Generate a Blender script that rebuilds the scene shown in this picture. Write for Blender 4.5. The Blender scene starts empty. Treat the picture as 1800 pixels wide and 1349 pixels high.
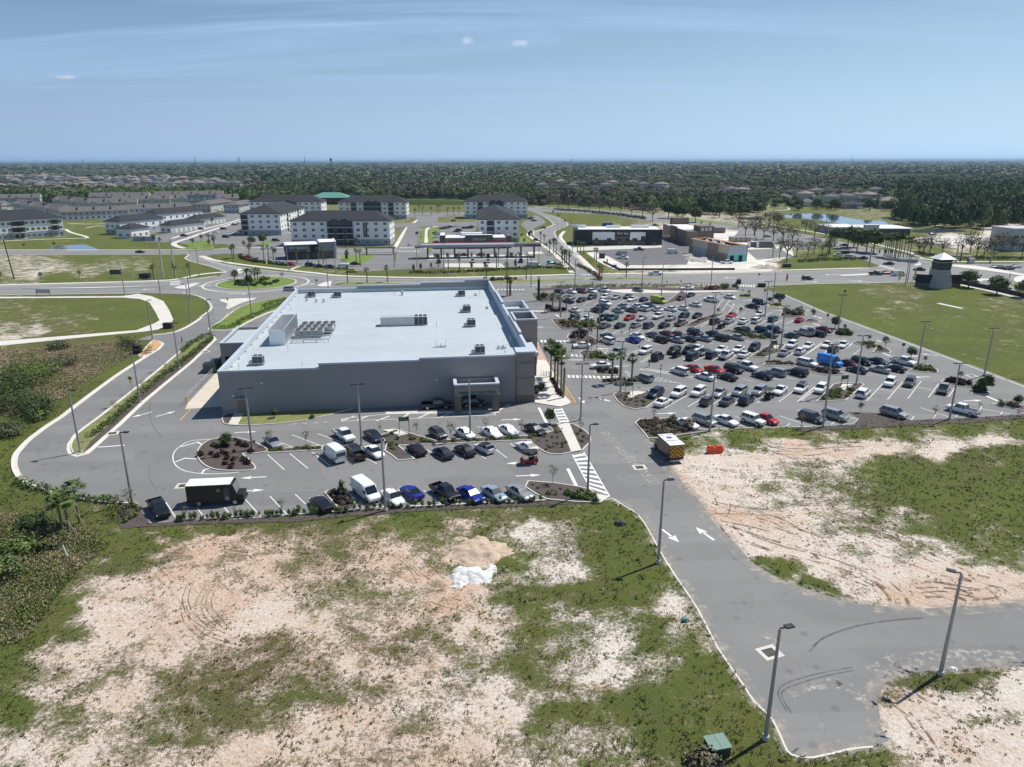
import bpy, math, random
import numpy as np
from mathutils import Vector, Matrix
from mathutils.geometry import tessellate_polygon
R = math.radians
random.seed(7)
rng = np.random.default_rng(7)
scene = bpy.context.scene
col = scene.collection

# ---------------------------------------------------------------- camera
CAM_H = 40.0; PITCH = R(17.4); FPX = 1249.0            # drone camera, 71.6 degrees wide
cam_d = bpy.data.cameras.new("camera"); cam = bpy.data.objects.new("camera", cam_d); col.objects.link(cam)
cam.location = (0, 0, CAM_H); cam.rotation_euler = (math.pi/2 - PITCH, R(0.09), 0)
cam_d.sensor_width = 36.0; cam_d.lens = 36.0*FPX/1800.0; cam_d.clip_start = 1.0; cam_d.clip_end = 60000
scene.camera = cam
# ---------------------------------------------------------------- world, sun, exposure
SUN_EL = 57.0; SUN_AZ = 58.0
w = bpy.data.worlds.new("World"); scene.world = w; w.use_nodes = True
nt = w.node_tree; nt.nodes.clear()
out = nt.nodes.new("ShaderNodeOutputWorld"); bg = nt.nodes.new("ShaderNodeBackground")
sky = nt.nodes.new("ShaderNodeTexSky"); sky.sky_type = 'NISHITA'; sky.sun_disc = False
sky.sun_elevation = R(SUN_EL); sky.sun_rotation = R(SUN_AZ); sky.altitude = 20; sky.air_density = 1.0; sky.dust_density = 0.2; sky.ozone_density = 1.0
def N(nt, t, **k):
    n = nt.nodes.new(t)
    for a, b in k.items(): setattr(n, a, b)
    return n
tc = N(nt, "ShaderNodeTexCoord"); sx = N(nt, "ShaderNodeSeparateXYZ"); nt.links.new(tc.outputs['Generated'], sx.inputs[0])
def M2(nt, op, a, b=None, c=None, clamp=False):
    n = nt.nodes.new("ShaderNodeMath"); n.operation = op; n.use_clamp = clamp
    for i, v in enumerate((a, b, c)):
        if v is None: continue
        if isinstance(v, (int, float)): n.inputs[i].default_value = v
        else: nt.links.new(v, n.inputs[i])
    return n.outputs[0]
zz = M2(nt, 'ADD', M2(nt, 'MAXIMUM', sx.outputs[2], 0.0), 0.10)
cx_ = M2(nt, 'DIVIDE', sx.outputs[0], zz); cy_ = M2(nt, 'DIVIDE', sx.outputs[1], zz)
cb = N(nt, "ShaderNodeCombineXYZ"); nt.links.new(cx_, cb.inputs[0]); nt.links.new(cy_, cb.inputs[1])
mp = N(nt, "ShaderNodeMapping"); mp.inputs['Rotation'].default_value = (0, 0, R(14)); mp.inputs['Scale'].default_value = (0.20, 1.5, 1)
nt.links.new(cb.outputs[0], mp.inputs[0])
n1 = N(nt, "ShaderNodeTexNoise"); n1.inputs['Scale'].default_value = 1.1; n1.inputs['Detail'].default_value = 7; n1.inputs['Roughness'].default_value = .55; n1.inputs['Distortion'].default_value = .9
nt.links.new(mp.outputs[0], n1.inputs[0])
cr = N(nt, "ShaderNodeValToRGB"); cr.color_ramp.elements[0].position = .46; cr.color_ramp.elements[1].position = .68
cr.color_ramp.elements[0].color = (0, 0, 0, 1); cr.color_ramp.elements[1].color = (1, 1, 1, 1)
nt.links.new(n1.outputs[0], cr.inputs[0])
up = M2(nt, 'MULTIPLY', M2(nt, 'SUBTRACT', sx.outputs[2], 0.02), 8.0, clamp=True)
lf = M2(nt, 'MULTIPLY_ADD', sx.outputs[0], -0.55, 0.72, clamp=True)
cf = M2(nt, 'MULTIPLY', M2(nt, 'MULTIPLY', cr.outputs[0], up), M2(nt, 'MULTIPLY', lf, 0.7))
mix = N(nt, "ShaderNodeMixRGB"); mix.inputs[2].default_value = (5.3, 7.1, 9.0, 1)
hs = N(nt, "ShaderNodeHueSaturation"); hs.inputs['Saturation'].default_value = 1.0; hs.inputs['Value'].default_value = 0.54; hs.inputs['Saturation'].default_value = 1.30
nt.links.new(sky.outputs[0], hs.inputs['Color'])
# pale blue moisture low over the horizon, brighter towards the sun side
hzf = M2(nt, 'POWER', M2(nt, 'SUBTRACT', 1.0, M2(nt, 'MULTIPLY', M2(nt, 'MAXIMUM', sx.outputs[2], 0.0), 2.1), clamp=True), 1.6)
sidef = M2(nt, 'MULTIPLY_ADD', sx.outputs[0], 0.75, 0.42, clamp=True)
hcol = N(nt, "ShaderNodeMixRGB"); hcol.inputs[1].default_value = (3.9, 5.4, 6.9, 1); hcol.inputs[2].default_value = (6.6, 8.7, 9.7, 1); nt.links.new(sidef, hcol.inputs[0])
hm_ = N(nt, "ShaderNodeMixRGB"); nt.links.new(hzf, hm_.inputs[0]); nt.links.new(hs.outputs[0], hm_.inputs[1]); nt.links.new(hcol.outputs[0], hm_.inputs[2])
nt.links.new(cf, mix.inputs[0]); nt.links.new(hm_.outputs[0], mix.inputs[1])
# two small puffs of cloud high over the middle
yy = M2(nt, 'MAXIMUM', sx.outputs[1], 0.05); tx = M2(nt, 'DIVIDE', sx.outputs[0], yy); tz = M2(nt, 'DIVIDE', sx.outputs[2], yy); pf = None
n2 = N(nt, "ShaderNodeTexNoise"); n2.inputs['Scale'].default_value = 90; n2.inputs['Detail'].default_value = 4; nt.links.new(tc.outputs['Generated'], n2.inputs[0])
for ax, az, rx_, rz_ in ((-.0568, .1475, .010, .0055), (.0109, .1441, .012, .0045), (-.58, .105, .014, .003)):
    dx_ = M2(nt, 'DIVIDE', M2(nt, 'SUBTRACT', tx, ax), rx_); dz_ = M2(nt, 'DIVIDE', M2(nt, 'SUBTRACT', tz, az), rz_)
    d_ = M2(nt, 'ADD', M2(nt, 'MULTIPLY', dx_, dx_), M2(nt, 'MULTIPLY', dz_, dz_)); q_ = M2(nt, 'SUBTRACT', M2(nt, 'MULTIPLY', n2.outputs[0], 2.0), d_, clamp=True); pf = q_ if pf is None else M2(nt, 'MAXIMUM', pf, q_)
tn = N(nt, "ShaderNodeMixRGB"); tn.blend_type = 'MULTIPLY'; tn.inputs[0].default_value = 1; tn.inputs[2].default_value = (.90, .955, 1.09, 1); nt.links.new(mix.outputs[0], tn.inputs[1])
mpf = N(nt, "ShaderNodeMixRGB"); mpf.inputs[2].default_value = (8.0, 8.7, 9.3, 1); nt.links.new(M2(nt, 'MULTIPLY', pf, .42), mpf.inputs[0]); nt.links.new(tn.outputs[0], mpf.inputs[1]); nt.links.new(mpf.outputs[0], bg.inputs[0]); bg.inputs[1].default_value = 0.094
nt.links.new(bg.outputs[0], out.inputs[0])
sd = bpy.data.lights.new("sun", 'SUN'); sd.energy = 4.6; sd.angle = R(0.53); sd.color = (1, .955, .88)
sun = bpy.data.objects.new("sun", sd); col.objects.link(sun)
sdir = Vector((math.sin(R(SUN_AZ))*math.cos(R(SUN_EL)), math.cos(R(SUN_AZ))*math.cos(R(SUN_EL)), math.sin(R(SUN_EL))))
sun.rotation_euler = sdir.to_track_quat('Z', 'Y').to_euler(); sun.location = (0, 0, 200)
scene.view_settings.view_transform = 'Standard'; scene.view_settings.look = 'None'
scene.view_settings.exposure = 0.09; scene.view_settings.gamma = 1.0; scene.view_settings.use_curve_mapping = False
scene.cycles.max_bounces = 5; scene.cycles.diffuse_bounces = 2; scene.cycles.glossy_bounces = 2; scene.cycles.transmission_bounces = 2
scene.cycles.volume_bounces = 0; scene.cycles.transparent_max_bounces = 6; scene.cycles.caustics_reflective = False; scene.cycles.caustics_refractive = False
scene.cycles.use_denoising = True
scene.cycles.use_adaptive_sampling = True; scene.cycles.adaptive_threshold = 0.02

# ---------------------------------------------------------------- survey: a photo measurement -> metres on the ground (z up)
CP, SP = math.cos(PITCH), math.sin(PITCH)
def P(x, y, z=0.0):
    v = y-674.5; k = (CAM_H-z)/(v*CP+FPX*SP)
    return Vector(((x-900)*k, (FPX*CP-v*SP)*k, z))
def crop(ox, oy, s, *pts): return [(ox+a/s, oy+b/s) for a, b in pts]
C1 = lambda *p: crop(240, 700, 4.737, *p)
C2 = lambda *p: crop(600, 700, 3.75, *p)
C3 = lambda *p: crop(370, 480, 4.817, *p)
C4 = lambda *p: crop(680, 480, 4.737, *p)
C5 = lambda *p: crop(930, 490, 6.0, *p)
C6 = lambda *p: crop(1200, 490, 6.0, *p)
C7 = lambda *p: crop(1050, 600, 4.737, *p)
C8 = lambda *p: crop(1400, 560, 4.5, *p)
CL = lambda *p: crop(0, 570, 4.4975, *p)
CM = lambda *p: crop(0, 830, 3.598, *p)
CR = lambda *p: crop(1200, 1000, 3.0, *p)
CS = lambda *p: crop(1100, 740, 2.571, *p)
CN = lambda *p: crop(900, 860, 3.598, *p)
CA = lambda *p: crop(0, 260, 3.967, *p)      # far left
CB = lambda *p: crop(400, 320, 5.143, *p)    # coffee shop, apartments
CC = lambda *p: crop(680, 320, 5.143, *p)    # filling station
CD = lambda *p: crop(980, 340, 5.143, *p)    # shops
CE = lambda *p: crop(1400, 380, 4.5, *p)     # crossing
CF = lambda *p: crop(180, 330, 6.923, *p)
CG = lambda *p: crop(330, 400, 9.0, *p)
CH = lambda *p: crop(1300, 340, 3.6, *p)

# ---------------------------------------------------------------- materials
MATS = {}
def mat(name, color=(.5, .5, .5), rough=.8, metal=0.0, spec=.5, var=0.0, vscale=.5, emis=None, bump=0.0, bscale=20, attr=None, coat=0.0, trans=0.0, var2=0.0, v2scale=6.0):
    if name in MATS: return MATS[name]
    m = bpy.data.materials.new(name); m.use_nodes = True; t = m.node_tree; b = t.nodes['Principled BSDF']
    b.inputs['Roughness'].default_value = rough; b.inputs['Metallic'].default_value = metal
    b.inputs['Specular IOR Level'].default_value = spec; b.inputs['Base Color'].default_value = (*color, 1)
    if coat: b.inputs['Coat Weight'].default_value = coat; b.inputs['Coat Roughness'].default_value = .05
    src = None
    if attr:
        a = N(t, "ShaderNodeAttribute"); a.attribute_name = attr
        mx = N(t, "ShaderNodeMixRGB"); mx.blend_type = 'MULTIPLY'; mx.inputs[0].default_value = 1; mx.inputs[1].default_value = (*color, 1)
        t.links.new(a.outputs['Color'], mx.inputs[2]); src = mx.outputs[0]
    geo = N(t, "ShaderNodeNewGeometry")
    for vv, sc in ((var, vscale), (var2, v2scale)):
        if not vv: continue
        n = N(t, "ShaderNodeTexNoise"); n.inputs['Scale'].default_value = sc; n.inputs['Detail'].default_value = 6; n.inputs['Roughness'].default_value = .6
        t.links.new(geo.outputs['Position'], n.inputs[0])
        mr = N(t, "ShaderNodeMapRange"); mr.inputs[1].default_value = .28; mr.inputs[2].default_value = .72; mr.inputs[3].default_value = 1-vv; mr.inputs[4].default_value = 1+vv
        t.links.new(n.outputs[0], mr.inputs[0])
        mx = N(t, "ShaderNodeMixRGB"); mx.blend_type = 'MULTIPLY'; mx.inputs[0].default_value = 1
        if src is None: mx.inputs[1].default_value = (*color, 1)
        else: t.links.new(src, mx.inputs[1])
        t.links.new(mr.outputs[0], mx.inputs[2]); src = mx.outputs[0]
    if src is not None: t.links.new(src, b.inputs['Base Color'])
    if bump:
        n = N(t, "ShaderNodeTexNoise"); n.inputs['Scale'].default_value = bscale; n.inputs['Detail'].default_value = 4
        t.links.new(geo.outputs['Position'], n.inputs[0]); bp = N(t, "ShaderNodeBump"); bp.inputs['Strength'].default_value = bump; bp.inputs['Distance'].default_value = .1
        t.links.new(n.outputs[0], bp.inputs['Height']); t.links.new(bp.outputs[0], b.inputs['Normal'])
    if emis: b.inputs['Emission Color'].default_value = (*emis, 1); b.inputs['Emission Strength'].default_value = 1
    MATS[name] = m; return m

# ---------------------------------------------------------------- mesh builder and object rules
class MB:
    def __init__(s): s.v = []; s.f = []; s.m = []
    def add(s, vs, fs, mi=0, T=None):
        o = len(s.v)
        s.v += [tuple(T @ Vector(p)) if T is not None else tuple(p) for p in vs]
        s.f += [tuple(o+i for i in f) for f in fs]; s.m += [mi]*len(fs)
    def box(s, x0, x1, y0, y1, z0, z1, mi=0, T=None, bottom=True):
        vs = [(x0,y0,z0),(x1,y0,z0),(x1,y1,z0),(x0,y1,z0),(x0,y0,z1),(x1,y0,z1),(x1,y1,z1),(x0,y1,z1)]
        fs = [(4,5,6,7),(0,1,5,4),(1,2,6,5),(2,3,7,6),(3,0,4,7)]+([(3,2,1,0)] if bottom else [])
        s.add(vs, fs, mi, T)
    def cyl(s, a, b, r0, r1, n=8, mi=0, caps=True):
        a = Vector(a); b = Vector(b); q = (b-a).to_track_quat('Z', 'Y'); vs = []
        for k in range(n):
            t = 2*math.pi*k/n; d = q @ Vector((math.cos(t), math.sin(t), 0)); vs += [a+d*r0, b+d*r1]
        fs = [(2*k, 2*((k+1) % n), 2*((k+1) % n)+1, 2*k+1) for k in range(n)]
        if caps: fs += [tuple(2*k+1 for k in range(n)), tuple(2*k for k in reversed(range(n)))]
        s.add(vs, fs, mi)
    def prism(s, poly, z0, z1, mi=0, top=None, T=None, bottom=False):
        poly = ccw(poly); n = len(poly)
        vs = [(p[0], p[1], z0) for p in poly]+[(p[0], p[1], z1) for p in poly]
        s.add(vs, [(i, (i+1) % n, n+(i+1) % n, n+i) for i in range(n)], mi, T)
        tr = tessellate_polygon([[Vector((p[0], p[1], 0)) for p in poly]])
        tr = [up_tri(t, poly) for t in tr]
        s.add([(p[0], p[1], z1) for p in poly], tr, mi if top is None else top, T)
    def sheet(s, poly, z, mi=0):
        poly = [(p[0], p[1]) for p in poly]
        tr = [up_tri(t, poly) for t in tessellate_polygon([[Vector((p[0], p[1], 0)) for p in poly]])]
        s.add([(p[0], p[1], z) for p in poly], tr, mi)
    def strip(s, pts, wd, z, mi=0, closed=False):
        pts = [Vector((p[0], p[1])) for p in pts]; L = offset(pts, wd/2, closed); Q = offset(pts, -wd/2, closed); n = len(pts)
        vs = [(p.x, p.y, z) for p in L]+[(p.x, p.y, z) for p in Q]
        for i in range(n if closed else n-1):
            j = (i+1) % n; s.add([vs[i], vs[j], vs[n+j], vs[n+i]], [(3, 2, 1, 0)] if True else [], mi)
    def wall(s, pts, wd, z0, z1, mi=0, closed=False):
        pts = [Vector((p[0], p[1])) for p in pts]; L = offset(pts, wd/2, closed); Q = offset(pts, -wd/2, closed); n = len(pts)
        for i in range(n if closed else n-1):
            j = (i+1) % n
            a, b, c, d = L[i], L[j], Q[j], Q[i]
            vs = [(q.x, q.y, z0) for q in (d, c, b, a)]+[(q.x, q.y, z1) for q in (d, c, b, a)]
            s.add(vs, [(4,5,6,7),(0,1,5,4),(1,2,6,5),(2,3,7,6),(3,0,4,7)], mi)
    def mesh(s, name, mats, smooth=False):
        me = bpy.data.meshes.new(name); me.from_pydata(s.v, [], s.f)
        for m in (mats if isinstance(mats, (list, tuple)) else [mats]): me.materials.append(m)
        me.polygons.foreach_set("material_index", s.m)
        if smooth: me.polygons.foreach_set("use_smooth", [True]*len(s.f))
        me.update(); return me
    def build(s, name, mats, parent=None, smooth=False, **tagk):
        o = bpy.data.objects.new(name, s.mesh(name, mats, smooth)); col.objects.link(o)
        if parent is not None: o.parent = parent
        if tagk: tag(o, **tagk)
        return o
def area(poly):
    return sum(poly[i][0]*poly[(i+1) % len(poly)][1]-poly[(i+1) % len(poly)][0]*poly[i][1] for i in range(len(poly)))/2
def ccw(poly): return list(poly) if area(poly) > 0 else list(reversed(poly))
def up_tri(t, poly):
    a, b, c = (poly[i] for i in t)
    return tuple(t) if (b[0]-a[0])*(c[1]-a[1])-(b[1]-a[1])*(c[0]-a[0]) > 0 else tuple(reversed(t))
def offset(pts, d, closed):
    n = len(pts); r = []
    for i in range(n):
        if closed: p, q = pts[i-1], pts[(i+1) % n]
        else: p, q = pts[max(i-1, 0)], pts[min(i+1, n-1)]
        a = (pts[i]-p); b = (q-pts[i])
        a = a.normalized() if a.length > 1e-6 else b.normalized(); b = b.normalized() if b.length > 1e-6 else a
        t = a+b; t = t.normalized() if t.length > 1e-6 else a
        k = 1/max(.5, math.sqrt(max(0.0, (1+a.dot(b))/2)))
        r.append(pts[i]+Vector((-t.y, t.x))*d*k)
    return r
def W(pts, z=0.0): return [P(x, y, z) for x, y in pts]
def smooth(pts, n=4, closed=True):
    out = []; m = len(pts)
    for i in range(m if closed else m-1):
        g_ = (lambda k: pts[k % m]) if closed else (lambda k: pts[min(max(k, 0), m-1)])
        p0, p1, p2, p3 = g_(i-1), g_(i), g_(i+1), g_(i+2)
        for j in range(n):
            t = j/n
            out.append(tuple(.5*((2*p1[k])+(-p0[k]+p2[k])*t+(2*p0[k]-5*p1[k]+4*p2[k]-p3[k])*t*t+(-p0[k]+3*p1[k]-3*p2[k]+p3[k])*t**3) for k in (0, 1)))
    if not closed: out.append(tuple(pts[-1][:2]))
    return out
def tag(o, label=None, cat=None, group=None, kind=None):
    if label: o['label'] = label
    if cat: o['category'] = cat
    if group: o['group'] = group
    if kind: o['kind'] = kind
    return o
def empty(name, loc, rz=0.0, label=None, cat=None, group=None):
    o = bpy.data.objects.new(name, None); col.objects.link(o); o.location = loc; o.rotation_euler = (0, 0, rz); o.empty_display_size = .5
    return tag(o, label, cat, group)
def link_mesh(name, me, parent=None, loc=(0, 0, 0), rz=0.0):
    o = bpy.data.objects.new(name, me); col.objects.link(o); o.location = loc; o.rotation_euler = (0, 0, rz)
    if parent is not None: o.parent = parent
    return o
def dup(root, loc=None, rz=None, scale=None):
    r = root.copy(); col.objects.link(r)
    if loc is not None: r.location = loc
    if rz is not None: r.rotation_euler = (0, 0, rz)
    if scale is not None: r.scale = (scale,)*3 if isinstance(scale, (int, float)) else scale
    for ch in root.children:
        c = ch.copy(); col.objects.link(c); c.parent = r
        for g2 in ch.children:
            d = g2.copy(); col.objects.link(d); d.parent = c
    return r
ORD = "first second third fourth fifth sixth seventh eighth ninth tenth eleventh twelfth thirteenth fourteenth fifteenth sixteenth seventeenth eighteenth nineteenth twentieth".split()
def ordn(i):
    return ORD[i] if i < 20 else "%d%s" % (i+1, {1: 'st', 2: 'nd', 3: 'rd'}.get((i+1) % 10, 'th') if (i+1) % 100 not in (11, 12, 13) else 'th')
def ordinal_labels(items, group, cat):
    """items: (photo x, object, look, place) -> 'look, third from the left place' unless the look is the only one of its kind there"""
    by = {}
    for it in items: by.setdefault((it[2], it[3]), []).append(it)
    for (look, place), L in by.items():
        L.sort(key=lambda t: t[0])
        for i, t in enumerate(L):
            if len(L) == 1: lab = f"{look} {place}"
            elif i == 0: lab = f"{look}, leftmost {place}"
            elif i == len(L)-1: lab = f"{look}, rightmost {place}"
            else: lab = f"{look}, {ordn(i)} from left {place}"
            tag(t[1], lab, cat, group)

# ---------------------------------------------------------------- noise on arrays
def vnoise(x, y, seed=0):
    xi = np.floor(x).astype(np.int64); yi = np.floor(y).astype(np.int64); xf = x-xi; yf = y-yi
    def h(a, b):
        n = (a*374761393+b*668265263+seed*974634777) & 0xffffffff
        n = ((n ^ (n >> 13))*1274126177) & 0xffffffff
        return ((n ^ (n >> 16)) & 0xffffff)/float(0xffffff)
    u = xf*xf*(3-2*xf); v = yf*yf*(3-2*yf)
    return (h(xi, yi)*(1-u)+h(xi+1, yi)*u)*(1-v)+(h(xi, yi+1)*(1-u)+h(xi+1, yi+1)*u)*v
def fbm(x, y, oct=5, seed=0):
    r = 0; a = .5; t = 0
    for i in range(oct): r = r+a*vnoise(x, y, seed+i); t += a; a *= .55; x = x*2.03+17; y = y*2.03+9
    return r/t
def inpoly(px, py, poly):
    x = np.asarray(px); y = np.asarray(py); r = np.zeros(x.shape, bool); n = len(poly)
    for i in range(n):
        x0, y0 = poly[i][:2]; x1, y1 = poly[(i+1) % n][:2]
        if y0 == y1: continue
        c = ((y0 > y) != (y1 > y)) & (x < (x1-x0)*(y-y0)/(y1-y0)+x0); r ^= c
    return r
def to_px(X, Y):
    X = np.asarray(X, float); Y = np.asarray(Y, float)
    cy = -Y*SP+CAM_H*CP; cz = Y*CP+CAM_H*SP
    return 900+FPX*X/cz, 674.5+FPX*cy/cz
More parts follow.
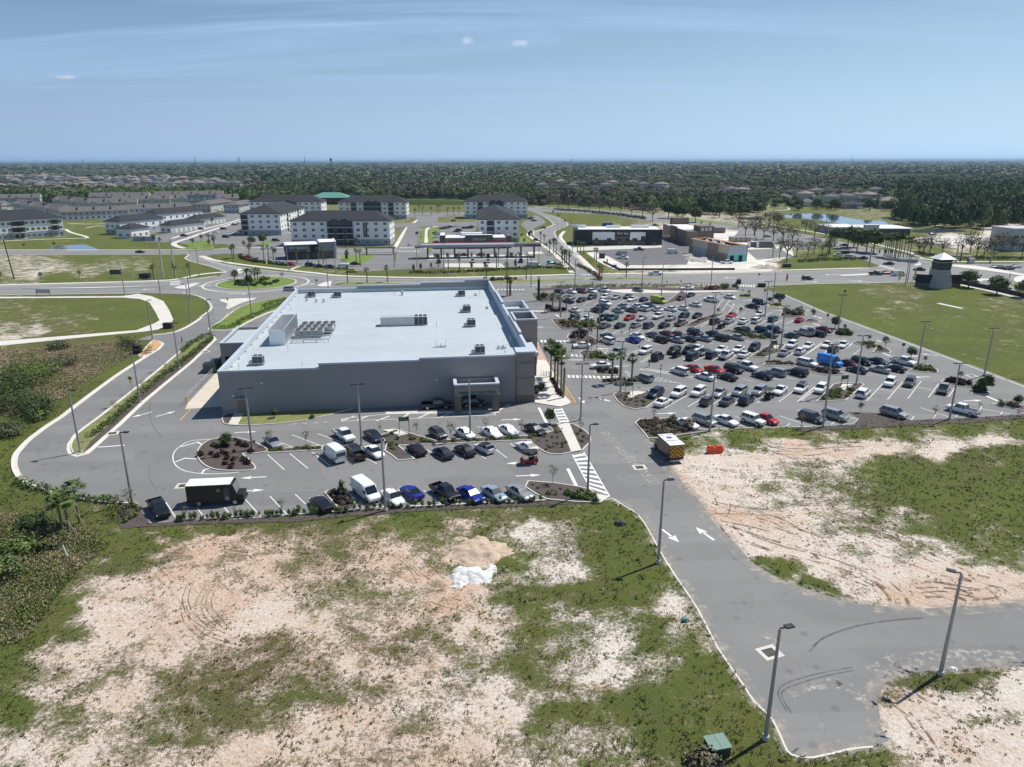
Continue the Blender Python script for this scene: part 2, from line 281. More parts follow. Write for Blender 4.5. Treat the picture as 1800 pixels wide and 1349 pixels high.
# ================================================================ GROUND
AN = []
def an(*rows):
    for r in rows:
        r = list(r)+[None]*(6-len(r))
        d = (0, 0, 1, .25, .5, .25)
        AN.append([r[i] if r[i] is not None else d[i] for i in range(6)])
an((10,620,.8,.5),(50,660,1,.2),(130,640,.85,.9),(180,620,.8,.9),(100,600,.9,.6),(60,800,1,.05),(10,850,1,.05),(150,690,1,.08),(200,650,1,.08),(230,625,1,.2),(30,900,1,.15),(120,900,1,.12),(30,780,1,.1),(90,740,1,.08),(0,760,1,.15),(60,740,1,.2),(15,700,1,.2),
(20,960,.9,.45),(80,960,.85,.6),(60,1020,.9,.6),(10,1010,.8,.7),(20,1080,.9,.6),(100,1000,.9,.3),(160,960,.9,.3),(230,960,.9,.2),(180,1000,.85,.4),(110,1080,.9,.2),(60,1120,1,.1),(20,1160,1,.1),(10,1230,1,.05),(5,1270,.9,.1),(0,1300,.4,.2,.6),
(290,960,.35,.8,.3,.8),(200,1030,.25,.8,.6,.3),(160,1080,.2,.7,.8,.3),(120,1150,.25,.7,.6,.3),(60,1220,.3,.6,.7,.2),(30,1320,.15,.5,.9,.1),(200,1100,.05,.5,.7,.3),(250,1040,.1,.5,.6,.5),(300,1000,.1,.6,.3,.9),(350,960,.15,.7,.2,.9),(390,945,.2,.8,.2,.9),(300,935,.9,.2),(400,925,.95,.2),(500,925,.95,.15),(600,915,.95,.2),(700,905,.9,.2),(760,905,.9,.2),(500,945,.6,.7,.3,.5),(620,945,.4,.6,.3,.7),(450,960,.25,.8,.3,.7),(430,1000,.3,.9,.3,.5),(470,1010,.3,.9,.3,.5),(400,1050,.1,.5,.3,.9),(350,1100,.15,.5,.4,.6),(300,1150,.1,.6,.6,.4),(460,1060,.15,.4,.9,.2),(500,1080,.15,.4,.9,.3),(540,1090,.25,.3,.5,.4),(480,1110,.05,.5,.9,.2),(560,970,.5,.6,.3,.5),(600,1000,.5,.7,.3,.5),(640,1010,.45,.5,.4,.4),(700,980,.2,.3,.2,.9),(730,1020,.2,.3,.2,.8),(780,1060,.25,.3,.1,.9),(700,1050,.35,.3,.5,.3),(650,1080,.4,.4,.5,.3),(570,1060,.45,.3,.5,.3),(690,1110,.4,.9,.4,.5),(670,1130,.5,.9,.4,.5),(600,1150,.3,.6,.5,.4),(740,1160,.3,.7,.5,.5),(850,1050,.25,.3,.4,.7),(860,1100,.25,.3,.6,.3),
(480,1150,.6,.9,.3,.5),(400,1190,.65,.9,.3,.5),(350,1210,.65,.8,.3,.5),(500,1170,.7,.8,.3,.4),(520,1220,.75,.5),(300,1250,.65,.6),(220,1280,.6,.4),(200,1230,.3,.5,.5,.3),(250,1200,.35,.7,.5,.3),(420,1260,.6,.7),(350,1300,.5,.7),(150,1300,.45,.5,.7,.2),(80,1320,.2,.4,.7,.2),(450,1320,.2,.6,.4,.4),(530,1310,.15,.5,.6,.3),(600,1260,.3,.7,.4,.5),(560,1300,.25,.6,.5,.3),(620,1290,.3,.6,.5,.3),(700,1200,.35,.8,.6,.3),(750,1240,.3,.6,.9,.1),(820,1180,.4,.5,.9,0),(880,1200,.35,.4,1,0),(900,1250,.25,.3,.9,.1),(860,1300,.3,.6,.5,.4),(700,1310,.35,.8,.3,.5),(780,1330,.35,.8,.3,.5),(640,1340,.35,.8,.4,.4),(920,1300,.3,.5,.7,.3),
(950,900,.9,.4),(1000,900,.95,.2),(1060,910,1,.15),(870,910,.85,.3),(820,925,.4,.4,.4,.6),(890,925,.8,.7),(930,940,.3,.3,1,0),(960,960,.4,.4,1,0),(1000,960,.5,.6,.9,0),(1050,960,1,.25),(1100,960,1,.2),(1120,920,.95,.1),(1020,1000,.3,.4,1,0),(990,1010,.3,.4,1,0),(960,1040,.9,.3),(1080,1010,1,.3),(1140,1010,1,.15),(900,960,.6,.3,.8,.1),(895,1000,.7,.2),(910,1060,.85,.2,.9,0),(1000,1060,.75,.3,.8,0),(1060,1060,.9,.2),(1120,1060,.9,.25),(1180,1065,.3,.2,.9,.2),(1200,1100,.4,.2,.8,.1),(1160,1100,.8,.1),(1020,1090,.5,.3,.9,0),(1060,1100,.4,.3,.9,0),(940,1110,.8,.4),(1000,1130,.45,.3,1,0),(1060,1140,.3,.3,1,0),(1100,1150,.45,.2,1,0),(1040,1170,.15,.2,1,0),(1090,1180,.3,.3,1,0),(1050,1195,.3,.3,.4,.8),(960,1150,.7,.5),(930,1180,.75,.4),(970,1200,.7,.5),(1000,1230,.4,.4,.7,.1),(1150,1150,.85,.1),(1180,1160,.45,.2,.8,.1),(1220,1160,.85,.1),(1240,1200,.9,.2),(1280,1240,.9,.3),(1130,1220,.9,.2),(1050,1240,.9,.15),(1100,1270,.95,.15),(1000,1260,.85,.4),(1180,1250,.9,.2),(1200,1300,.9,.15),(1250,1320,.9,.1),(960,1260,.8,.4),(970,1310,.4,.5,.8,.1),(1030,1320,.5,.5,.7,.1),(1080,1330,.8,.2),(1300,1310,.9,.3),(1340,1280,.9,.4),(1340,1330,.8,.3),(1430,1345,.9,.3),(1520,1330,.7,.3,.6),(1480,1345,.8,.3),
(1600,1210,.9,.15),(1680,1200,.9,.2),(1720,1220,.6,.2,.8),(1640,1240,.4,.2,.8),(1570,1230,.5,.6,.3,.6),(1600,1260,.15,.5,.7,.5),(1580,1300,.25,.6,.9,.1),(1700,1260,.25,.2,.9),(1740,1270,.6,.2,.8),(1780,1220,.05,.3,.9,.2),(1780,1300,.1,.3,.8,.3),(1680,1320,.1,.5,.5,.6),(1620,1320,.2,.6,.7,.2),
(1200,770,.95,.1),(1300,768,1,.1),(1400,765,1,.1),(1500,758,.95,.1),(1600,752,.95,.1),(1700,748,1,.1),(1790,742,1,.1),(1230,785,.4,.3,1,0),(1280,790,.3,.3,1,0),(1350,785,.4,.3,.9,.1),(1450,780,.5,.4,.7),(1550,775,.45,.4,.7),(1650,770,.5,.4,.7),(1750,765,.55,.3,.8),(1250,805,.1,.3,.8,.4),(1330,800,.05,.3,.5,.8),(1400,795,.05,.5,.3,.9),(1450,795,.05,.5,.4,.9),(1550,787,.1,.3,.6,.6),(1650,785,.1,.3,.9,.3),(1750,778,.1,.3,.9,.3),(1240,830,.25,.4,.9,.2),(1200,850,.05,.4,.3,.9),(1300,840,.3,.4,.8,.2),(1350,850,.4,.5,.9,0),(1400,840,.35,.4,.9,0),(1440,830,.5,.5,.8,0),(1260,880,.1,.5,.7,.5),(1300,880,.3,.4,.8,.2),(1380,880,.4,.4,.9,0),(1240,905,.05,.6,.3,.9),(1300,905,.05,.9,.2,1),(1350,910,.1,.9,.2,.9),(1450,900,.3,.5,.6,.3),(1300,940,.03,.3,.8,.3),(1400,950,.1,.4,.7,.4),(1450,930,.4,.4,.8,0),(1500,960,.4,.3,.9,0),(1550,960,.2,.5,.8,.2),(1340,970,.05,.3,.9,.1),(1450,990,.03,.4,.8,.3),(1550,1010,.03,.4,.8,.3),(1380,1000,.95,.2),(1430,1015,.95,.2),(1500,1045,.9,.2),(1450,1030,.95,.2),(1530,1040,.3,.4,.8),(1600,1040,.03,.9,.3,.9),(1650,1050,.02,.9,.4,.8),(1700,1040,.03,.6,.4,.7),(1780,1040,.05,.5,.4,.7),(1650,1000,.1,.5,.6,.4),(1750,1015,.1,.5,.6,.5),(1500,880,.5,.3,.8,0),(1520,840,.7,.2,.8,0),(1560,820,.9,.15),(1620,820,.95,.2),(1700,810,.95,.2),(1780,800,.95,.2),(1600,860,.95,.2),(1700,860,1,.3),(1780,860,1,.2),(1550,880,.85,.2),(1650,900,.95,.2),(1750,900,.9,.2),(1600,920,.5,.3,.8),(1680,940,.9,.2),(1780,950,.9,.2),(1620,960,.35,.3,.9),(1700,980,.7,.3,.8),(1790,990,.7,.3,.8),
(1400,540,1,0),(1450,530,.95,0),(1540,530,.95,0),(1545,515,.6,.4,.9),(1590,524,.6,.6),(1600,555,.95,.1),(1560,540,.5,.5,.9),(1605,546,.5,.5,.9),(1660,530,.97,0),(1700,540,.95,.1),(1740,540,.5,.4,.9),(1780,560,.85,.2),(1650,570,.85,.1),(1700,600,.95,.1),(1750,650,.95,.1),(1650,620,.95,.1),(1790,700,.95,.1),(1600,590,.95,.1),(1500,550,.95,.05),(1470,510,.97,0),(1700,515,1,0),(1900,650,.9,.1),(1990,800,.9,.1),
(30,560,.6,.35,.8),(60,580,.35,.3,.9),(20,590,.3,.3,.9),(120,570,.55,.4,.9),(60,545,.6,.4,.7),(150,560,.6,.3,.8),(230,550,.8,.15),(260,555,.9,.1),(100,590,.8,.2),(200,575,.85,.1),(70,535,.7,.3),(150,535,.75,.2),(320,560,1,0),(300,540,1,0),(100,518,.9,.1),(50,615,.85,.6),(150,605,.85,.5),
(30,455,.4,.4,.9),(100,470,.35,.3,.9),(200,470,.45,.3,.9),(60,480,.3,.3,1),(150,478,.45,.3,.9),(250,468,.5,.3,.9),(290,460,.95,.1),(350,470,1,.1),(380,475,1,0),(150,451,.85,.2),(100,492,.9,.15),(200,490,.9,.1),(260,490,.9,.1),
(50,433,.95,.1),(200,435,1,.1),(280,435,1,.1),(170,425,1,.1),(350,432,1,.1),(760,362,.9,.45),(720,355,.9,.5),(800,358,.9,.45),(1050,385,1,.1),(1000,378,1,.1),(1100,395,.9,.2),(1120,400,.6,.5,.6),(1090,402,.6,.5),(1340,465,.02,.2,1,0),(1400,468,1,0),(1480,465,1,0),(1430,395,1,0),(1400,392,1,0),(1600,410,.9,.3),(1700,410,.8,.4),(1750,420,.1,.2,1,0),(1680,425,.1,.2,.9,0),(1650,440,.8,.1),(1750,455,.9,.1),(1250,465,.05,.2,1,0),(1180,420,.1,.2,1,0),(1350,430,.1,.2,1,0),(600,400,1,.1),(500,400,1,.1),(400,400,1,.2),(900,440,1,.1),(950,400,1,.1),(700,480,1,.1),(900,480,1,.1),(450,470,1,.1),(1000,460,1,.1),(450,498,1,.05),(1300,330,1,.2),(300,340,1,.2),(700,330,1,.2),(1600,330,1,.2),(-150,700,1,.2),(-200,1000,.8,.3),(-150,1250,.4,.4),(1950,1000,.8,.3))
AN = np.array(AN, float)
lf_ = (AN[:, 0] < 930) & (AN[:, 1] > 935) & (AN[:, 2] < .7); AN[lf_, 2] = AN[lf_, 2]*.85+.17; AN[lf_, 4] *= .75; lf_ = (AN[:, 0] > 930) & (AN[:, 1] > 900) & (AN[:, 0] < 1300) & (AN[:, 2] < .6); AN[lf_, 2] += .10
lf_ = (AN[:, 0] > 1200) & (AN[:, 1] > 770) & (AN[:, 1] < 1060) & (AN[:, 2] > .2) & (AN[:, 2] < .6); AN[lf_, 2] += .14
lf_ = (AN[:, 1] < 700) & (AN[:, 0] > 1340) & (AN[:, 1] > 505); AN[lf_, 2] = np.maximum(AN[lf_, 2], .74)
lf_ = (AN[:, 1] < 595) & (AN[:, 0] < 330) & (AN[:, 1] > 440); AN[lf_, 2] = np.minimum(1, AN[lf_, 2]+.17)
def cover(X, Y):
    px, py = to_px(X, Y); n = px.size; res = np.zeros((n, 4))
    # ragged edges: warp the lookup in ground metres-ish
    wx = (fbm(X/6., Y/6., 4, 11)-.5)*44+(fbm(X/1.3, Y/1.3, 3, 15)-.5)*16; wy = (fbm(X/6.+40, Y/6., 4, 21)-.5)*26+(fbm(X/1.3+9, Y/1.3, 3, 25)-.5)*9
    k = np.clip((py-283)/500., .05, 1.4)
    qx = px+wx*k*1.6; qy = py+wy*k*1.6
    for i in range(0, n, 20000):
        a = qx[i:i+20000, None]; b = qy[i:i+20000, None]; kk = k[i:i+20000, None]
        d2 = ((a-AN[None, :, 0])**2+(2.1*(b-AN[None, :, 1]))**2)/(AN[None, :, 1]-240)**2*1e4+1.2
        wt = 1/d2**1.55; wt /= wt.sum(1, keepdims=True); res[i:i+20000] = wt @ AN[:, 2:6]
    return np.clip(res, 0, 1)

def ground_material(name, near=True):
    m = bpy.data.materials.new(name); m.use_nodes = True; t = m.node_tree; b = t.nodes['Principled BSDF']; b.inputs['Roughness'].default_value = .95; b.inputs['Specular IOR Level'].default_value = .15
    at = N(t, "ShaderNodeAttribute"); at.attribute_name = 'cov'; sp = N(t, "ShaderNodeSeparateColor"); t.links.new(at.outputs['Color'], sp.inputs[0])
    g = N(t, "ShaderNodeNewGeometry")
    def noise(sc, det=5, rough=.6, stretch=None, rot=0):
        n = N(t, "ShaderNodeTexNoise"); n.inputs['Scale'].default_value = sc; n.inputs['Detail'].default_value = det; n.inputs['Roughness'].default_value = rough
        if stretch:
            m0 = N(t, "ShaderNodeMapping"); m0.inputs['Rotation'].default_value = (0, 0, rot); t.links.new(g.outputs['Position'], m0.inputs[0]); mp = N(t, "ShaderNodeMapping"); mp.inputs['Scale'].default_value = stretch; t.links.new(m0.outputs[0], mp.inputs[0]); t.links.new(mp.outputs[0], n.inputs[0])
        else: t.links.new(g.outputs['Position'], n.inputs[0])
        return n.outputs[0]
    def mixc(f, a, c):
        n = N(t, "ShaderNodeMixRGB")
        for i, v in ((0, f), (1, a), (2, c)):
            if isinstance(v, tuple): n.inputs[i].default_value = (*v, 1)
            elif isinstance(v, (int, float)): n.inputs[i].default_value = v
            else: t.links.new(v, n.inputs[i])
        return n.outputs[0]
    def mr(v, a, b_, c, d):
        n = N(t, "ShaderNodeMapRange"); t.links.new(v, n.inputs[0])
        for i, q in enumerate((a, b_, c, d)): n.inputs[i+1].default_value = q
        return n.outputs[0]
    sA = noise(.55, 7, .65); sB = noise(3.1, 6, .7); sC = noise(9.0, 4, .6); sD = noise(.07, 5, .6)
    K = at.outputs['Alpha']; G, D, Wt = sp.outputs[0], sp.outputs[1], sp.outputs[2]
    soil = mixc(M2(t, 'ADD', K, mr(sA, .3, .7, -.35, .35), clamp=True), (.66, .525, .405), (.62, .43, .315))
    soil = mixc(M2(t, 'MULTIPLY', M2(t, 'ADD', Wt, mr(sA, .3, .7, -.6, .3), clamp=True), .9), soil, (.79, .745, .68))
    soil = mixc(mr(sB, .36, .56, .55, 0), soil, (.36, .27, .19))
    soil = mixc(mr(sC, .30, .44, .55, 0), soil, (.24, .185, .125))
    veg = mixc(M2(t, 'ADD', D, mr(sA, .3, .7, -.4, .4), clamp=True), (.105, .137, .030), (.175, .130, .075))
    veg = mixc(mr(sB, .35, .68, .0, .75), veg, (.070, .092, .028))
    iD = M2(t, 'SUBTRACT', 1.0, M2(t, 'MULTIPLY', D, 1.15), clamp=True)
    veg = mixc(M2(t, 'MULTIPLY', iD, mr(noise(1.7, 5), .50, .72, 0, .65)), veg, (.175, .200, .050))
    veg = mixc(M2(t, 'MULTIPLY', iD, mr(sD, .40, .62, .0, .45)), veg, (.165, .215, .03))
    veg = mixc(mr(sC, .45, .68, 0, .55), veg, (.225, .23, .07)); veg = mixc(mr(noise(.9, 6, .65), .54, .70, 0, .6), veg, (.19, .175, .10)); veg = mixc(M2(t, 'MULTIPLY', iD, mr(noise(.22, 5), .52, .66, 0, .5)), veg, (.095, .150, .018))
    thr = M2(t, 'ADD', M2(t, 'MULTIPLY', sB, .55), M2(t, 'ADD', M2(t, 'MULTIPLY', sC, .45), 0.0))    # 0..1 around .5
    thr = mr(thr, .33, .67, 0.0, 1.0); thr = M2(t, 'ADD', M2(t, 'MULTIPLY', thr, .62), M2(t, 'MULTIPLY', mr(sA, .3, .7, 0, 1), .38))
    f = M2(t, 'MULTIPLY', M2(t, 'SUBTRACT', M2(t, 'ADD', M2(t, 'MULTIPLY', G, 1.08), mr(noise(.19, 6, .65), .3, .7, -.22, .26)), thr), 3.6, clamp=True)
    c = mixc(f, soil, veg)
    # wheel ruts and scuffs on bare soil
    rut = noise(1.0, 4, .6, (.09, 2.4, 1), R(46)); c = mixc(M2(t, 'MULTIPLY', M2(t, 'MULTIPLY', mr(rut, .56, .66, 0, .75), mr(K, .28, .62, 0, 1)), M2(t, 'SUBTRACT', 1.0, f)), c, (.30, .205, .14))
    t.links.new(c, b.inputs['Base Color'])
    hgt = M2(t, 'ADD', M2(t, 'MULTIPLY', M2(t, 'MULTIPLY', sC, f), 1.6), M2(t, 'ADD', M2(t, 'MULTIPLY', sB, 1.1), M2(t, 'MULTIPLY', rut, -.2)))
    bp = N(t, "ShaderNodeBump"); bp.inputs['Strength'].default_value = .8; bp.inputs['Distance'].default_value = .22 if near else .5
    t.links.new(hgt, bp.inputs['Height']); t.links.new(bp.outputs[0], b.inputs['Normal'])
    return m
GM = ground_material("field_soil_and_weeds", True)

def grid_ground(name, x0, x1, y0, y1, st, z, bumps=True, hole=None, material=None):
    nx = int((x1-x0)/st)+1; ny = int((y1-y0)/st)+1
    X, Y = np.meshgrid(np.linspace(x0, x1, nx), np.linspace(y0, y1, ny)); X = X.ravel(); Y = Y.ravel()
    c = cover(X, Y); Z = np.full(X.shape, z)
    if bumps:
        Z += (fbm(X/2.2, Y/2.2, 4, 5)-.62)*.05*(.3+c[:, 0])
        Z = np.minimum(Z, z+.014)
    me = bpy.data.meshes.new(name); n = nx*ny
    idx = np.arange(n).reshape(ny, nx); q = np.stack([idx[:-1, :-1], idx[:-1, 1:], idx[1:, 1:], idx[1:, :-1]], -1).reshape(-1, 4)
    me.vertices.add(n); me.vertices.foreach_set("co", np.stack([X, Y, Z], 1).ravel().astype(np.float32))
    me.loops.add(q.size); me.loops.foreach_set("vertex_index", q.ravel().astype(np.int32))
    me.polygons.add(len(q)); me.polygons.foreach_set("loop_start", (np.arange(len(q))*4).astype(np.int32)); me.polygons.foreach_set("loop_total", np.full(len(q), 4, np.int32))
    me.polygons.foreach_set("use_smooth", np.ones(len(q), bool)); me.update(); me.validate()
    a = me.attributes.new('cov', 'FLOAT_COLOR', 'POINT'); a.data.foreach_set("color", c.astype(np.float32).ravel())
    me.materials.append(material or GM); o = bpy.data.objects.new(name, me); col.objects.link(o); tag(o, kind='structure'); return o
grid_ground("field_ground", -178, 178, 10, 190, .5, 0.0)
grid_ground("meadow_ground", -470, 470, 190, 700, 2.0, -.006, False)

# far land to the horizon
def far_mat():
    m = bpy.data.materials.new("far_land"); m.use_nodes = True; t = m.node_tree; b = t.nodes['Principled BSDF']; b.inputs['Roughness'].default_value = 1; b.inputs['Specular IOR Level'].default_value = 0
    g = N(t, "ShaderNodeNewGeometry")
    def noise(sc, d=6):
        n = N(t, "ShaderNodeTexNoise"); n.inputs['Scale'].default_value = sc; n.inputs['Detail'].default_value = d; t.links.new(g.outputs['Position'], n.inputs[0]); return n.outputs[0]
    r = N(t, "ShaderNodeValToRGB"); e = r.color_ramp.elements; e[0].position = .36; e[0].color = (.035, .055, .02, 1); e[1].position = .66; e[1].color = (.12, .13, .055, 1)
    x = e.new(.5); x.color = (.055, .08, .028, 1); x = e.new(.60); x.color = (.075, .095, .035, 1)
    t.links.new(noise(.0045), r.inputs[0]); t.links.new(r.outputs[0], b.inputs['Base Color']); return m
s = MB(); s.add([(-42000, -300, -.35), (42000, -300, -.35), (42000, 42000, -.35), (-42000, 42000, -.35)], [(0, 1, 2, 3)])
s.build("ground", far_mat(), kind='structure')

# ---------------------------------------------------------------- paving sheets
def asphalt_mat(name, base, tint=(1, .995, 1.0)):
    m = bpy.data.materials.new(name); m.use_nodes = True; t = m.node_tree; b = t.nodes['Principled BSDF']; b.inputs['Roughness'].default_value = .78; b.inputs['Specular IOR Level'].default_value = .3
    g = N(t, "ShaderNodeNewGeometry")
    def noise(sc, d=5, st=None, rot=0, rough=.6):
        n = N(t, "ShaderNodeTexNoise"); n.inputs['Scale'].default_value = sc; n.inputs['Detail'].default_value = d; n.inputs['Roughness'].default_value = rough
        m0 = N(t, "ShaderNodeMapping"); m0.inputs['Rotation'].default_value = (0, 0, rot); t.links.new(g.outputs['Position'], m0.inputs[0]); mp = N(t, "ShaderNodeMapping"); mp.inputs['Scale'].default_value = st or (1, 1, 1); t.links.new(m0.outputs[0], mp.inputs[0]); t.links.new(mp.outputs[0], n.inputs[0]); return n.outputs[0]
    def mr(v, a, b_, c, d):
        n = N(t, "ShaderNodeMapRange"); t.links.new(v, n.inputs[0])
        for i, q in enumerate((a, b_, c, d)): n.inputs[i+1].default_value = q
        return n.outputs[0]
    def mixc(f, a, c, mode='MIX'):
        n = N(t, "ShaderNodeMixRGB"); n.blend_type = mode
        for i, v in ((0, f), (1, a), (2, c)):
            if isinstance(v, tuple): n.inputs[i].default_value = (*v, 1)
            elif isinstance(v, (int, float)): n.inputs[i].default_value = v
            else: t.links.new(v, n.inputs[i])
        return n.outputs[0]
    c = mixc(mr(noise(.06), .35, .65, 0, 1), tuple(base*k*.93 for k in tint), tuple(base*k*1.08 for k in tint))
    c = mixc(mr(noise(.35, 6), .30, .70, 0, .5), c, tuple(base*k*.86 for k in tint))
    c = mixc(mr(noise(7, 4), .3, .7, 0, .28), c, tuple(base*k*1.2 for k in tint))
    c = mixc(mr(noise(.5, 7, (.05, 1.3, 1), R(-7)), .55, .78, 0, .35), c, tuple(base*k*1.3 for k in tint))    # wear along the lanes
    c = mixc(mr(noise(.9, 6, None, 0, .7), .60, .74, 0, .55), c, (base*1.55, base*1.50, base*1.40))           # blown sand
    c = mixc(mr(noise(.22, 3), .66, .72, 0, .25), c, tuple(base*k*.65 for k in tint))                         # patches of oil and damp
    vo = N(t, "ShaderNodeTexVoronoi"); vo.feature = 'DISTANCE_TO_EDGE'; vo.inputs['Scale'].default_value = .085; wv = N(t, "ShaderNodeVectorMath"); wv.operation = 'ADD'; t.links.new(g.outputs['Position'], wv.inputs[0]); wn = N(t, "ShaderNodeTexNoise"); wn.inputs['Scale'].default_value = .5; wn.inputs['Detail'].default_value = 5; t.links.new(g.outputs['Position'], wn.inputs[0]); t.links.new(wn.outputs['Color'], wv.inputs[1]); t.links.new(wv.outputs[0], vo.inputs['Vector'])
    c = mixc(mr(vo.outputs['Distance'], .002, .006, .20, 0), c, (base*.62,)*3)
    v2 = N(t, "ShaderNodeTexVoronoi"); v2.inputs['Scale'].default_value = .42; t.links.new(g.outputs['Position'], v2.inputs['Vector'])
    c = mixc(mr(v2.outputs['Distance'], .06, .2, .5, 0), c, (base*.55,)*3)
    br = N(t, "ShaderNodeTexBrick"); br.inputs['Scale'].default_value = .07; br.inputs['Mortar Size'].default_value = 0.0; br.inputs['Color1'].default_value = (.90, .90, .90, 1); br.inputs['Color2'].default_value = (1.07, 1.07, 1.06, 1); mpb = N(t, "ShaderNodeMapping"); mpb.inputs['Rotation'].default_value = (0, 0, R(-7)); mpb.inputs['Scale'].default_value = (.28, 1, 1); t.links.new(g.outputs['Position'], mpb.inputs[0]); t.links.new(mpb.outputs[0], br.inputs[0])
    c = mixc(1.0, c, br.outputs[0], 'MULTIPLY')
    t.links.new(c, b.inputs['Base Color'])
    bp = N(t, "ShaderNodeBump"); bp.inputs['Strength'].default_value = .25; bp.inputs['Distance'].default_value = .03; t.links.new(noise(11, 4), bp.inputs['Height']); t.links.new(bp.outputs[0], b.inputs['Normal'])
    return m
ASPH = asphalt_mat("asphalt", .215, (1, .995, .985)); ASPH2 = asphalt_mat("road_asphalt", .245, (1, .995, .985)); DARKASPH = asphalt_mat("fresh_asphalt", .155, (1, 1, 1.05))
CONC = mat("concrete", (.60, .575, .52), .85, var=.10, vscale=.35, var2=.10, v2scale=5)
CONC2 = mat("pale_concrete", (.66, .63, .575), .85, var=.08, vscale=.2, var2=.08, v2scale=4)
PAINT = mat("white_road_paint", (.80, .80, .78), .6, var=.10, vscale=2.5)
YPAINT = mat("yellow_road_paint", (.72, .42, .07), .6, var=.12, vscale=2.5)
MULCH = mat("mulch", (.092, .076, .068), .95, var=.35, vscale=3.0, var2=.4, v2scale=12, bump=.9, bscale=9)
LAWN = mat("mown_grass", (.155, .225, .038), .95, var=.22, vscale=.35, var2=.28, v2scale=4, bump=.7, bscale=8)
LAWN2 = mat("dry_grass", (.20, .215, .075), .95, var=.25, vscale=.8, var2=.28, v2scale=5, bump=.7, bscale=8)
def sheet(name, pts, z, m, sm=0, world=False):
    if sm: pts = smooth(pts, sm)
    s = MB(); s.sheet(pts if world else W(pts), z); return s.build(name, m, kind='structure')

near_asph = [(375,538),(368,547),(353,557.5),(330,572.6),(302.5,584),(267,588),(240,597),(270,598),(284.6,603.4),(278,612),(253.5,626.7),(231,641),(200,661),(155.6,693.4),(124.5,716.7),(104.5,732.3),(80,747.9),(64.5,759),(44.5,774.6),(31,789),(22,801),(19.6,816.8),(24.5,832.4),(36.7,845.7),(55.6,855.7),
 (66.7,857.4),(116.7,872.7),(178,882.4),(200,884),(239,886),(261.3,920),(420,910),(599,899.5),(640,897),(773,889),(960,880),(1010,873),(1046,868),(1050.7,885),(1074,877),(1096,890),(1119.6,904.5),(1139,932.3),(1158.5,968.4),(1186,1012.9),(1225,1071),(1261,1140.7),(1303,1202),(1325,1235),(1356.7,1266.7),(1376.7,1310),(1390,1328),(1426.7,1333),(1493,1318),(1533,1314),(1560,1303),(1548,1283),(1543,1246.7),(1540,1226.7),(1553,1203),(1583,1188),(1633,1181),(1700,1177),(1800,1171.7),(1960,1165),
 (1960,1052),(1800,1060),(1700,1068),(1616,1071.7),(1546.7,1066.7),(1483,1058),(1413,1035),(1366.7,1016.7),(1340,1002),(1318,987),(1286.7,951),(1255.6,922.8),(1232,884),(1209,860.6),(1181.7,827.5),(1160,796),(1138.7,772.5),(1116,746),(1122,739),(1185,740),(1217,755.8),(1377,752),(1400,751),(1498,746.7),(1510,738),(1540,729),(1601,741),(1671,738),(1799,730),(2000,722),(2000,757),(1800,681.8),(1650,625),(1500,569.5),(1450,551.7),(1375,520),(1328,505),(1318,498),(1280,498),(1262,508),(1180,509.5),(1080,508.5),(985,507.5),(945,502),(925,497),(880,498),(860,504),(700,515),(560,530),(480,548),(430,560),(400,560)]
sheet("parking_lot", near_asph, .030, ASPH)
# far roads (photo measurements)
RC = Vector((-87.6, 242.8)); 
def circ(c, r, n=48, a0=0, a1=360): return [(c[0]+r*math.cos(R(a0+(a1-a0)*i/n)), c[1]+r*math.sin(R(a0+(a1-a0)*i/n))) for i in range(n)]
sheet("main_road", [(-300,512),(0,502),(151,499),(297,494),(380,486),(415,483),(500,482),(536,483.5),(604,488.5),(750,491),(880,488.5),(1015,486),(1120,484),(1300,481),(1528,474),(1540,497),(1411,500.5),(1328,503.5),(1320,500),(1000,500),(925,503),(860,507),(740,513),(600,518),(540,520),(490,517),(380,506),(330,517),(247,514.5),(151,515.5),(0,517.5),(-300,528)], .034, ASPH2)
sheet("roundabout_road", circ(RC, 25.5), .038, ASPH2, world=True)
sheet("roundabout_leg_road", [(322,514),(350,520),(368,530),(375,542),(380,562),(440,562),(520,522),(500,505),(400,505)], .042, ASPH2)
sheet("north_leg_road", [(318,444),(333,447.7),(326,452.8),(336,458.6),(368,467),(398,477),(385,484),(410,494),(480,490),(510,482),(497,478),(422,469),(376,460),(359,454),(354,451),(370,447.6),(410,445)], .046, ASPH2)
sheet("north_road", [(-300,443),(0,440),(330,440.8),(400,437.8),(500,436.6),(690,436.6),(960,434),(990,442),(960,441),(690,444),(500,445.5),(400,446),(330,446.5),(0,447),(-300,450)], .050, ASPH2)
sheet("curving_road", smooth([(1005,486),(1010.6,473.6),(979.5,444.4),(958,428.9),(938.6,415.3),(937,411),(940.6,407.5),(967.8,397.8),(971.7,393.9),(960,384),(944,376),(929,370.6),(915,366),(960,366),(952,374),(983,384),(998.9,394),(995,398.7),(976,407),(978,416),(985,425),(998.9,438.6),(1030,467.8),(1047,486)], 3), .054, ASPH2)
sheet("tree_lined_road", [(940,363),(1060,369),(1160,379.5),(1250,388.5),(1330,398),(1440,419),(1520,436),(1600,452),(1650,465),(1620,476),(1560,474),(1540,467),(1467,437),(1400,423),(1330,412),(1250,398),(1150,391),(1060,378),(940,372)], .042, ASPH2)
sheet("crossing_road", [(1510,474),(1600,462),(1640,464.5),(1700,466),(1800,465),(1990,466),(1990,570),(1800,527),(1700,503),(1680,498),(1600,497.5),(1500,500)], .048, ASPH2)
sheet("filling_station_paving", [(693,474),(697,444),(960,441),(988,462),(968,469),(920,471),(880,470),(790,471),(730,474)], .058, ASPH)
sheet("coffee_shop_paving", [(424,452),(428,448),(445,446.5),(500,446),(690,445),(697,474),(640,478),(600,471),(560,468),(520,468),(470,463),(437,457)], .062, ASPH)
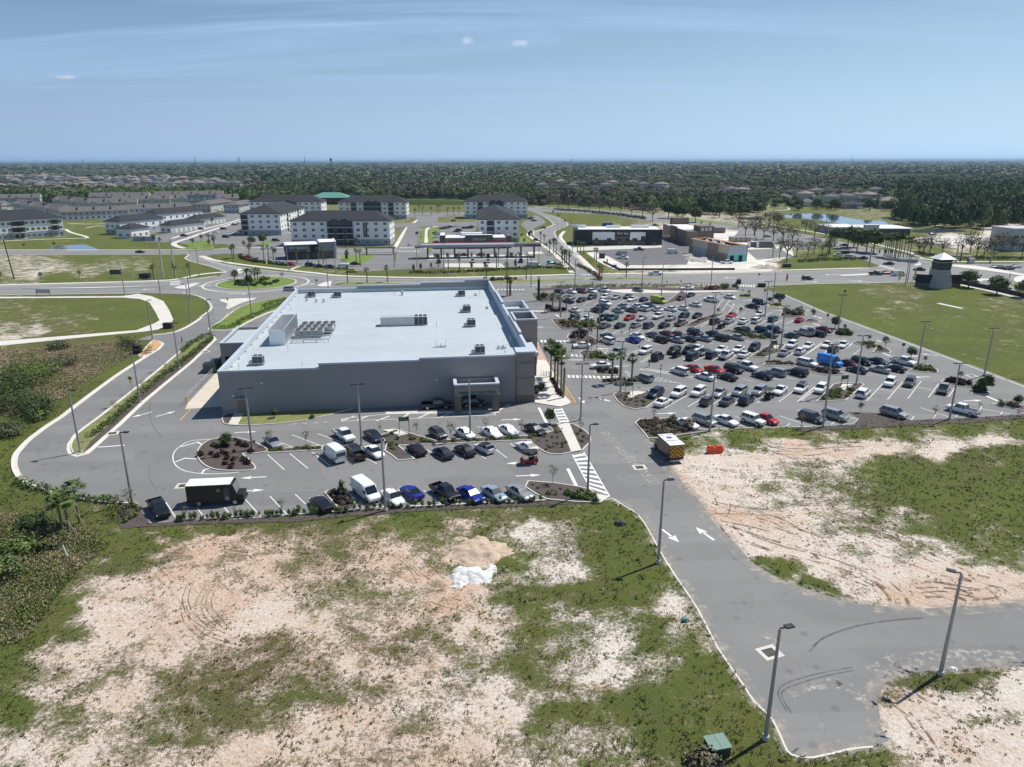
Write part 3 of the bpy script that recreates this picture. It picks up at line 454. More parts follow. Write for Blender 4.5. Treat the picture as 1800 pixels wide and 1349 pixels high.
sheet("apartment_street_paving", [(717,398),(699,436.7),(697,445),(736,445),(738,398)], .066, ASPH)
sheet("apartment_paving", [(250,424),(262,416),(300,408),(345,400),(420,385),(517,385),(517,437.5),(420,437.5),(395,428),(345,432),(310,426)], .040, ASPH)
sheet("garage_paving", [(180,385),(330,372),(440,376),(430,384),(345,398),(262,412),(250,405)], .036, ASPH)
sheet("apartment_paving", [(760,410),(775,398),(815,390),(835,390),(836,435),(775,435),(756,425)], .062, ASPH)
sheet("apartment_paving", [(600,394),(840,390.5),(840,397),(600,401)], .070, ASPH)
sheet("apartment_paving", [(713,374),(816,373),(816,379.5),(770,382),(768,396),(735,398),(733,384),(713,381)], .074, ASPH)
sheet("apartment_paving", [(915,395),(930,383),(942,378),(955,385),(960,392),(938,402),(930,418),(925,405)], .058, ASPH)
sheet("shop_paving", [(1035,440),(1070,432),(1150,431),(1163,418),(1215,432),(1212,455),(1207,466),(1096,466),(1070,452)], .062, DARKASPH)
sheet("shop_paving", [(1310,440),(1370,438),(1395,452),(1330,458)], .060, ASPH)
sheet("shop_paving", [(1300,404),(1345,408),(1400,423),(1440,434),(1420,440),(1350,430),(1290,418)], .058, ASPH)
sheet("building_site_ground", [(1030,445),(1068,441),(1076,455),(1098,467),(1207,468),(1212,440),(1225,425),(1262,408),(1300,408),(1390,432),(1395,452),(1345,461),(1345,474),(1120,477),(1076,473),(1050,460)], .052, mat("site_sand", (.66, .63, .57), .95, var=.25, vscale=.12, var2=.25, v2scale=1.2, bump=.5, bscale=3))
sheet("building_site_ground", [(1600,420),(1680,415),(1800,420),(1990,425),(1990,452),(1800,440),(1700,434),(1620,428)], .052, MATS["site_sand"])
sheet("building_site_ground", [(1000,436),(1163,430),(1163,436),(1010,442)], .070, CONC)
for nm, pts, z in [("pond", crop(0,330,7.5,(640,800),(720,770),(900,752),(1100,742),(1180,765),(1270,800),(1262,826),(640,826)), .03),
    ("lake", [(1372,381.7),(1385,378),(1411,376),(1440,377),(1467,379),(1503,387),(1550,390),(1562,396),(1555,401),(1530,401),(1494,397),(1455,391),(1411,386),(1380,384)], .05),
    ("pond", [(1548,383.5),(1570,383),(1575,387),(1552,387)], .05), ("pond", [(1605,406),(1660,404),(1700,408),(1650,411),(1610,410)], .05),
    ("pond", [(1295,384),(1330,383),(1345,386),(1320,388)], .05)]:
    sheet(nm, pts, z, mat("pond_water", (.09, .14, .18), .05, spec=.8, bump=.015, bscale=.8), 3)
# grass pieces lying over paving
KERBS = MB()
def kerb(pts, closed=False, wd=.16, h=.15, z=.03):
    KERBS.wall([(p[0], p[1]) for p in pts], wd, z-.02, z+h, 0, closed)
GUT = MB()
def gutter(pts, closed=False, wd=.5, z=.036): GUT.strip([(p[0], p[1]) for p in pts], wd, z, 0, closed)
def island(name, pts, m, sm=3, kw=.16, z=.03, h=.14, world=False, gut=0):
    w_ = pts if world else W(smooth(pts, sm) if sm else pts); w_ = ccw([(p[0], p[1]) for p in w_])
    kerb(w_, True, kw, h, z)
    if gut: gutter([tuple(p) for p in offset([Vector(p) for p in w_], -gut/2-.07, True)], True, gut, z+.006)
    s = MB(); s.sheet([tuple(p) for p in offset([Vector(p) for p in w_], kw/2-.02, True)], z+h-.012)
    return s.build(name, m, kind='structure')
island("grass_verge", [(370,575.5),(391,563),(411.5,546.4),(438.5,534),(486,524.6),(507,521.5),(520,530),(494.5,542),(470,550),(438.5,564),(420,574),(407,579.6),(373,579.6)], LAWN, 2, gut=.4, z=.042)
island("road_divider_bed", [(375.8,596.7),(333.5,636.7),(290,672),(246.8,707.9),(206.8,745.7),(173.4,774.6),(158,789),(149,796),(137.9,799),(128,796),(124.5,788),(125.6,779),(135.6,763.4),(155.6,747.9),(180,730),(213.5,703.4),(244.6,679),(278,652),(309,625.6),(320,616.7),(333.5,605.6),(360,591),(372,592)], LAWN2, 1, gut=.55)
# mulch half of the divider
sm_ = MB(); sm_.sheet(W([(373,598),(333.5,635),(290,670),(246.8,705.5),(206.8,743),(173.4,772),(158,786),(146,793),(158,775),(190,746),(230,708),(290,655),(330,621),(366,592)], .19), .172); sm_.build("planting_bed", MULCH, kind='structure')
island("planting_bed", CL((1215,128),(1275,148),(1262,178),(1200,215),(1130,250),(1110,235),(1150,190),(1190,150)), mat("clay_soil", (.55,.33,.16), .95, var=.2), 2, gut=.4)
# front car park
island("planting_bed", C1((690,338),(610,350),(550,385),(512,430),(505,480),(530,530),(590,575),(680,600),(800,607),(920,605),(975,595),(985,575),(960,545),(920,500),(882,466),(1000,460),(1090,440),(1050,405),(980,372),(900,350),(800,330)), MULCH, 2)
island("planting_bed", C1((1090,440),(1300,415),(1560,398),(1700,390),(1540,402),(1540,432),(1300,448),(1090,458)), MULCH, 0)
island("planting_bed", C2((300,235),(370,212),(620,285),(1010,260),(1300,250),(1400,220),(1340,172),(1420,172),(1475,260),(1515,360),(1450,375),(1370,372),(1330,355),(1265,310),(1240,280),(1100,285),(600,308),(372,315),(430,365),(480,405),(370,412),(330,380),(285,350),(300,300),(250,250)), MULCH, 0)
island("planting_bed", C2((1500,175),(1570,200),(1625,240),(1640,285),(1600,330),(1575,350),(1545,290)), MULCH, 2)
island("planting_bed", C2((1230,552),(1400,565),(1560,590),(1640,610),(1680,650),(1690,692),(1560,690),(1355,672),(1270,630),(1210,590)), MULCH, 1)
island("planting_bed", C1((1565,790),(1600,775),(1740,785),(1820,850),(1790,935),(1705,940),(1640,880)), MULCH, 1)
sheet("planting_bed", CM((720,195),(860,195),(940,320),(1350,300),(1800,290),(1800,315),(1400,325),(900,345),(760,360),(740,280)), .05, MULCH)
sheet("planting_bed", [(500,912),(600,901),(773,891),(960,882),(1046,872),(1050,884),(960,889),(773,897),(600,909),(500,920)], .05, MULCH)
island("planting_bed", C3((105,1215),(95,1240),(110,1275),(150,1285),(205,1190),(130,1195)), MULCH, 0)
sheet("footpath", W(C3((148,1288),(222,1292),(274,1190),(208,1188))), .165, CONC, world=True)
island("lawn", C3((222,1290),(350,1292),(600,1275),(800,1250),(1000,1205),(1090,1180),(1200,1150),(800,1165),(400,1185),(276,1190)), LAWN2, 0)
# store pavement on the right-hand side, and the paths to it
sheet("pavement", C4((1215,560),(1245,560),(1300,660),(1330,740),(1400,860),(1440,960),(1480,1030),(1530,1080),(1510,1100),(1440,1120),(1230,1085),(1215,1060),(1213,780)), .135, CONC2)
sheet("pavement", W(C4((1236,590),(1275,600),(1330,725),(1215,725),(1215,640)), .14), .142, mat("brick_paving", (.50,.36,.29), .85, var=.12, vscale=2, var2=.15), world=True)
sheet("pavement", C2((1425,172),(1500,172),(1580,350),(1520,362)), .175, CONC2); sheet("pavement", C2((1635,612),(1690,640),(1770,655),(1700,698)), .155, CONC2)
sheet("loading_apron", CL((1480,625),(1740,345),(1760,620),(1765,650),(1460,670)), .040, mat("apron_concrete", (.62,.56,.46), .85, var=.1, vscale=.4))
sheet("planting_bed", C4((1350,865),(1385,880),(1410,930),(1450,985),(1470,1035),(1440,1035),(1400,975),(1360,915)), .148, MULCH)
sheet("sign_pad", C2((270,215),(350,208),(440,240),(380,255)), .185, CONC2)
# main car park islands
I = lambda nm, pts, m=MULCH, sm=1: island(nm, pts, m, sm)
I("planting_bed", C5((15,165),(60,150),(300,165),(380,230),(330,255),(120,255),(70,235)), MULCH)
I("planting_bed", C5((150,310),(180,290),(320,300),(420,355),(190,365)), MULCH)
I("planting_bed", C5((235,435),(300,425),(420,448),(700,470),(740,520),(420,545),(330,540),(280,500)), MULCH)
I("planting_bed", C5((395,625),(420,590),(600,590),(760,670),(790,700),(640,690),(430,660)), MULCH)
I("planting_bed", C5((525,790),(560,770),(760,765),(840,830),(820,870),(640,870),(590,860),(560,820)), MULCH)
I("planting_bed", C5((690,1000),(720,965),(900,950),(950,1000),(900,1020),(740,1025),(710,1020)), MULCH)
I("planting_bed", C5((735,1070),(900,1050),(1150,1080),(1190,1105),(1000,1112),(820,1108),(770,1095)), MULCH)
I("planting_bed", C7((128,450),(170,430),(270,425),(420,415),(490,495),(400,560),(310,572),(220,550),(165,505)), MULCH)
I("planting_bed", C7((312,688),(350,655),(500,655),(645,640),(720,700),(800,738),(940,752),(660,790),(620,810),(420,815),(370,750)), MULCH, 0)
I("planting_bed", C6((-12,130),(70,185),(-70,250),(-200,280),(-90,190)), MULCH)
I("planting_bed", C6((20,500),(180,420),(330,385),(460,370),(380,410),(230,470),(120,520)), MULCH)
I("planting_bed", C6((400,560),(480,540),(640,580),(900,625),(960,655),(700,650),(560,600)), MULCH)
I("planting_bed", C6((700,835),(930,700),(990,690),(1080,700),(1010,790),(860,840)), MULCH)
I("planting_bed", C6((840,920),(900,870),(1160,900),(1400,940),(1660,1000),(1735,1025),(1500,1032),(1330,990),(1150,920),(900,935)), MULCH)
I("planting_bed", C6((410,185),(460,170),(560,195),(720,185),(770,205),(600,210)), LAWN2)
I("planting_bed", C6((890,290),(960,265),(1050,300),(1010,318),(900,312)), LAWN2)
I("planting_bed", C6((1020,395),(1060,350),(1240,345),(1310,400),(1180,425),(1040,415)), MULCH)
I("planting_bed", C6((1270,455),(1330,430),(1400,440),(1445,460),(1420,470),(1290,470)), MULCH)
I("planting_bed", C6((1590,600),(1630,560),(1740,565),(1790,605),(1770,622),(1650,618)), MULCH)
I("planting_bed", C8((435,200),(480,185),(600,200),(720,250),(745,270),(730,282),(600,275),(630,240),(520,222)), MULCH)
I("planting_bed", C8((890,420),(960,375),(1050,380),(1115,420),(1110,435),(960,432)), MULCH)
I("planting_bed", C8((1140,510),(1160,495),(1300,505),(1420,540),(1440,560),(1530,600),(1500,608),(1380,605),(1400,560),(1220,540)), MULCH)
I("planting_bed", C8((155,665),(290,530),(340,520),(500,518),(530,530),(385,655)), MULCH, 0)
I("planting_bed", C8((1540,690),(1600,680),(1700,690),(1800,700),(1800,742),(1690,715)), MULCH, 0)
sheet("planting_bed", C8((0,900),(0,865),(200,862),(450,842),(490,800),(400,745),(640,755),(905,812),(1220,800),(1800,765),(1800,798),(1300,838),(900,850),(500,880)), .05, MULCH)
sheet("sign_pad", C8((320,575),(360,530),(450,530),(400,580)), .19, CONC2); sheet("sign_pad", C6((930,760),(960,720),(1010,715),(1000,750)), .19, CONC2); sheet("sign_pad", C7((240,475),(270,430),(330,425),(410,430),(280,480)), .19, CONC2)
sheet("planting_bed", [(940,508),(985,505),(1085,505.5),(1185,507),(1260,505),(1297,509),(1300,511),(1250,512),(1180,511.5),(1080,511),(985,510),(945,512)], .06, MULCH)
sheet("pavement", [(1055,511),(1115,509),(1180,512.5),(1290,511.5),(1302,513.5),(1190,515.5),(1100,516)], .064, CONC2)
# kerbs and gutters along the roads
def kline(pts, sm=3, gw=.55, z=.03, kh=.14):
    p = [(q[0], q[1]) for q in W(smooth(pts, sm, False))]
    kerb(p, False, .16, kh, z)
    if gw: GUT.strip([tuple(q) for q in offset([Vector(q) for q in p], -gw/2-.08, False)], gw, z+.007)
kline([(353,557.5),(330,572.6),(302.5,584),(267,588)][::-1])
kline([(55.6,857),(36.7,846.5),(24.5,833),(19.6,816.8),(22,801),(31,789),(44.5,774.6),(64.5,759),(80,747.9),(104.5,732.3),(124.5,716.7),(155.6,693.4),(200,661),(231,641),(253.5,626.7),(278,612)], 3, .6)
kline([(61,857),(116.7,873),(178,882.6),(239,886)][::-1], 2, .3)
kline([(1380,520),(1450,550.7),(1500,568.5),(1650,624),(1800,680.8),(1960,741)], 1, .45)
kline([(1052,885),(1074,877),(1096,890),(1119.6,904.5),(1139,932.3),(1158.5,968.4),(1186,1012.9),(1225,1071),(1261,1140.7),(1303,1202),(1325,1235),(1356.7,1266.7),(1376.7,1310),(1390,1328),(1426.7,1333),(1493,1318),(1533,1314)], 2, 0, .0, .035)
for a in [[(0,517.5),(151,515.5),(247,514.5)], [(0,502),(151,499),(297,494),(380,485)], [(326,445.8),(333,447.7),(326,452.8),(336,458.6),(368,467),(398,477)], [(373,449),(354,451),(359,454),(376,460),(422,469),(497,478),(604,488.2),(750,491),(1005,486)],
          [(1047,486),(1120,484),(1300,481),(1520,475)], [(1328,503.7),(1411,500.7),(1619,496.7),(1680,498)], [(925,503),(1000,501.5),(1250,503),(1290,503)], [(0,440),(330,440.8)], [(0,447),(318,446.7)],
          [(1010.6,473.6),(979.5,444.4),(958,428.9),(938.6,415.3),(937,411),(940.6,407.5),(967.8,397.8),(971.7,393.9),(960,384),(944,376),(929,370.6)], [(952,374),(983,384),(998.9,394),(995,398.7),(976,407),(978,416),(985,425),(998.9,438.6),(1030,467.8),(1044,484)],
          [(1050,369),(1160,379.5),(1250,388.5),(1330,398),(1440,419),(1520,436),(1600,452)], [(322,514),(350,520),(368,530),(373,540),(368,547),(353,557)]]:
    kline(a, 2, .5, .05, .12)
# roundabout
island("roundabout_lawn", circ(RC, 13.0), LAWN, 0, .4, .05, .16, True)
GUT.strip(circ(RC, 17.2, 64), .7, .056, 0, True)
def median(pts, m, z=.05, sm=2): island("median", pts, m, sm, .3, z, .12)
median([(386,527),(449,524.5),(425,532),(405,541),(397,543),(400,534)], CONC2, .05); median([(557,503),(570,497),(582,494.5),(580,500),(578,504)], CONC2); median([(306,505.5),(330,500),(349,497.5),(335,504),(325,508)], CONC2)
median(CG((800,650),(890,660),(900,690),(820,730),(790,700)), CONC2); median([(40,506.8),(160,504.8),(296,502.3),(160,506.2)], CONC2, .05, 0)
median([(596,497),(620,495.5),(740,499),(745,501),(600,502)], LAWN2); median([(849,494),(1000,491.5),(1030,489.5),(1035,491),(1000,495.5),(852,499.5)], LAWN2)
median([(1040,489.5),(1150,489),(1212,486),(1150,491.5),(1045,494)], LAWN2); median([(1480,485),(1560,481.5),(1590,480),(1560,483.5),(1485,487)], CONC2)
median(CE((930,400),(960,375),(980,382),(975,395)), CONC2); median(CE((680,325),(700,320),(830,350),(960,378),(950,386),(820,368)), MULCH); median(CE((1180,400),(1400,400),(1800,470),(1800,482),(1500,440)), CONC2)
median(CE((1290,530),(1400,540),(1470,520),(1550,510),(1400,505)), CONC2); median(CE((1690,540),(1800,560),(1800,590),(1700,575)), LAWN2); median(CE((1720,500),(1800,480),(1800,530),(1740,535)), CONC2)
median(CD((1060,205),(1300,240),(1800,320),(1800,330),(1300,262),(1000,215)), LAWN, .05, 0)
# wide walk curving round the pond field, and other footpaths
sheet("footpath", [(242,516),(265,520),(287,529),(297,545),(304,561),(300,570),(277,579),(252,582.6),(150,592),(0,607),(-150,622),(-150,612),(0,599),(150,587),(239,580),(272,567.5),(280,562.5),(272,547),(262,531),(245,525),(214,522.5),(0,523.5),(-150,524),(-150,521.5),(0,521),(214,520)], .046, CONC2)
WALK = MB()
for wd, a in [(2.4, [(-100,503.5),(0,500),(151,496.5),(297,491.8),(345,483),(380,479),(398,478)]), (2.4, [(352,449.5),(362,452),(376,457),(422,464.5),(500,474),(560,480.5),(604,485),(750,488.3),(900,486),(1008,483)]),
    (2.2, [(1055,482.5),(1300,478),(1528,472.3)]), (2.4, [(302,418.5),(330,410),(360,402),(400,392),(425,384)]), (2.8, [(325,436),(312,433),(305,428),(312,424),(330,418.5),(360,408),(425,388)]), (1.8, [(-50,438.8),(0,438.3),(330,438.6),(410,436),(500,434.8)]),
    (2.0, [(1005,480),(975,447),(953,431),(930,415.5),(930,410),(938,405)]), (2.0, [(1048,480),(1003,437),(990,425),(985,416),(992,407)]), (2.0, [(694,436),(712,405),(722,396),(740,383),(757,381)]), (2.6, [(750,437),(748,405),(770,398),(790,392)]),
    (2.0, [(1200,378.5),(1260,384),(1330,392),(1400,404),(1440,411),(1500,422),(1560,436),(1600,446),(1645,460),(1800,462),(1950,463)]), (1.6, [(705,351),(740,350.5),(815,352.5)]), (2.0, [(1340,373),(1375,371),(1387,369),(1384,366)]), (2., [(502,459),(560,458),(600,460),(606,452)]),
    (2.0, [(115,402),(125,408),(150,415),(148,418),(100,419),(0,423)]), (2, [(120,392),(160,393),(200,391)]), (1.6, [(150,400),(175,396),(195,397)]), (1.3, [(508,475),(520,470),(535,466)]), (1.6, CE((1118,696),(1200,715),(1310,738))), (1.5, [(1684,501.5),(1750,516),(1800,528.5),(1900,552)])]:
    WALK.strip(W(smooth(a, 3, False)), wd, .058)
WALK.build("footpath", CONC2, kind='structure')
sheet("filling_station_apron", crop(730,410,7.2,(370,385),(1080,385),(1140,440),(370,430)), .064, CONC); sheet("filling_station_apron", crop(730,410,7.2,(150,285),(1420,275),(1440,330),(150,340)), .066, CONC); sheet("filling_station_apron", crop(730,410,7.2,(1425,240),(1590,235),(1640,265),(1430,270)), .068, CONC2)
sheet("lawn", [(598,449),(640,448),(660,450),(640,463),(604,460)], .075, LAWN); sheet("lawn", [(756,398),(750,440),(757,445),(762,425),(775,405)], .078, LAWN)
sheet("lawn", CC((330,400),(300,590),(335,590),(345,430)), .078, LAWN); sheet("lawn", CG((0,225),(300,200),(420,290),(400,345),(0,345)), .078, LAWN)
sheet("lawn", CG((1100,260),(1330,190),(1370,210),(1290,250),(1180,280)), .078, LAWN); sheet("lawn", CC((1130,575),(1230,480),(1330,560),(1340,578)), .078, LAWN)

# ---------------------------------------------------------------- painted markings
MK = MB(); YM = MB()
ZP = .037
def line(a, b, wd=.12, z=ZP, mk=None, px=True):
    A_, B_ = (P(*a), P(*b)) if px else (Vector((*a, 0)), Vector((*b, 0)))
    (mk or MK).strip([(A_.x, A_.y), (B_.x, B_.y)], wd, z)
def pline(pts, wd=.12, sm=0, z=ZP, mk=None, closed=False):
    pts = smooth(pts, sm, closed) if sm else pts
    (mk or MK).strip([(q.x, q.y) for q in W(pts)], wd, z, 0, closed)
def arrow(c, deg, L=3.4, s=1.0, z=ZP, bent=0):
    o = P(*c); T = Matrix.Translation((o.x, o.y, z)) @ Matrix.Rotation(R(deg), 4, 'Z')
    MK.add([(-L/2, -.12*s, 0), (L/2-1.3, -.12*s, 0), (L/2-1.3, .12*s, 0), (-L/2, .12*s, 0)], [(0, 1, 2, 3)], 0, T)
    MK.add([(L/2-1.4, -.45*s, 0), (L/2, 0, 0), (L/2-1.4, .45*s, 0)], [(0, 1, 2)], 0, T)
def zebra(a, b, a2, b2, n, duty=.5, z=ZP, rails=True):
    """ladder crossing between edge a->b and edge a2->b2"""
    A_, B_, A2, B2 = P(*a), P(*b), P(*a2), P(*b2)
    for i in range(n):
        t0 = (i+.5-duty/2)/n; t1 = (i+.5+duty/2)/n
        q = [A_.lerp(B_, t0), A_.lerp(B_, t1), A2.lerp(B2, t1), A2.lerp(B2, t0)]
        MK.sheet([(p.x, p.y) for p in q], z)
    if rails:
        for u, v in ((A_, B_), (A2, B2)): MK.strip([(u.x, u.y), (v.x, v.y)], .16, z+.004)
# front car park: bays
for c_ in C1((895,835),(1105,815),(1317,800)): pass
for a, b in zip(C1((240,865),(500,915),(725,908),(895,835),(1105,815),(1317,800)), C1((342,1025),(575,1010),(800,998),(1025,980),(1250,970),(1475,950))): line(a, b)
for a, b in zip(C1((1088,470),(1272,460),(1460,450),(1650,440)), C1((1228,597),(1422,585),(1615,570),(1800,560))): line(a, b)
for a, b in zip(C1((880,465),(1570,790)), C1((985,580),(1710,940))): line(a, b, .14)
for a, b in zip(C1((1290,305),(1500,295),(1180,365)), C1((1540,400),(1760,385),(1310,412))): line(a, b)
for a, b in zip(C2((560,340),(730,355),(860,345),(1000,330),(1110,300),(20,400),(165,395)), C2((640,395),(805,408),(950,402),(1090,395),(1195,362),(75,443),(230,433))): line(a, b)
for a, b in zip(C2((540,610),(370,600),(690,600),(920,600),(1090,600),(1260,630),(800,640)), C2((655,700),(480,700),(835,698),(1010,692),(1150,680),(1350,672),(830,695))): line(a, b)
for a, b in zip(C2((640,230),(730,235),(900,230),(1080,225),(890,188),(1290,225),(350,210)), C2((710,275),(820,275),(980,262),(1130,258),(1000,220),(1400,220),(620,285))): line(a, b)
pline(C1((105,1035),(600,1020),(1250,972),(1700,945)), .15); pline(C2((0,725),(650,705),(1350,672)), .15)
# hatched end of the planted island, stop bars
pline(C1((690,340),(470,350),(380,385),(315,440),(298,500),(325,560),(400,605),(540,628),(700,628),(850,615)), .14, 2)
for a in [((355,405),(505,365),(540,385)), ((320,530),(400,498),(495,507)), ((540,625),(560,595),(625,580))]: pline(C1(*a), .25)
line(*CL((770,970),(985,955)), .3); line(*C2((1300,65),(1350,165)), .45); line(*C2((1490,467),(1545,580)), .45)
zebra(*C2((1395,72),(1440,165)), *C2((1450,68),(1500,165)), 5, .55); zebra(*C2((1520,375),(1640,605)), *C2((1595,358),(1765,650)), 9, .5)
arrow(C1((40,135))[0], 232); arrow(C1((245,128))[0], 52); arrow(C1((905,282))[0], 8); arrow(C1((970,660))[0], 187); arrow(C1((945,770))[0], 7); arrow(C2((1120,143))[0], 6); arrow(C2((1230,512))[0], 6); arrow(C2((1165,430))[0], 186)
arrow(CN((998,298))[0], -66, 3.2, 1.2); arrow(CN((1215,285))[0], 114, 3.2, 1.2); arrow(C7((50,485))[0], 128, 3.2, 1.3); arrow(C4((1618,1065))[0], -78, 3.2, 1.2); arrow(C4((1795,1050))[0], 110, 3)
for c_, d in [(C7((385,392))[0],186),(C7((575,605))[0],6),(C5((780,740))[0],186),(C5((960,928))[0],186),(C5((1200,1158))[0],186),(C6((690,235))[0],6),(C6((1320,508))[0],186),(C6((1650,658))[0],186),(C8((335,180))[0],186),(C8((985,470))[0],186),(C8((1390,657))[0],6),(C8((910,305))[0],6),(C8((1045,293))[0],150),(C5((1240,390))[0],186),(C6((1010,345))[0],6),(C6((1410,410))[0],120)]: arrow(c_, d)
# dashes and hatches before the drive-through
for a, b in zip(C3((690,1280),(780,1274),(868,1270),(955,1265)), C3((728,1277),(815,1272),(902,1268),(990,1264))): line(a, b)
pline(C2((0,135),(300,105),(560,90),(1010,100),(1012,112),(650,128),(0,152)), .13, closed=True)
for x in (0, 90, 230, 370, 505, 640): line(*C2((x,150 if x < 500 else 132),(x+85,118 if x < 300 else 95)), .28)
line(*C2((1030,85),(1110,42)), .3); sheet("drive_through_pad", C2((290,88),(500,85),(500,95),(620,90),(1040,78),(1040,98),(620,103),(290,105)), .036, CONC)
# kerbside yellow
for t in range(9):
    a = C4((1480+9*t, 945+15*t), (1455+7*t+4, 962+12*t))
pline(C4((1340,740),(1375,770),(1400,820),(1440,890),(1480,940),(1570,1080),(1520,1080)), .15, mk=YM)
for t in np.linspace(0, 1, 9): line((993+t*15, 684+t*24), (989+t*13, 690+t*18.5), .12, .04, YM)
line(*CL((1420,760),(1505,665)), .15, mk=YM); pline([(374,579),(385,568),(395,558),(400,549)], .2, z=.056, mk=YM)
# zebras beside the store
for (a, b, a2, b2, n) in [(C5((0,338))[0], C5((150,338))[0], C5((0,352))[0], C5((160,352))[0], 7), (C5((110,652))[0], C5((420,655))[0], C5((110,672))[0], C5((440,672))[0], 8), (C5((200,805))[0], C5((560,805))[0], C5((210,828))[0], C5((570,825))[0], 8), (C5((390,1020))[0], C5((745,1030))[0], C5((400,1048))[0], C5((760,1055))[0], 8), (C5((950,1040))[0], C5((760,1030))[0], C5((950,1055))[0], C5((770,1052))[0], 4)]: zebra(a, b, a2, b2, n, .6, rails=False)
line(*C5((66,512),(145,514)), .4); line(*C5((405,860),(560,862)), .4); line(*C6((1370,478),(1440,502)), .45); line(*C8((1480,612),(1590,662)), .45); line(*C8((680,280),(745,305)), .45); line(*C8((630,180),(670,190)), .45); line(*C5((280,380),(320,410)), .45); line(*C6((1390,400),(1460,430)), .4)
def bays(p0, p1, p2, n, wd=.12):
    """n+1 parallel bay lines from p0 to p1, the last starting at p2"""
    a, b, c_ = P(*p0), P(*p1), P(*p2); st = (c_-a)/n
    for i in range(n+1): line((a+st*i)[:2], (b+st*i)[:2], wd, ZP, None, False)
bays(C7((745,455))[0], C7((555,562))[0], C7((1820,400))[0], 6); bays(C8((140,545))[0], C8((0,665))[0], C8((145,545))[0], 1)
for a, b in zip(C8((680,520),(838,505),(985,500),(1118,525),(1245,560)), C8((553,658),(715,650),(877,640),(1040,632),(1200,627))): line(a, b)
for a in (((645,565),(770,585)), ((800,555),(915,575)), ((955,550),(1065,572)), ((0,620),(30,628))): line(*C8(*a))
for a, b in zip(C7((740,470),(925,480)), C7((820,492),(880,500))): pass
for a, b in zip(C7((1140,630),(1000,700),(1180,700),(1370,690),(1510,625),(1560,720)), C7((1200,650),(1030,712),(1220,712),(1400,702),(1700,690),(1600,690))): line(a, b)
for a, b in zip(C8((60,720),(270,845),(400,790),(740,720),(905,810),(975,712),(1080,798),(1255,785),(1450,720),(1610,770),(1430,780),(1250,690)), C8((0,735),(300,820),(490,800),(900,770),(925,780),(1200,785),(1100,768),(1275,765),(1700,765),(1625,745),(1460,700),(1440,760))): line(a, b)
pline(C7((790,738),(1200,728),(1550,720),(1800,712)), .12); pline(C8((0,865),(200,855),(450,840),(490,800)), .12); pline(C8((905,815),(1220,800),(1795,765)), .12)
for a, b in zip(C8((200,195),(250,250),(440,200),(510,245)), C8((50,305),(190,300),(320,292),(445,292))): line(a, b)
for a, b in zip(C6((1455,700),(1540,760),(1790,690),(1160,790)), C6((1270,825),(1450,820),(1625,810),(1090,835))): line(a, b)
for a, b in zip(C6((25,840),(240,820),(380,825),(560,810),(700,835)), C6((0,860),(120,875),(310,870),(490,862),(620,870))): line(a, b)
for a, b in zip(C6((580,460),(720,460),(890,440),(1050,440),(1180,435),(300,440)), C6((480,510),(660,495),(790,490),(960,485),(1090,488),(190,510))): line(a, b)
for a, b in zip(C6((655,370),(940,360),(600,400)), C6((560,410),(850,400),(560,415))): line(a, b)
bays(C5((830,545))[0], C5((750,590))[0], C5((1560,510))[0], 6); bays(C5((560,232))[0], C5((450,285))[0], C5((1230,225))[0], 6); bays(C6((200,170))[0], C6((60,215))[0], C6((620,200))[0], 4); bays(C6((440,200))[0], C6((360,310))[0], C6((600,300))[0], 3); bays(C6((460,270))[0], C6((560,330))[0], C6((640,270))[0], 3)
bays(C5((420,325))[0], C5((560,380))[0], C5((1600,320))[0], 10); bays(C6((40,660))[0], C6((160,690))[0], C6((640,660))[0], 4); bays(C6((1280,560))[0], C6((1500,600))[0], C6((1500,575))[0], 2); bays(C8((390,410))[0], C8((575,455))[0], C8((700,395))[0], 2); bays(C7((1215,320))[0], C7((1300,340))[0], C7((1560,305))[0], 3)
def hatch(p0, p1, q0, q1, n):
    a, b, c_, d = P(*p0), P(*p1), P(*q0), P(*q1)
    for u, v in ((a, b), (c_, d)): line(u[:2], v[:2], .1, ZP, None, False)
    for i in range(n+1):
        u = a.lerp(b, i/n); v = c_.lerp(d, min(1, (i+.3)/n)); line(u[:2], v[:2], .1, ZP+.003, None, False)
for h_ in [((350,235),(980,345),(390,232),(990,335),9), ((465,330),(700,355),(500,305),(660,350),5), ((225,255),(270,300),(240,250),(300,290),3), ((245,110),(340,75),(262,120),(350,95),4), ((350,180),(430,130),(375,180),(440,145),4), ((10,90),(60,60),(40,110),(90,80),3)]:
    hatch(*C7(*h_[:4]), h_[4])
for h_ in [((900,640),(1060,690),(960,620),(1130,680),5), ((1190,640),(1380,700),(1180,610),(1350,660),5), ((1160,960),(1500,1010),(1230,955),(1560,1000),6)]: hatch(*C5(*h_[:4]), h_[4])
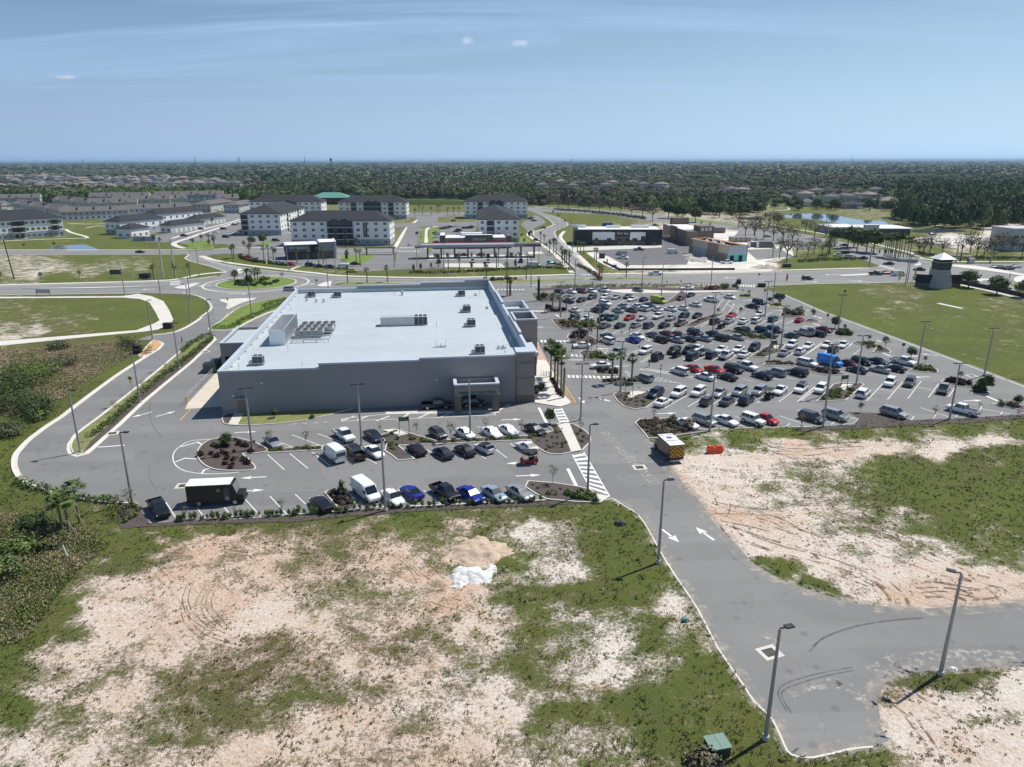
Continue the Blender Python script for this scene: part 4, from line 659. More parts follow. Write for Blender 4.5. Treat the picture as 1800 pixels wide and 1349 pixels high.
# main roads: lane lines
for a, dash in [([(-50,511.5),(0,510.5),(250,508)], 0), ([(1060,497.5),(1150,497),(1330,494.5),(1500,491)], 1), ([(1230,488.5),(1330,486),(1500,482)], 1), ([(640,507),(740,505),(850,502.5),(1000,499.5)], 1), ([(1240,491),(1400,488),(1500,486)], 0), ([(600,492),(740,494.5),(880,492),(1000,489.5)], 1), ([(0,443.5),(320,443.6),(500,441),(690,440),(950,437.5)], 1), ([(975,378),(984,390),(985,396),(958,408),(958,416),(972,428),(1000,455),(1018,475)], 1), ([(345,455),(395,466),(420,474)], 0), ([(1340,404),(1440,425),(1530,447)], 1), ([(1660,480),(1800,485)], 1), ([(1700,500),(1800,518)], 1)]:
    q = W(smooth(a, 4, False)); L = 0
    if not dash: MK.strip([(p.x, p.y) for p in q], .2, .064); continue
    for i in range(len(q)-1):
        d = (q[i+1]-q[i]); n = max(1, int(d.length/9))
        for j in range(n): u = q[i]+d*(j/n); v = u+d.normalized()*3; line(u[:2], v[:2], .2, .064, None, False)
for c_, d in [(CA((1035,985))[0], 180), (CE((270,470))[0], 180), (CE((470,520))[0], 0), (CE((120,527))[0],0), (CD((1560,770))[0],180), (CG((260,920))[0],200), (CG((830,1050))[0],0), (CB((60,1010))[0],0), (CB((730,925))[0],20)]: arrow(c_, d, 4.5, 2.2, .066)
zebra(*CD((215,735),(400,735)), *CD((200,742),(410,742)), 7, .5, .07, False); zebra(*CC((990,970),(1240,972)), *CC((990,978),(1250,980)), 8, .5, .066, False); zebra(*CD((1600,830),(1790,835)), *CD((1590,845),(1780,855)), 8, .5, .066, False)
zebra(*CC((110,592),(300,592)), *CC((110,598),(300,598)), 8, .5, .08, False); zebra(*CC((100,625),(290,625)), *CC((100,632),(290,632)), 8, .5, .08, False); zebra(*CE((640,400),(760,430)), *CE((660,393),(780,423)), 5, .5, .07, False); zebra(*CA((1185,930),(1185,960)), *CA((1255,925),(1255,955)), 3, .4, .07, False)
for a in [((300,75),(300,60)), ]: pass
bays(CG((720,150))[0], CG((740,170))[0], CG((1280,150))[0], 8); bays(CG((560,305))[0], CG((565,318))[0], CG((1120,300))[0], 12)
def worn(name, colr, lo, hi, amax, sc):
    m = mat(name, colr, .9, var=.2, vscale=2); t = m.node_tree; g = N(t, "ShaderNodeNewGeometry"); n = N(t, "ShaderNodeTexNoise"); n.inputs['Scale'].default_value = sc; n.inputs['Detail'].default_value = 6; n.inputs['Roughness'].default_value = .65; t.links.new(g.outputs['Position'], n.inputs[0])
    mr = N(t, "ShaderNodeMapRange"); mr.inputs[1].default_value = lo; mr.inputs[2].default_value = hi; mr.inputs[3].default_value = 0; mr.inputs[4].default_value = amax; t.links.new(n.outputs[0], mr.inputs[0]); t.links.new(mr.outputs[0], t.nodes['Principled BSDF'].inputs['Alpha']); return m
SE = MB()
RDL = [(1074,878),(1096,890),(1119.6,904.5),(1139,932.3),(1158.5,968.4),(1186,1012.9),(1225,1071),(1261,1140.7),(1303,1202),(1325,1235),(1356.7,1266.7),(1376.7,1310),(1390,1328),(1426.7,1333),(1493,1318),(1533,1314),(1560,1303),(1548,1283),(1543,1246.7),(1540,1226.7),(1553,1203),(1583,1188),(1633,1181),(1700,1177),(1800,1171.7),(1900,1168)]
RDR = [(1138.7,772.5),(1160,796),(1181.7,827.5),(1209,860.6),(1232,884),(1255.6,922.8),(1286.7,951),(1318,987),(1340,1002),(1366.7,1016.7),(1413,1035),(1483,1058),(1546.7,1066.7),(1616,1071.7),(1700,1068),(1800,1060),(1900,1055)]
for k, (a, wd, off) in enumerate(((RDL, .7, .1), (RDL, 1.5, .2), (RDR, 1.0, 0), (RDR, 1.9, -.2))):
    SE.strip([tuple(p) for p in offset([p.xy for p in W(smooth(a, 4, False))], off, False)], wd, .0315+.0006*k)
SE.build("sand_edge", worn("edge_sand", (.50, .45, .385), .44, .66, .7, .9), kind='structure')
TM = MB()
for w_, a in [(.22, [(1422,1147),(1440,1127),(1470,1113),(1510,1101),(1560,1093),(1620,1088)]), (.12, [(1390,1255),(1372,1225),(1385,1210),(1440,1192),(1500,1180)]), (.12, [(1382,1252),(1366,1222),(1380,1203),(1436,1186),(1496,1175)]), (.1, [(268,690),(262,720),(268,748),(285,770)]), (.08, [(262,820),(262,840),(275,862)]), (.1, [(520,725),(480,742),(400,752)])]:
    TM.strip([(p.x, p.y) for p in W(smooth(a, 5, False))], w_, .0345)
TM.build("tyre_mark", worn("tyre_mark", (.10, .098, .096), .30, .62, .55, 1.2), kind='structure')
TM = MB()
for w_, a in [(.05, [(1373,1180),(1410,1225),(1460,1300)]), (.05, [(1730,1073),(1800,1100)]), (.05, [(1750,1071),(1800,1090)]), (1.3, [(1465,1205),(1510,1215)]), (1.2, [(1508,1225),(1532,1245)]), (1.6, [(1585,1180),(1600,1165),(1640,1155),(1700,1153),(1800,1158)]), (1.0, [(1480,1200),(1440,1205),(1385,1220)]), (1.2, [(1560,1150),(1575,1185)]), (1.5, [(1530,1170),(1560,1190)]), (1.0, [(1340,1115),(1370,1140)]), (1.5, [(1060,760),(1100,800),(1150,850)]), (.1,[(1700,1160),(1712,1176)]), (.1,[(1725,1160),(1740,1174)])]:
    TM.strip([(p.x, p.y) for p in W(smooth(a, 5, False))], w_, .0335)
TM.build("sand_streak", worn("sand_streak", (.48, .455, .42), .46, .62, .8, 1.6), kind='structure')
RU = MB(); random.seed(9)
for a in [((380,390),(480,410),(620,430),(720,440)), ((400,420),(560,425),(760,432)), ((430,455),(560,480),(640,500)), ((590,440),(680,470),(740,510)), ((600,455),(690,490),(800,530)), ((450,470),(620,530),(820,590),(900,650),(1060,700),(1170,760)), ((540,545),(700,600),(860,640),(1000,690),(1120,750)), ((560,560),(720,615),(900,680),(1090,750)), ((860,435),(960,490),(1060,530),(1160,575)), ((920,430),(1040,470),(1160,510),(1240,545),(1330,590)),
    ((930,445),(1060,490),(1180,530),(1300,600),(1420,640)), ((1010,430),(1130,475),(1240,510)), ((1030,445),(1140,490),(1220,515)), ((1150,610),(1280,650),(1420,700),(1560,730)), ((1270,590),(1400,650),(1540,720),(1700,760)), ((1330,780),(1450,775),(1600,810)), ((1350,800),(1480,800),(1560,830)), ((1400,770),(1520,790),(1640,805)), ((1480,790),(1560,815),(1680,800)), ((1180,750),(1210,800),(1220,835)), ((1130,740),(1180,790),(1195,830)),
    ((580,110),(660,140),(760,165),(800,185)), ((600,125),(700,155),(780,180)), ((640,118),(800,130),(950,122),(1090,118)), ((800,160),(900,150),(1000,130)), ((1640,770),(1680,800)), ((1300,150),(1310,180),(1380,210),(1450,225)), ((1320,150),(1340,185),(1410,205)), ((1550,180),(1600,210),(1590,240),(1500,250)), ((1580,170),(1640,205),(1620,240),(1540,252)), ((420,470),(440,500),(470,530)), ((400,350),(410,380),(400,410)), ((700,370),(830,385),(940,350)), ((820,375),(930,372),(950,330))]:
    q = W(smooth(CS(*a), 8, False)); dx = random.uniform(.18, .42)
    for off in (-.0, 1.55) if random.random() < .6 else (0,):
        pts = [tuple(p) for p in offset([p.xy for p in q], off, False)]; i = 0
        while i < len(pts)-1:
            n = random.randint(3, 9); seg = pts[i:i+n+1]
            if len(seg) > 1: RU.strip(seg, dx*random.uniform(.6, 1.2), .0165)
            i += n+random.randint(0, 2)
for a in (((1190,760),(1230,800),(1290,880),(1340,960),(1370,1040)), ((1170,780),(1210,840),(1270,920),(1300,1000)), ((1040,670),(1130,740),(1200,790)), ((1200,640),(1280,700),(1340,720))):
    RU.strip([tuple(p.xy) for p in W(smooth(CR(*a), 6, False))], .22, .0165)
for a in (((1140,850),(1160,950),(1240,1030),(1350,1080),(1500,1120)), ((1190,690),(1150,800),(1180,900),(1280,980),(1390,1040)), ((1290,720),(1230,840),(1260,930),(1330,990)), ((1350,700),(1300,800),(1310,880),(1400,980))):
    for o_ in (0, .5): RU.strip([tuple(p) for p in offset([p.xy for p in W(smooth(CM(*a), 6, False))], o_, False)], .10, .0165)
for a in (((830,370),(920,420),(1040,520)), ((880,360),(960,430),(1100,540)), ((1000,360),(1080,430),(1180,530)), ((1060,590),(1180,630),(1290,670)), ((1050,655),(1200,710),(1380,745)), ((950,450),(1000,520)), ((540,400),(570,470),(600,520))):
    RU.strip([tuple(p.xy) for p in W(smooth(crop(450,870,3.598,*a), 5, False))], .13, .0165)
RU.build("wheel_rut", worn("rut_soil", (.20, .135, .09), .40, .60, .85, .8), kind='structure')
KERBS.build("kerb", CONC2, kind='structure'); GUT.build("gutter", CONC2, kind='structure')
MK.build("road_marking", PAINT, kind='structure'); YM.build("yellow_road_marking", YPAINT, kind='structure')
# storm drains set in concrete
DR = [CR((455,445))[0], CS((60,212))[0], C1((385,728))[0], CL((885,860))[0], CL((1620,217))[0], C6((1290,342))[0], C8((1385,462))[0]]
its = []
for i, (x, y) in enumerate(DR):
    p = P(x, y); r = 7+[0, 0, 0, 15, 45, 0, 0][i]
    if i == 0: rz = 20
    else: rz = r
    s = MB(); s.box(-1.15, 1.15, -.95, .95, -.03, .014); o = s.build("storm_drain", CONC)
    o.location = (p.x, p.y, .03); o.rotation_euler = (0, 0, R(rz)); o.scale = (.8, .85, 1)
    g_ = MB()
    for k in range(9): g_.box(-.62+k*.14, -.55+k*.14, -.5, .5, .014, .03, 0)
    g_.box(-.62, .62, -.03, .03, .03, .034); g_.box(-.68, .68, -.56, .56, .0145, .017, 1)
    g_.build("grate", [mat("iron", (.12, .11, .10), .6), mat("pit", (.015, .015, .015), .9)], o)
    tag(o, ["square concrete storm drain with iron grate behind the nearest tilted lamp post", "small concrete storm drain in the road beside the ambulance", "concrete storm drain behind the dark delivery truck", "storm drain at the end of the hedge strip", "small storm drain beside the service lane at the loading dock", "storm drain at the upper right aisle of the car park", "storm drain by the kerb of the green field"][i], "storm drain")
# ================================================================ BUILDINGS
GREYW = mat("store_wall", (.285, .28, .28), .85, var=.05, vscale=.12, var2=.04, v2scale=2)
TAUPE = mat("taupe_wall", (.27, .235, .215), .85, var=.05); BROWNST = mat("brown_stone", (.17, .13, .105), .85, var=.15, vscale=2)
COPE = mat("coping_metal", (.52, .58, .66), .5, var=.05); ROOFM = mat("roof_membrane", (.455, .515, .545), .7, var=.07, vscale=.07, var2=.05, v2scale=1.2)
def add_seams(m, rot, w_, hgt_, dark):
    t = m.node_tree; b = t.nodes['Principled BSDF']; src = b.inputs['Base Color'].links[0].from_socket
    g = N(t, "ShaderNodeNewGeometry"); mp = N(t, "ShaderNodeMapping"); mp.inputs['Rotation'].default_value = (0, 0, R(-rot)); t.links.new(g.outputs['Position'], mp.inputs[0])
    br = N(t, "ShaderNodeTexBrick"); br.inputs['Scale'].default_value = 1; br.inputs['Brick Width'].default_value = w_; br.inputs['Row Height'].default_value = hgt_; br.inputs['Mortar Size'].default_value = .035; br.inputs['Color1'].default_value = (.97, .97, .97, 1); br.inputs['Color2'].default_value = (1.03, 1.03, 1.03, 1); br.inputs['Mortar'].default_value = (dark, dark, dark, 1)
    t.links.new(mp.outputs[0], br.inputs[0]); mx = N(t, "ShaderNodeMixRGB"); mx.blend_type = 'MULTIPLY'; mx.inputs[0].default_value = 1; t.links.new(src, mx.inputs[1]); t.links.new(br.outputs[0], mx.inputs[2])
    n = N(t, "ShaderNodeTexNoise"); n.inputs['Scale'].default_value = .22; n.inputs['Detail'].default_value = 7; n.inputs['Distortion'].default_value = .6; t.links.new(g.outputs['Position'], n.inputs[0]); mr = N(t, "ShaderNodeMapRange"); mr.inputs[1].default_value = .60; mr.inputs[2].default_value = .66; mr.inputs[3].default_value = 0; mr.inputs[4].default_value = .22; t.links.new(n.outputs[0], mr.inputs[0])
    m2 = N(t, "ShaderNodeMixRGB"); m2.inputs[2].default_value = (.40, .41, .41, 1); t.links.new(mr.outputs[0], m2.inputs[0]); t.links.new(mx.outputs[0], m2.inputs[1]); t.links.new(m2.outputs[0], b.inputs['Base Color'])
add_seams(ROOFM, 7.1, 30, 2.4, .88)
WHITEP = mat("white_wall", (.84, .84, .84), .8, var=.04); GLASS = mat("window_glass", (.02, .025, .035), .12, spec=.8)
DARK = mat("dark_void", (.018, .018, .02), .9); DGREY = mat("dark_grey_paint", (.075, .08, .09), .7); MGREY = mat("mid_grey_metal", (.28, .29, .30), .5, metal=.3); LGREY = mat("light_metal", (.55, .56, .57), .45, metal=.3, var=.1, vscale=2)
SLATE = mat("slate_shingle", (.027, .030, .037), .9, var=.2, vscale=1.5, bump=.3, bscale=4); TANROOF = mat("brown_grey_shingle", (.135, .125, .122), .9, var=.15, vscale=1.0); BROOF = mat("tan_shingle", (.25, .205, .175), .9, var=.15, vscale=1.0)
PALEG = mat("pale_grey_siding", (.50, .51, .52), .8, var=.05); BLUEG = mat("blue_grey_wall", (.36, .40, .45), .8, var=.05); DGREEN = mat("sign_green", (.015, .10, .055), .6)
BLACKM = mat("black_metal", (.02, .02, .022), .5); REDP = mat("red_panel", (.45, .03, .03), .5); WHITEM = mat("bright_white", (.82, .82, .82), .6)
def fr(ori, deg): return Matrix.Translation((ori[0], ori[1], 0)) @ Matrix.Rotation(R(deg), 4, 'Z')
def rect3(a, b, c):
    A_, B_, C_ = P(*a).xy, P(*b).xy, P(*c).xy; u = (B_-A_); Wd = u.length; u.normalize(); v = Vector((-u.y, u.x)); D = (C_-B_).dot(v)
    return A_, math.degrees(math.atan2(u.y, u.x)), Wd, D
def text(name, body, size, m, parent, T, depth=.06, bold=0.0, sx_=1.0):
    cu = bpy.data.curves.new(name, 'FONT'); cu.body = body; cu.size = size; cu.extrude = depth; cu.offset = bold; cu.align_x = 'CENTER'; cu.align_y = 'CENTER'; cu.resolution_u = 2; cu.space_character = 1.06
    o = bpy.data.objects.new(name, cu); col.objects.link(o); bpy.context.view_layer.update()
    me = bpy.data.meshes.new_from_object(o.evaluated_get(bpy.context.evaluated_depsgraph_get())); bpy.data.objects.remove(o); me.materials.clear(); me.materials.append(m)
    for v in me.vertices: v.co.x *= sx_
    me.transform(T); r = link_mesh(name, me, parent); return r
FRONT = lambda x, y, z: Matrix.Translation((x, y, z)) @ Matrix.Rotation(R(90), 4, 'X')        # reads from -y
def hip(s, x0, x1, y0, y1, z, h, ov=.5, mi=0, th=.25):
    x0 -= ov; x1 += ov; y0 -= ov; y1 += ov; W_, D_ = x1-x0, y1-y0; k = min(W_, D_)/2
    if W_ >= D_: r = [(x0+k, y0+k), (x1-k, y1-k)]
    else: r = [(x0+k, y0+k), (x1-k, y1-k)]
    vs = [(x0,y0,z+th),(x1,y0,z+th),(x1,y1,z+th),(x0,y1,z+th),(*r[0],z+h),(*r[1],z+h),(x0,y0,z),(x1,y0,z),(x1,y1,z),(x0,y1,z)]
    fs = [(0,1,5,4),(1,2,5),(2,3,4,5),(3,0,4)] if W_ >= D_ else [(0,1,4),(1,2,5,4),(2,3,5),(3,0,4,5)]
    s.add(vs, fs+[(6,7,1,0),(7,8,2,1),(8,9,3,2),(9,6,0,3),(9,8,7,6)], mi)
def gable(s, x0, x1, y0, y1, z, h, ov=.5, mi=0, wm=1, along='x'):
    if along == 'x':
        ym = (y0+y1)/2; vs = [(x0-ov,y0-ov,z),(x1+ov,y0-ov,z),(x1+ov,y1+ov,z),(x0-ov,y1+ov,z),(x0-ov,ym,z+h),(x1+ov,ym,z+h)]
        s.add(vs, [(0,1,5,4),(2,3,4,5)], mi); s.add(vs, [(1,2,5),(3,0,4)], wm); s.add(vs, [(3,2,1,0)], mi)
    else:
        xm = (x0+x1)/2; vs = [(x0-ov,y0-ov,z),(x1+ov,y0-ov,z),(x1+ov,y1+ov,z),(x0-ov,y1+ov,z),(xm,y0-ov,z+h),(xm,y1+ov,z+h)]
        s.add(vs, [(1,2,5,4),(3,0,4,5)], mi); s.add(vs, [(0,1,4),(2,3,5)], wm); s.add(vs, [(3,2,1,0)], mi)

# ---------------------------------------------------------------- the store
SO = P(391, 728); SA = 7.1; SW_, SD_ = 51.8, 78.0; RZ = 6.35
st = empty("store_building", (SO.x, SO.y, 0), R(SA), "long low grey supermarket with wide pale blue flat roof and stepped parapets", "supermarket")
s = MB()
front = [(0, 16.1, 7.2), (16.1, 32.7, 7.95), (32.7, 49.1, 8.3)]
back = [(0, 16, 7.2), (16, 33, 7.95), (33, 45, 8.4), (45, SW_, 8.9)]
right = [(2.6, 14, 8.4), (14, 31, 8.9), (31, 44, 8.4), (44, 60, 8.9), (60, SD_-.4, 8.4)]
th = .4
for a, b, z in front: s.box(a, b, 0, th, 0, z)
for a, b, z in back: s.box(a, b, SD_-th, SD_, 0, z)
s.box(0, th, th, SD_-th, 0, 7.2)
for a, b, z in right: s.box(SW_-th, SW_, a, b, 0, z)
s.build("wall", GREYW, st)
s = MB(); s.box(th, SW_-th, th, SD_-th, RZ-.3, RZ); s.build("roof", ROOFM, st)
s = MB()
for a, b, z in front: s.box(a-.05, b+.0, -.06, th+.06, z, z+.28)
for a, b, z in back: s.box(a-.02, b, SD_-th-.06, SD_+.06, z, z+.28)
s.box(-.06, th+.06, th+.06, SD_-th-.06, 7.2, 7.48)
for a, b, z in right: s.box(SW_-th-.06, SW_+.06, a, b, z, z+.28)
s.build("coping", COPE, st)
s = MB(); s.box(49.1, SW_+.35, -.35, 2.6, 0, 8.85); s.build("corner_pier", TAUPE, st)
DTP = mat("dark_taupe", (.2, .175, .16), .8)
for nm_, e, z0, z1, m_ in (("pier_plinth", .08, 0, 1.25, BROWNST), ("pier_band", .06, 4.3, 4.6, DTP), ("pier_band", .06, 7.0, 7.3, DTP), ("pier_cap", .12, 8.85, 9.12, COPE)): s = MB(); s.box(49.1-e, SW_+.35+e, -.35-e, 2.6+e, z0, z1); s.build(nm_, m_, st)
s = MB(); s.box(2.6, 3.7, -.07, .0, 0, 2.2, 0); s.box(2.3, 4.0, -.8, 0, 2.75, 2.9, 1); s.build("service_door", [mat("tan_door", (.20, .17, .13), .6), MGREY], st)
for x, z in ((1.9, 3.1), (6.6, 5.1), (35.2, 4.6)): s = MB(); s.box(x, x+.35, -.22, 0, z, z+.18); s.build("wall_light", WHITEM, st)
# small vents and bolts on the left parapet's roof side are the scupper boxes
for k in range(14): s = MB(); s.box(.42, .8, 6+k*5.1, 6.5+k*5.1, RZ, RZ+.12); s.build("scupper", MGREY, st)
for x0, x1, y0, y1, z in ((.42, .5, .5, SD_-.5, 7.19), (.5, 49, .42, .5, 7.19), (.5, SW_-.5, SD_-.5, SD_-.42, 7.19), (SW_-.5, SW_-.42, .5, SD_-.5, 8.38)): s = MB(); s.box(x0, x1, y0, y1, RZ, z); s.build("parapet_lining", ROOFM, st)
# projecting fronts on the right-hand side
def wing(nm, x0, x1, y0, y1, z, zr, wm, cm=COPE):
    s = MB(); s.box(x0, x1, y0, y0+.3, 0, z); s.box(x1-.3, x1, y0+.3, y1-.3, 0, z); s.box(x0, x1, y1-.3, y1, 0, z); s.box(x0, x0+.28, y0+.3, y1-.3, 8.0 if z > 8 else zr-.2, z)
    w_ = s.build(nm, wm, st)
    s = MB(); s.box(x0+.28, x1-.3, y0+.3, y1-.3, zr-.2, zr); s.build("roof", ROOFM, w_)
    s = MB(); s.box(x0-.05, x1+.06, y0-.06, y0+.36, z, z+.25); s.box(x1-.36, x1+.06, y0+.36, y1-.36, z, z+.25); s.box(x0-.05, x1+.06, y1-.36, y1+.06, z, z+.25); s.box(x0-.05, x0+.34, y0+.36, y1-.36, z, z+.25); s.build("coping", cm, w_)
wing("side_wing", SW_+.02, 57.6, 43.4, 53.2, 7.4, 6.3, mat("pale_wing_wall", (.60, .60, .62), .8, var=.04))
wing("entrance_tower", SW_+.02, 56.4, 23.4, 31.0, 9.3, 8.0, TAUPE)
s = MB(); s.box(SW_+.02, 55.2, 14.5, 23.3, 4.2, 4.9, 0); s.box(54.3, 54.9, 14.8, 15.4, 0, 4.2, 1); s.box(54.3, 54.9, 22.2, 22.8, 0, 4.2, 1); s.build("entrance_canopy", [COPE, BROWNST], st)
s = MB(); s.box(SW_+.01, SW_+.09, 15.4, 22.2, .1, 3.6); s.build("shopfront_glass", GLASS, st)
# drive-through
CX0, CX1, CY0 = 38.2, 45.6, -4.3
cn = empty("drive_through_canopy", (SO.x, SO.y, 0), R(SA), "grey pillared drive-through canopy with green lettering on the long shaded wall", "canopy")
s = MB(); s.box(CX0, CX1, CY0, CY0+.4, 3.1, 4.75); s.box(CX0, CX0+.4, CY0+.4, -.02, 3.1, 4.75); s.box(CX1-.4, CX1, CY0+.4, -.02, 3.1, 4.75); s.box(CX0+.4, CX1-.4, -.4, -.02, 3.1, 4.75)
s.build("fascia", TAUPE, cn); s = MB(); s.box(CX0+.4, CX1-.4, CY0+.4, -.4, 3.6, 3.95); s.build("roof", WHITEP, cn)
s = MB(); s.box(CX0-.08, CX1+.08, CY0-.08, CY0+.48, 4.75, 4.95); s.box(CX0-.08, CX0+.48, CY0+.48, -.02, 4.75, 4.95); s.box(CX1-.48, CX1+.08, CY0+.48, -.02, 4.75, 4.95); s.build("coping", COPE, cn)
for x in (CX0, CX1-1.1):
    s = MB(); s.box(x, x+1.1, CY0, CY0+1.0, 0, 2.95, 0); s.box(x-.08, x+1.18, CY0-.08, CY0+1.08, 2.95, 3.1, 1); s.build("pillar", [BROWNST, MGREY], cn)
text("lettering", "PHARMACY DRIVE THRU", .52, mat("letter_green", (.01, .12, .06), .5), cn, FRONT((CX0+CX1)/2+.1, CY0-.05, 3.42), .04, .012, 1.0)
s = MB(); s.box(40.6, 42.0, -.12, 0, 1.2, 2.6); s.build("service_window", GLASS, cn)
# loading bay annex on the left
an_ = empty("loading_annex", (SO.x, SO.y, 0), R(SA), "small flat roofed loading bay annex on the left side of supermarket", "annex")
s = MB(); s.box(-6.6, -.05, 26.4, 26.7, 3.0, 5.6); s.box(-6.6, -6.3, 26.7, 41, 0, 5.6); s.box(-6.6, -.05, 41, 41.3, 0, 5.6); s.box(-6.6, -5.9, 26.45, 27, 0, 3.0); s.box(-.6, -.05, 26.7, 41, 5.0, 5.6); s.build("wall", GREYW, an_)
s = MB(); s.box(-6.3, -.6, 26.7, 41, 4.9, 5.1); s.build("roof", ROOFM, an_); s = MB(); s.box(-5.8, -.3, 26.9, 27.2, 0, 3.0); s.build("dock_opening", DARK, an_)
s = MB(); s.box(-6.7, -.05, 26.3, 26.72, 5.6, 5.8); s.box(-6.7, -6.25, 26.72, 41.35, 5.6, 5.8); s.build("coping", COPE, an_)
# railing of the loading ramp, compactor
rl = MB(); a, b = P(*CL((1480,600))[0]), P(*CL((1740,330))[0])
for i in range(15):
    p = a.lerp(b, i/14); rl.cyl((p.x, p.y, 0), (p.x, p.y, 1.1), .04, .04, 5)
for z in (.55, 1.08): rl.cyl((a.x, a.y, z), (b.x, b.y, z), .035, .035, 5)
rl.build("ramp_railing", LGREY, label="grey pipe railing along the loading ramp left of supermarket", cat="railing")
b = MB(); b.box(-1.2, 1.2, -2.2, 2.2, .3, 1.9, 0); b.box(-.9, .9, -1.9, .3, 1.9, 2.3, 1); b.box(-1.0, 1.0, 2.2, 2.9, .1, 1.2, 1)
o = b.build("trash_compactor", [mat("compactor_green", (.10, .12, .11), .6, var=.2), MGREY], label="grey waste compactor by the loading ramp railing", cat="compactor"); q = P(*CL((1680,362))[0]); o.location = (q.x, q.y, .03); o.rotation_euler = (0, 0, R(8))
b = MB(); q = P(*CL((1476,622))[0]); b.cyl((0, 0, 0), (0, 0, 1.25), .14, .14, 8); b.cyl((0, 0, 1.25), (0, 0, 1.31), .14, .06, 8); o = b.build("bollard", YPAINT, label="yellow bollard at the foot of the loading ramp railing", cat="bollard"); o.location = q

# ---------------------------------------------------------------- roof equipment (each stands on the roof)
def on_roof(u, v): return fr(SO, SA) @ Vector((u, v, 0))
def hvac():
    r = empty("rooftop_air_conditioner", (0, 0, 0)); s = MB(); s.box(-.9, .9, -.7, .7, 0, .25, 1); s.box(-.85, .85, -.65, .65, .25, 1.55, 0); s.build("casing", [LGREY, MGREY], r)
    s = MB(); s.box(-.8, .1, -.68, -.64, .4, 1.45); s.box(.15, .8, -.68, -.64, .4, 1.45); s.box(.84, .88, -.55, .55, .4, 1.45); s.build("coil_grille", DGREY, r)
    s = MB(); s.cyl((-.35, 0, 1.55), (-.35, 0, 1.68), .32, .32, 12); s.cyl((.4, 0, 1.55), (.4, 0, 1.68), .32, .32, 12); s.build("fan", DGREY, r)
    s = MB(); s.box(-1.5, -.9, -.45, .35, 0, .7); s.build("duct_hood", LGREY, r); return r
h0 = hvac()
HV = [(4.9, 7.3, "boxy grey air conditioner alone at the near left corner of the roof"), (4.9, 71.8, "grey air conditioner at the far left corner of the roof"), (43.5, 68.1, "grey air conditioner at the far right of the roof"), (43.5, 47.3, "grey air conditioner right of the long ribbed screen box"), (43.5, 32.2, "grey air conditioner level with the entrance tower"), (43.5, 9.4, "grey air conditioner nearest the striped corner pier"), (11.6, 70.5, "low grey air conditioner beside the small far roof vents")]
for i, (u, v, lab) in enumerate(HV):
    o = h0 if i == 0 else dup(h0); p = on_roof(u, v); o.location = (p.x, p.y, RZ); o.rotation_euler = (0, 0, R(SA)); o.scale = (1.05,)*3; tag(o, lab, "air conditioner", "air conditioners on the supermarket roof")
def vent(nm, u, v, h, r, lab, mush=True):
    s = MB(); s.cyl((0, 0, 0), (0, 0, h*.6), r, r, 10)
    if mush: s.cyl((0, 0, h*.6), (0, 0, h), r*1.7, r*1.2, 10)
    else: s.cyl((0, 0, h*.6), (0, 0, h), r, r, 8)
    o = s.build(nm, LGREY, label=lab, cat="vent", group="vents on the supermarket roof"); p = on_roof(u, v); o.location = (p.x, p.y, RZ)
for i, (x, y, h, r, mu, d) in enumerate([(539,529,.8,.22,1,"left of four small roof vents near the far left corner"),(556,531,.8,.22,1,"second of the small roof vents near the far left corner"),(569,531,.8,.22,1,"third of the small roof vents near the far left corner"),(578,514,1.1,.3,1,"tall pale roof vent at the far parapet"),(707,519,1.2,.28,1,"white roof vent alone in the far middle of the roof"),(836,520,.6,.25,1,"squat roof vent beside the far right corner"),(856,543,.6,.25,1,"squat roof vent by the right parapet"),
    (510,545,1.3,.05,0,"thin pipe beside the white louvred screen"),(506,618,1.3,.05,0,"thin pipe in front of the white louvred screen"),(420,650,1.3,.05,0,"thin pipe at the near left roof edge"),(531,647,1.3,.05,0,"thin pipe by the first step of the near parapet"),(767,575,1.3,.05,0,"thin pipe right of the ribbed screen box"),(843,520,1.5,.05,0,"thin pipe at the far right of the roof"),(867,541,1.5,.05,0,"thin pipe by the far right parapet"),(897,605,1.5,.05,0,"thin pipe by the near right parapet"),(887,625,1.0,.05,0,"thin pipe near the corner pier"),(693,521,1.2,.05,0,"thin pipe behind the ribbed screen box"),(694,521,.1,.05,0,None),(526,525,1.3,.05,0,"thin pipe at the far left roof corner"),(551,525,1.2,.05,0,"thin pipe between two small far vents")]):
    if d is None: continue
    p = P(x, y, RZ); q = fr(SO, SA).inverted() @ Vector((p.x, p.y, 0)); vent("roof_vent" if mu else "vent_pipe", q.x, q.y, h, r, d, mu)
o = MB(); o.cyl((-.9, 0, 0), (-.9, 0, 1.5), .05, .05, 6); o.cyl((.9, 0, 0), (.9, 0, 1.5), .05, .05, 6); o.cyl((-.9, 0, .3), (.9, 0, .3), .07, .07, 6); o.cyl((0, 0, 0), (0, 0, .8), .09, .09, 6); o.cyl((-1.6, -.1, .12), (.9, 0, .12), .06, .06, 6)
o = o.build("pipe_frame", LGREY, label="pale H shaped pipe frame in the near right of the roof", cat="pipework"); p = P(775, 611, RZ); o.location = (p.x, p.y, RZ); o.rotation_euler = (0, 0, R(SA))
o = MB()
for k in range(5): a = k*1.3; o.cyl((math.cos(a)*.7, math.sin(a)*.5, 0), (math.cos(a)*.7, math.sin(a)*.5, .35+.1*k), .12, .2, 8); o.cyl((math.cos(a)*.7, math.sin(a)*.5, .15), (math.cos(a+1.3)*.7, math.sin(a+1.3)*.5, .15), .05, .05, 5)
o = o.build("exhaust_cluster", LGREY, label="cluster of pale exhaust fittings beside the nearest right roof unit", cat="vent"); p = P(881, 613, RZ); o.location = (p.x, p.y, RZ)
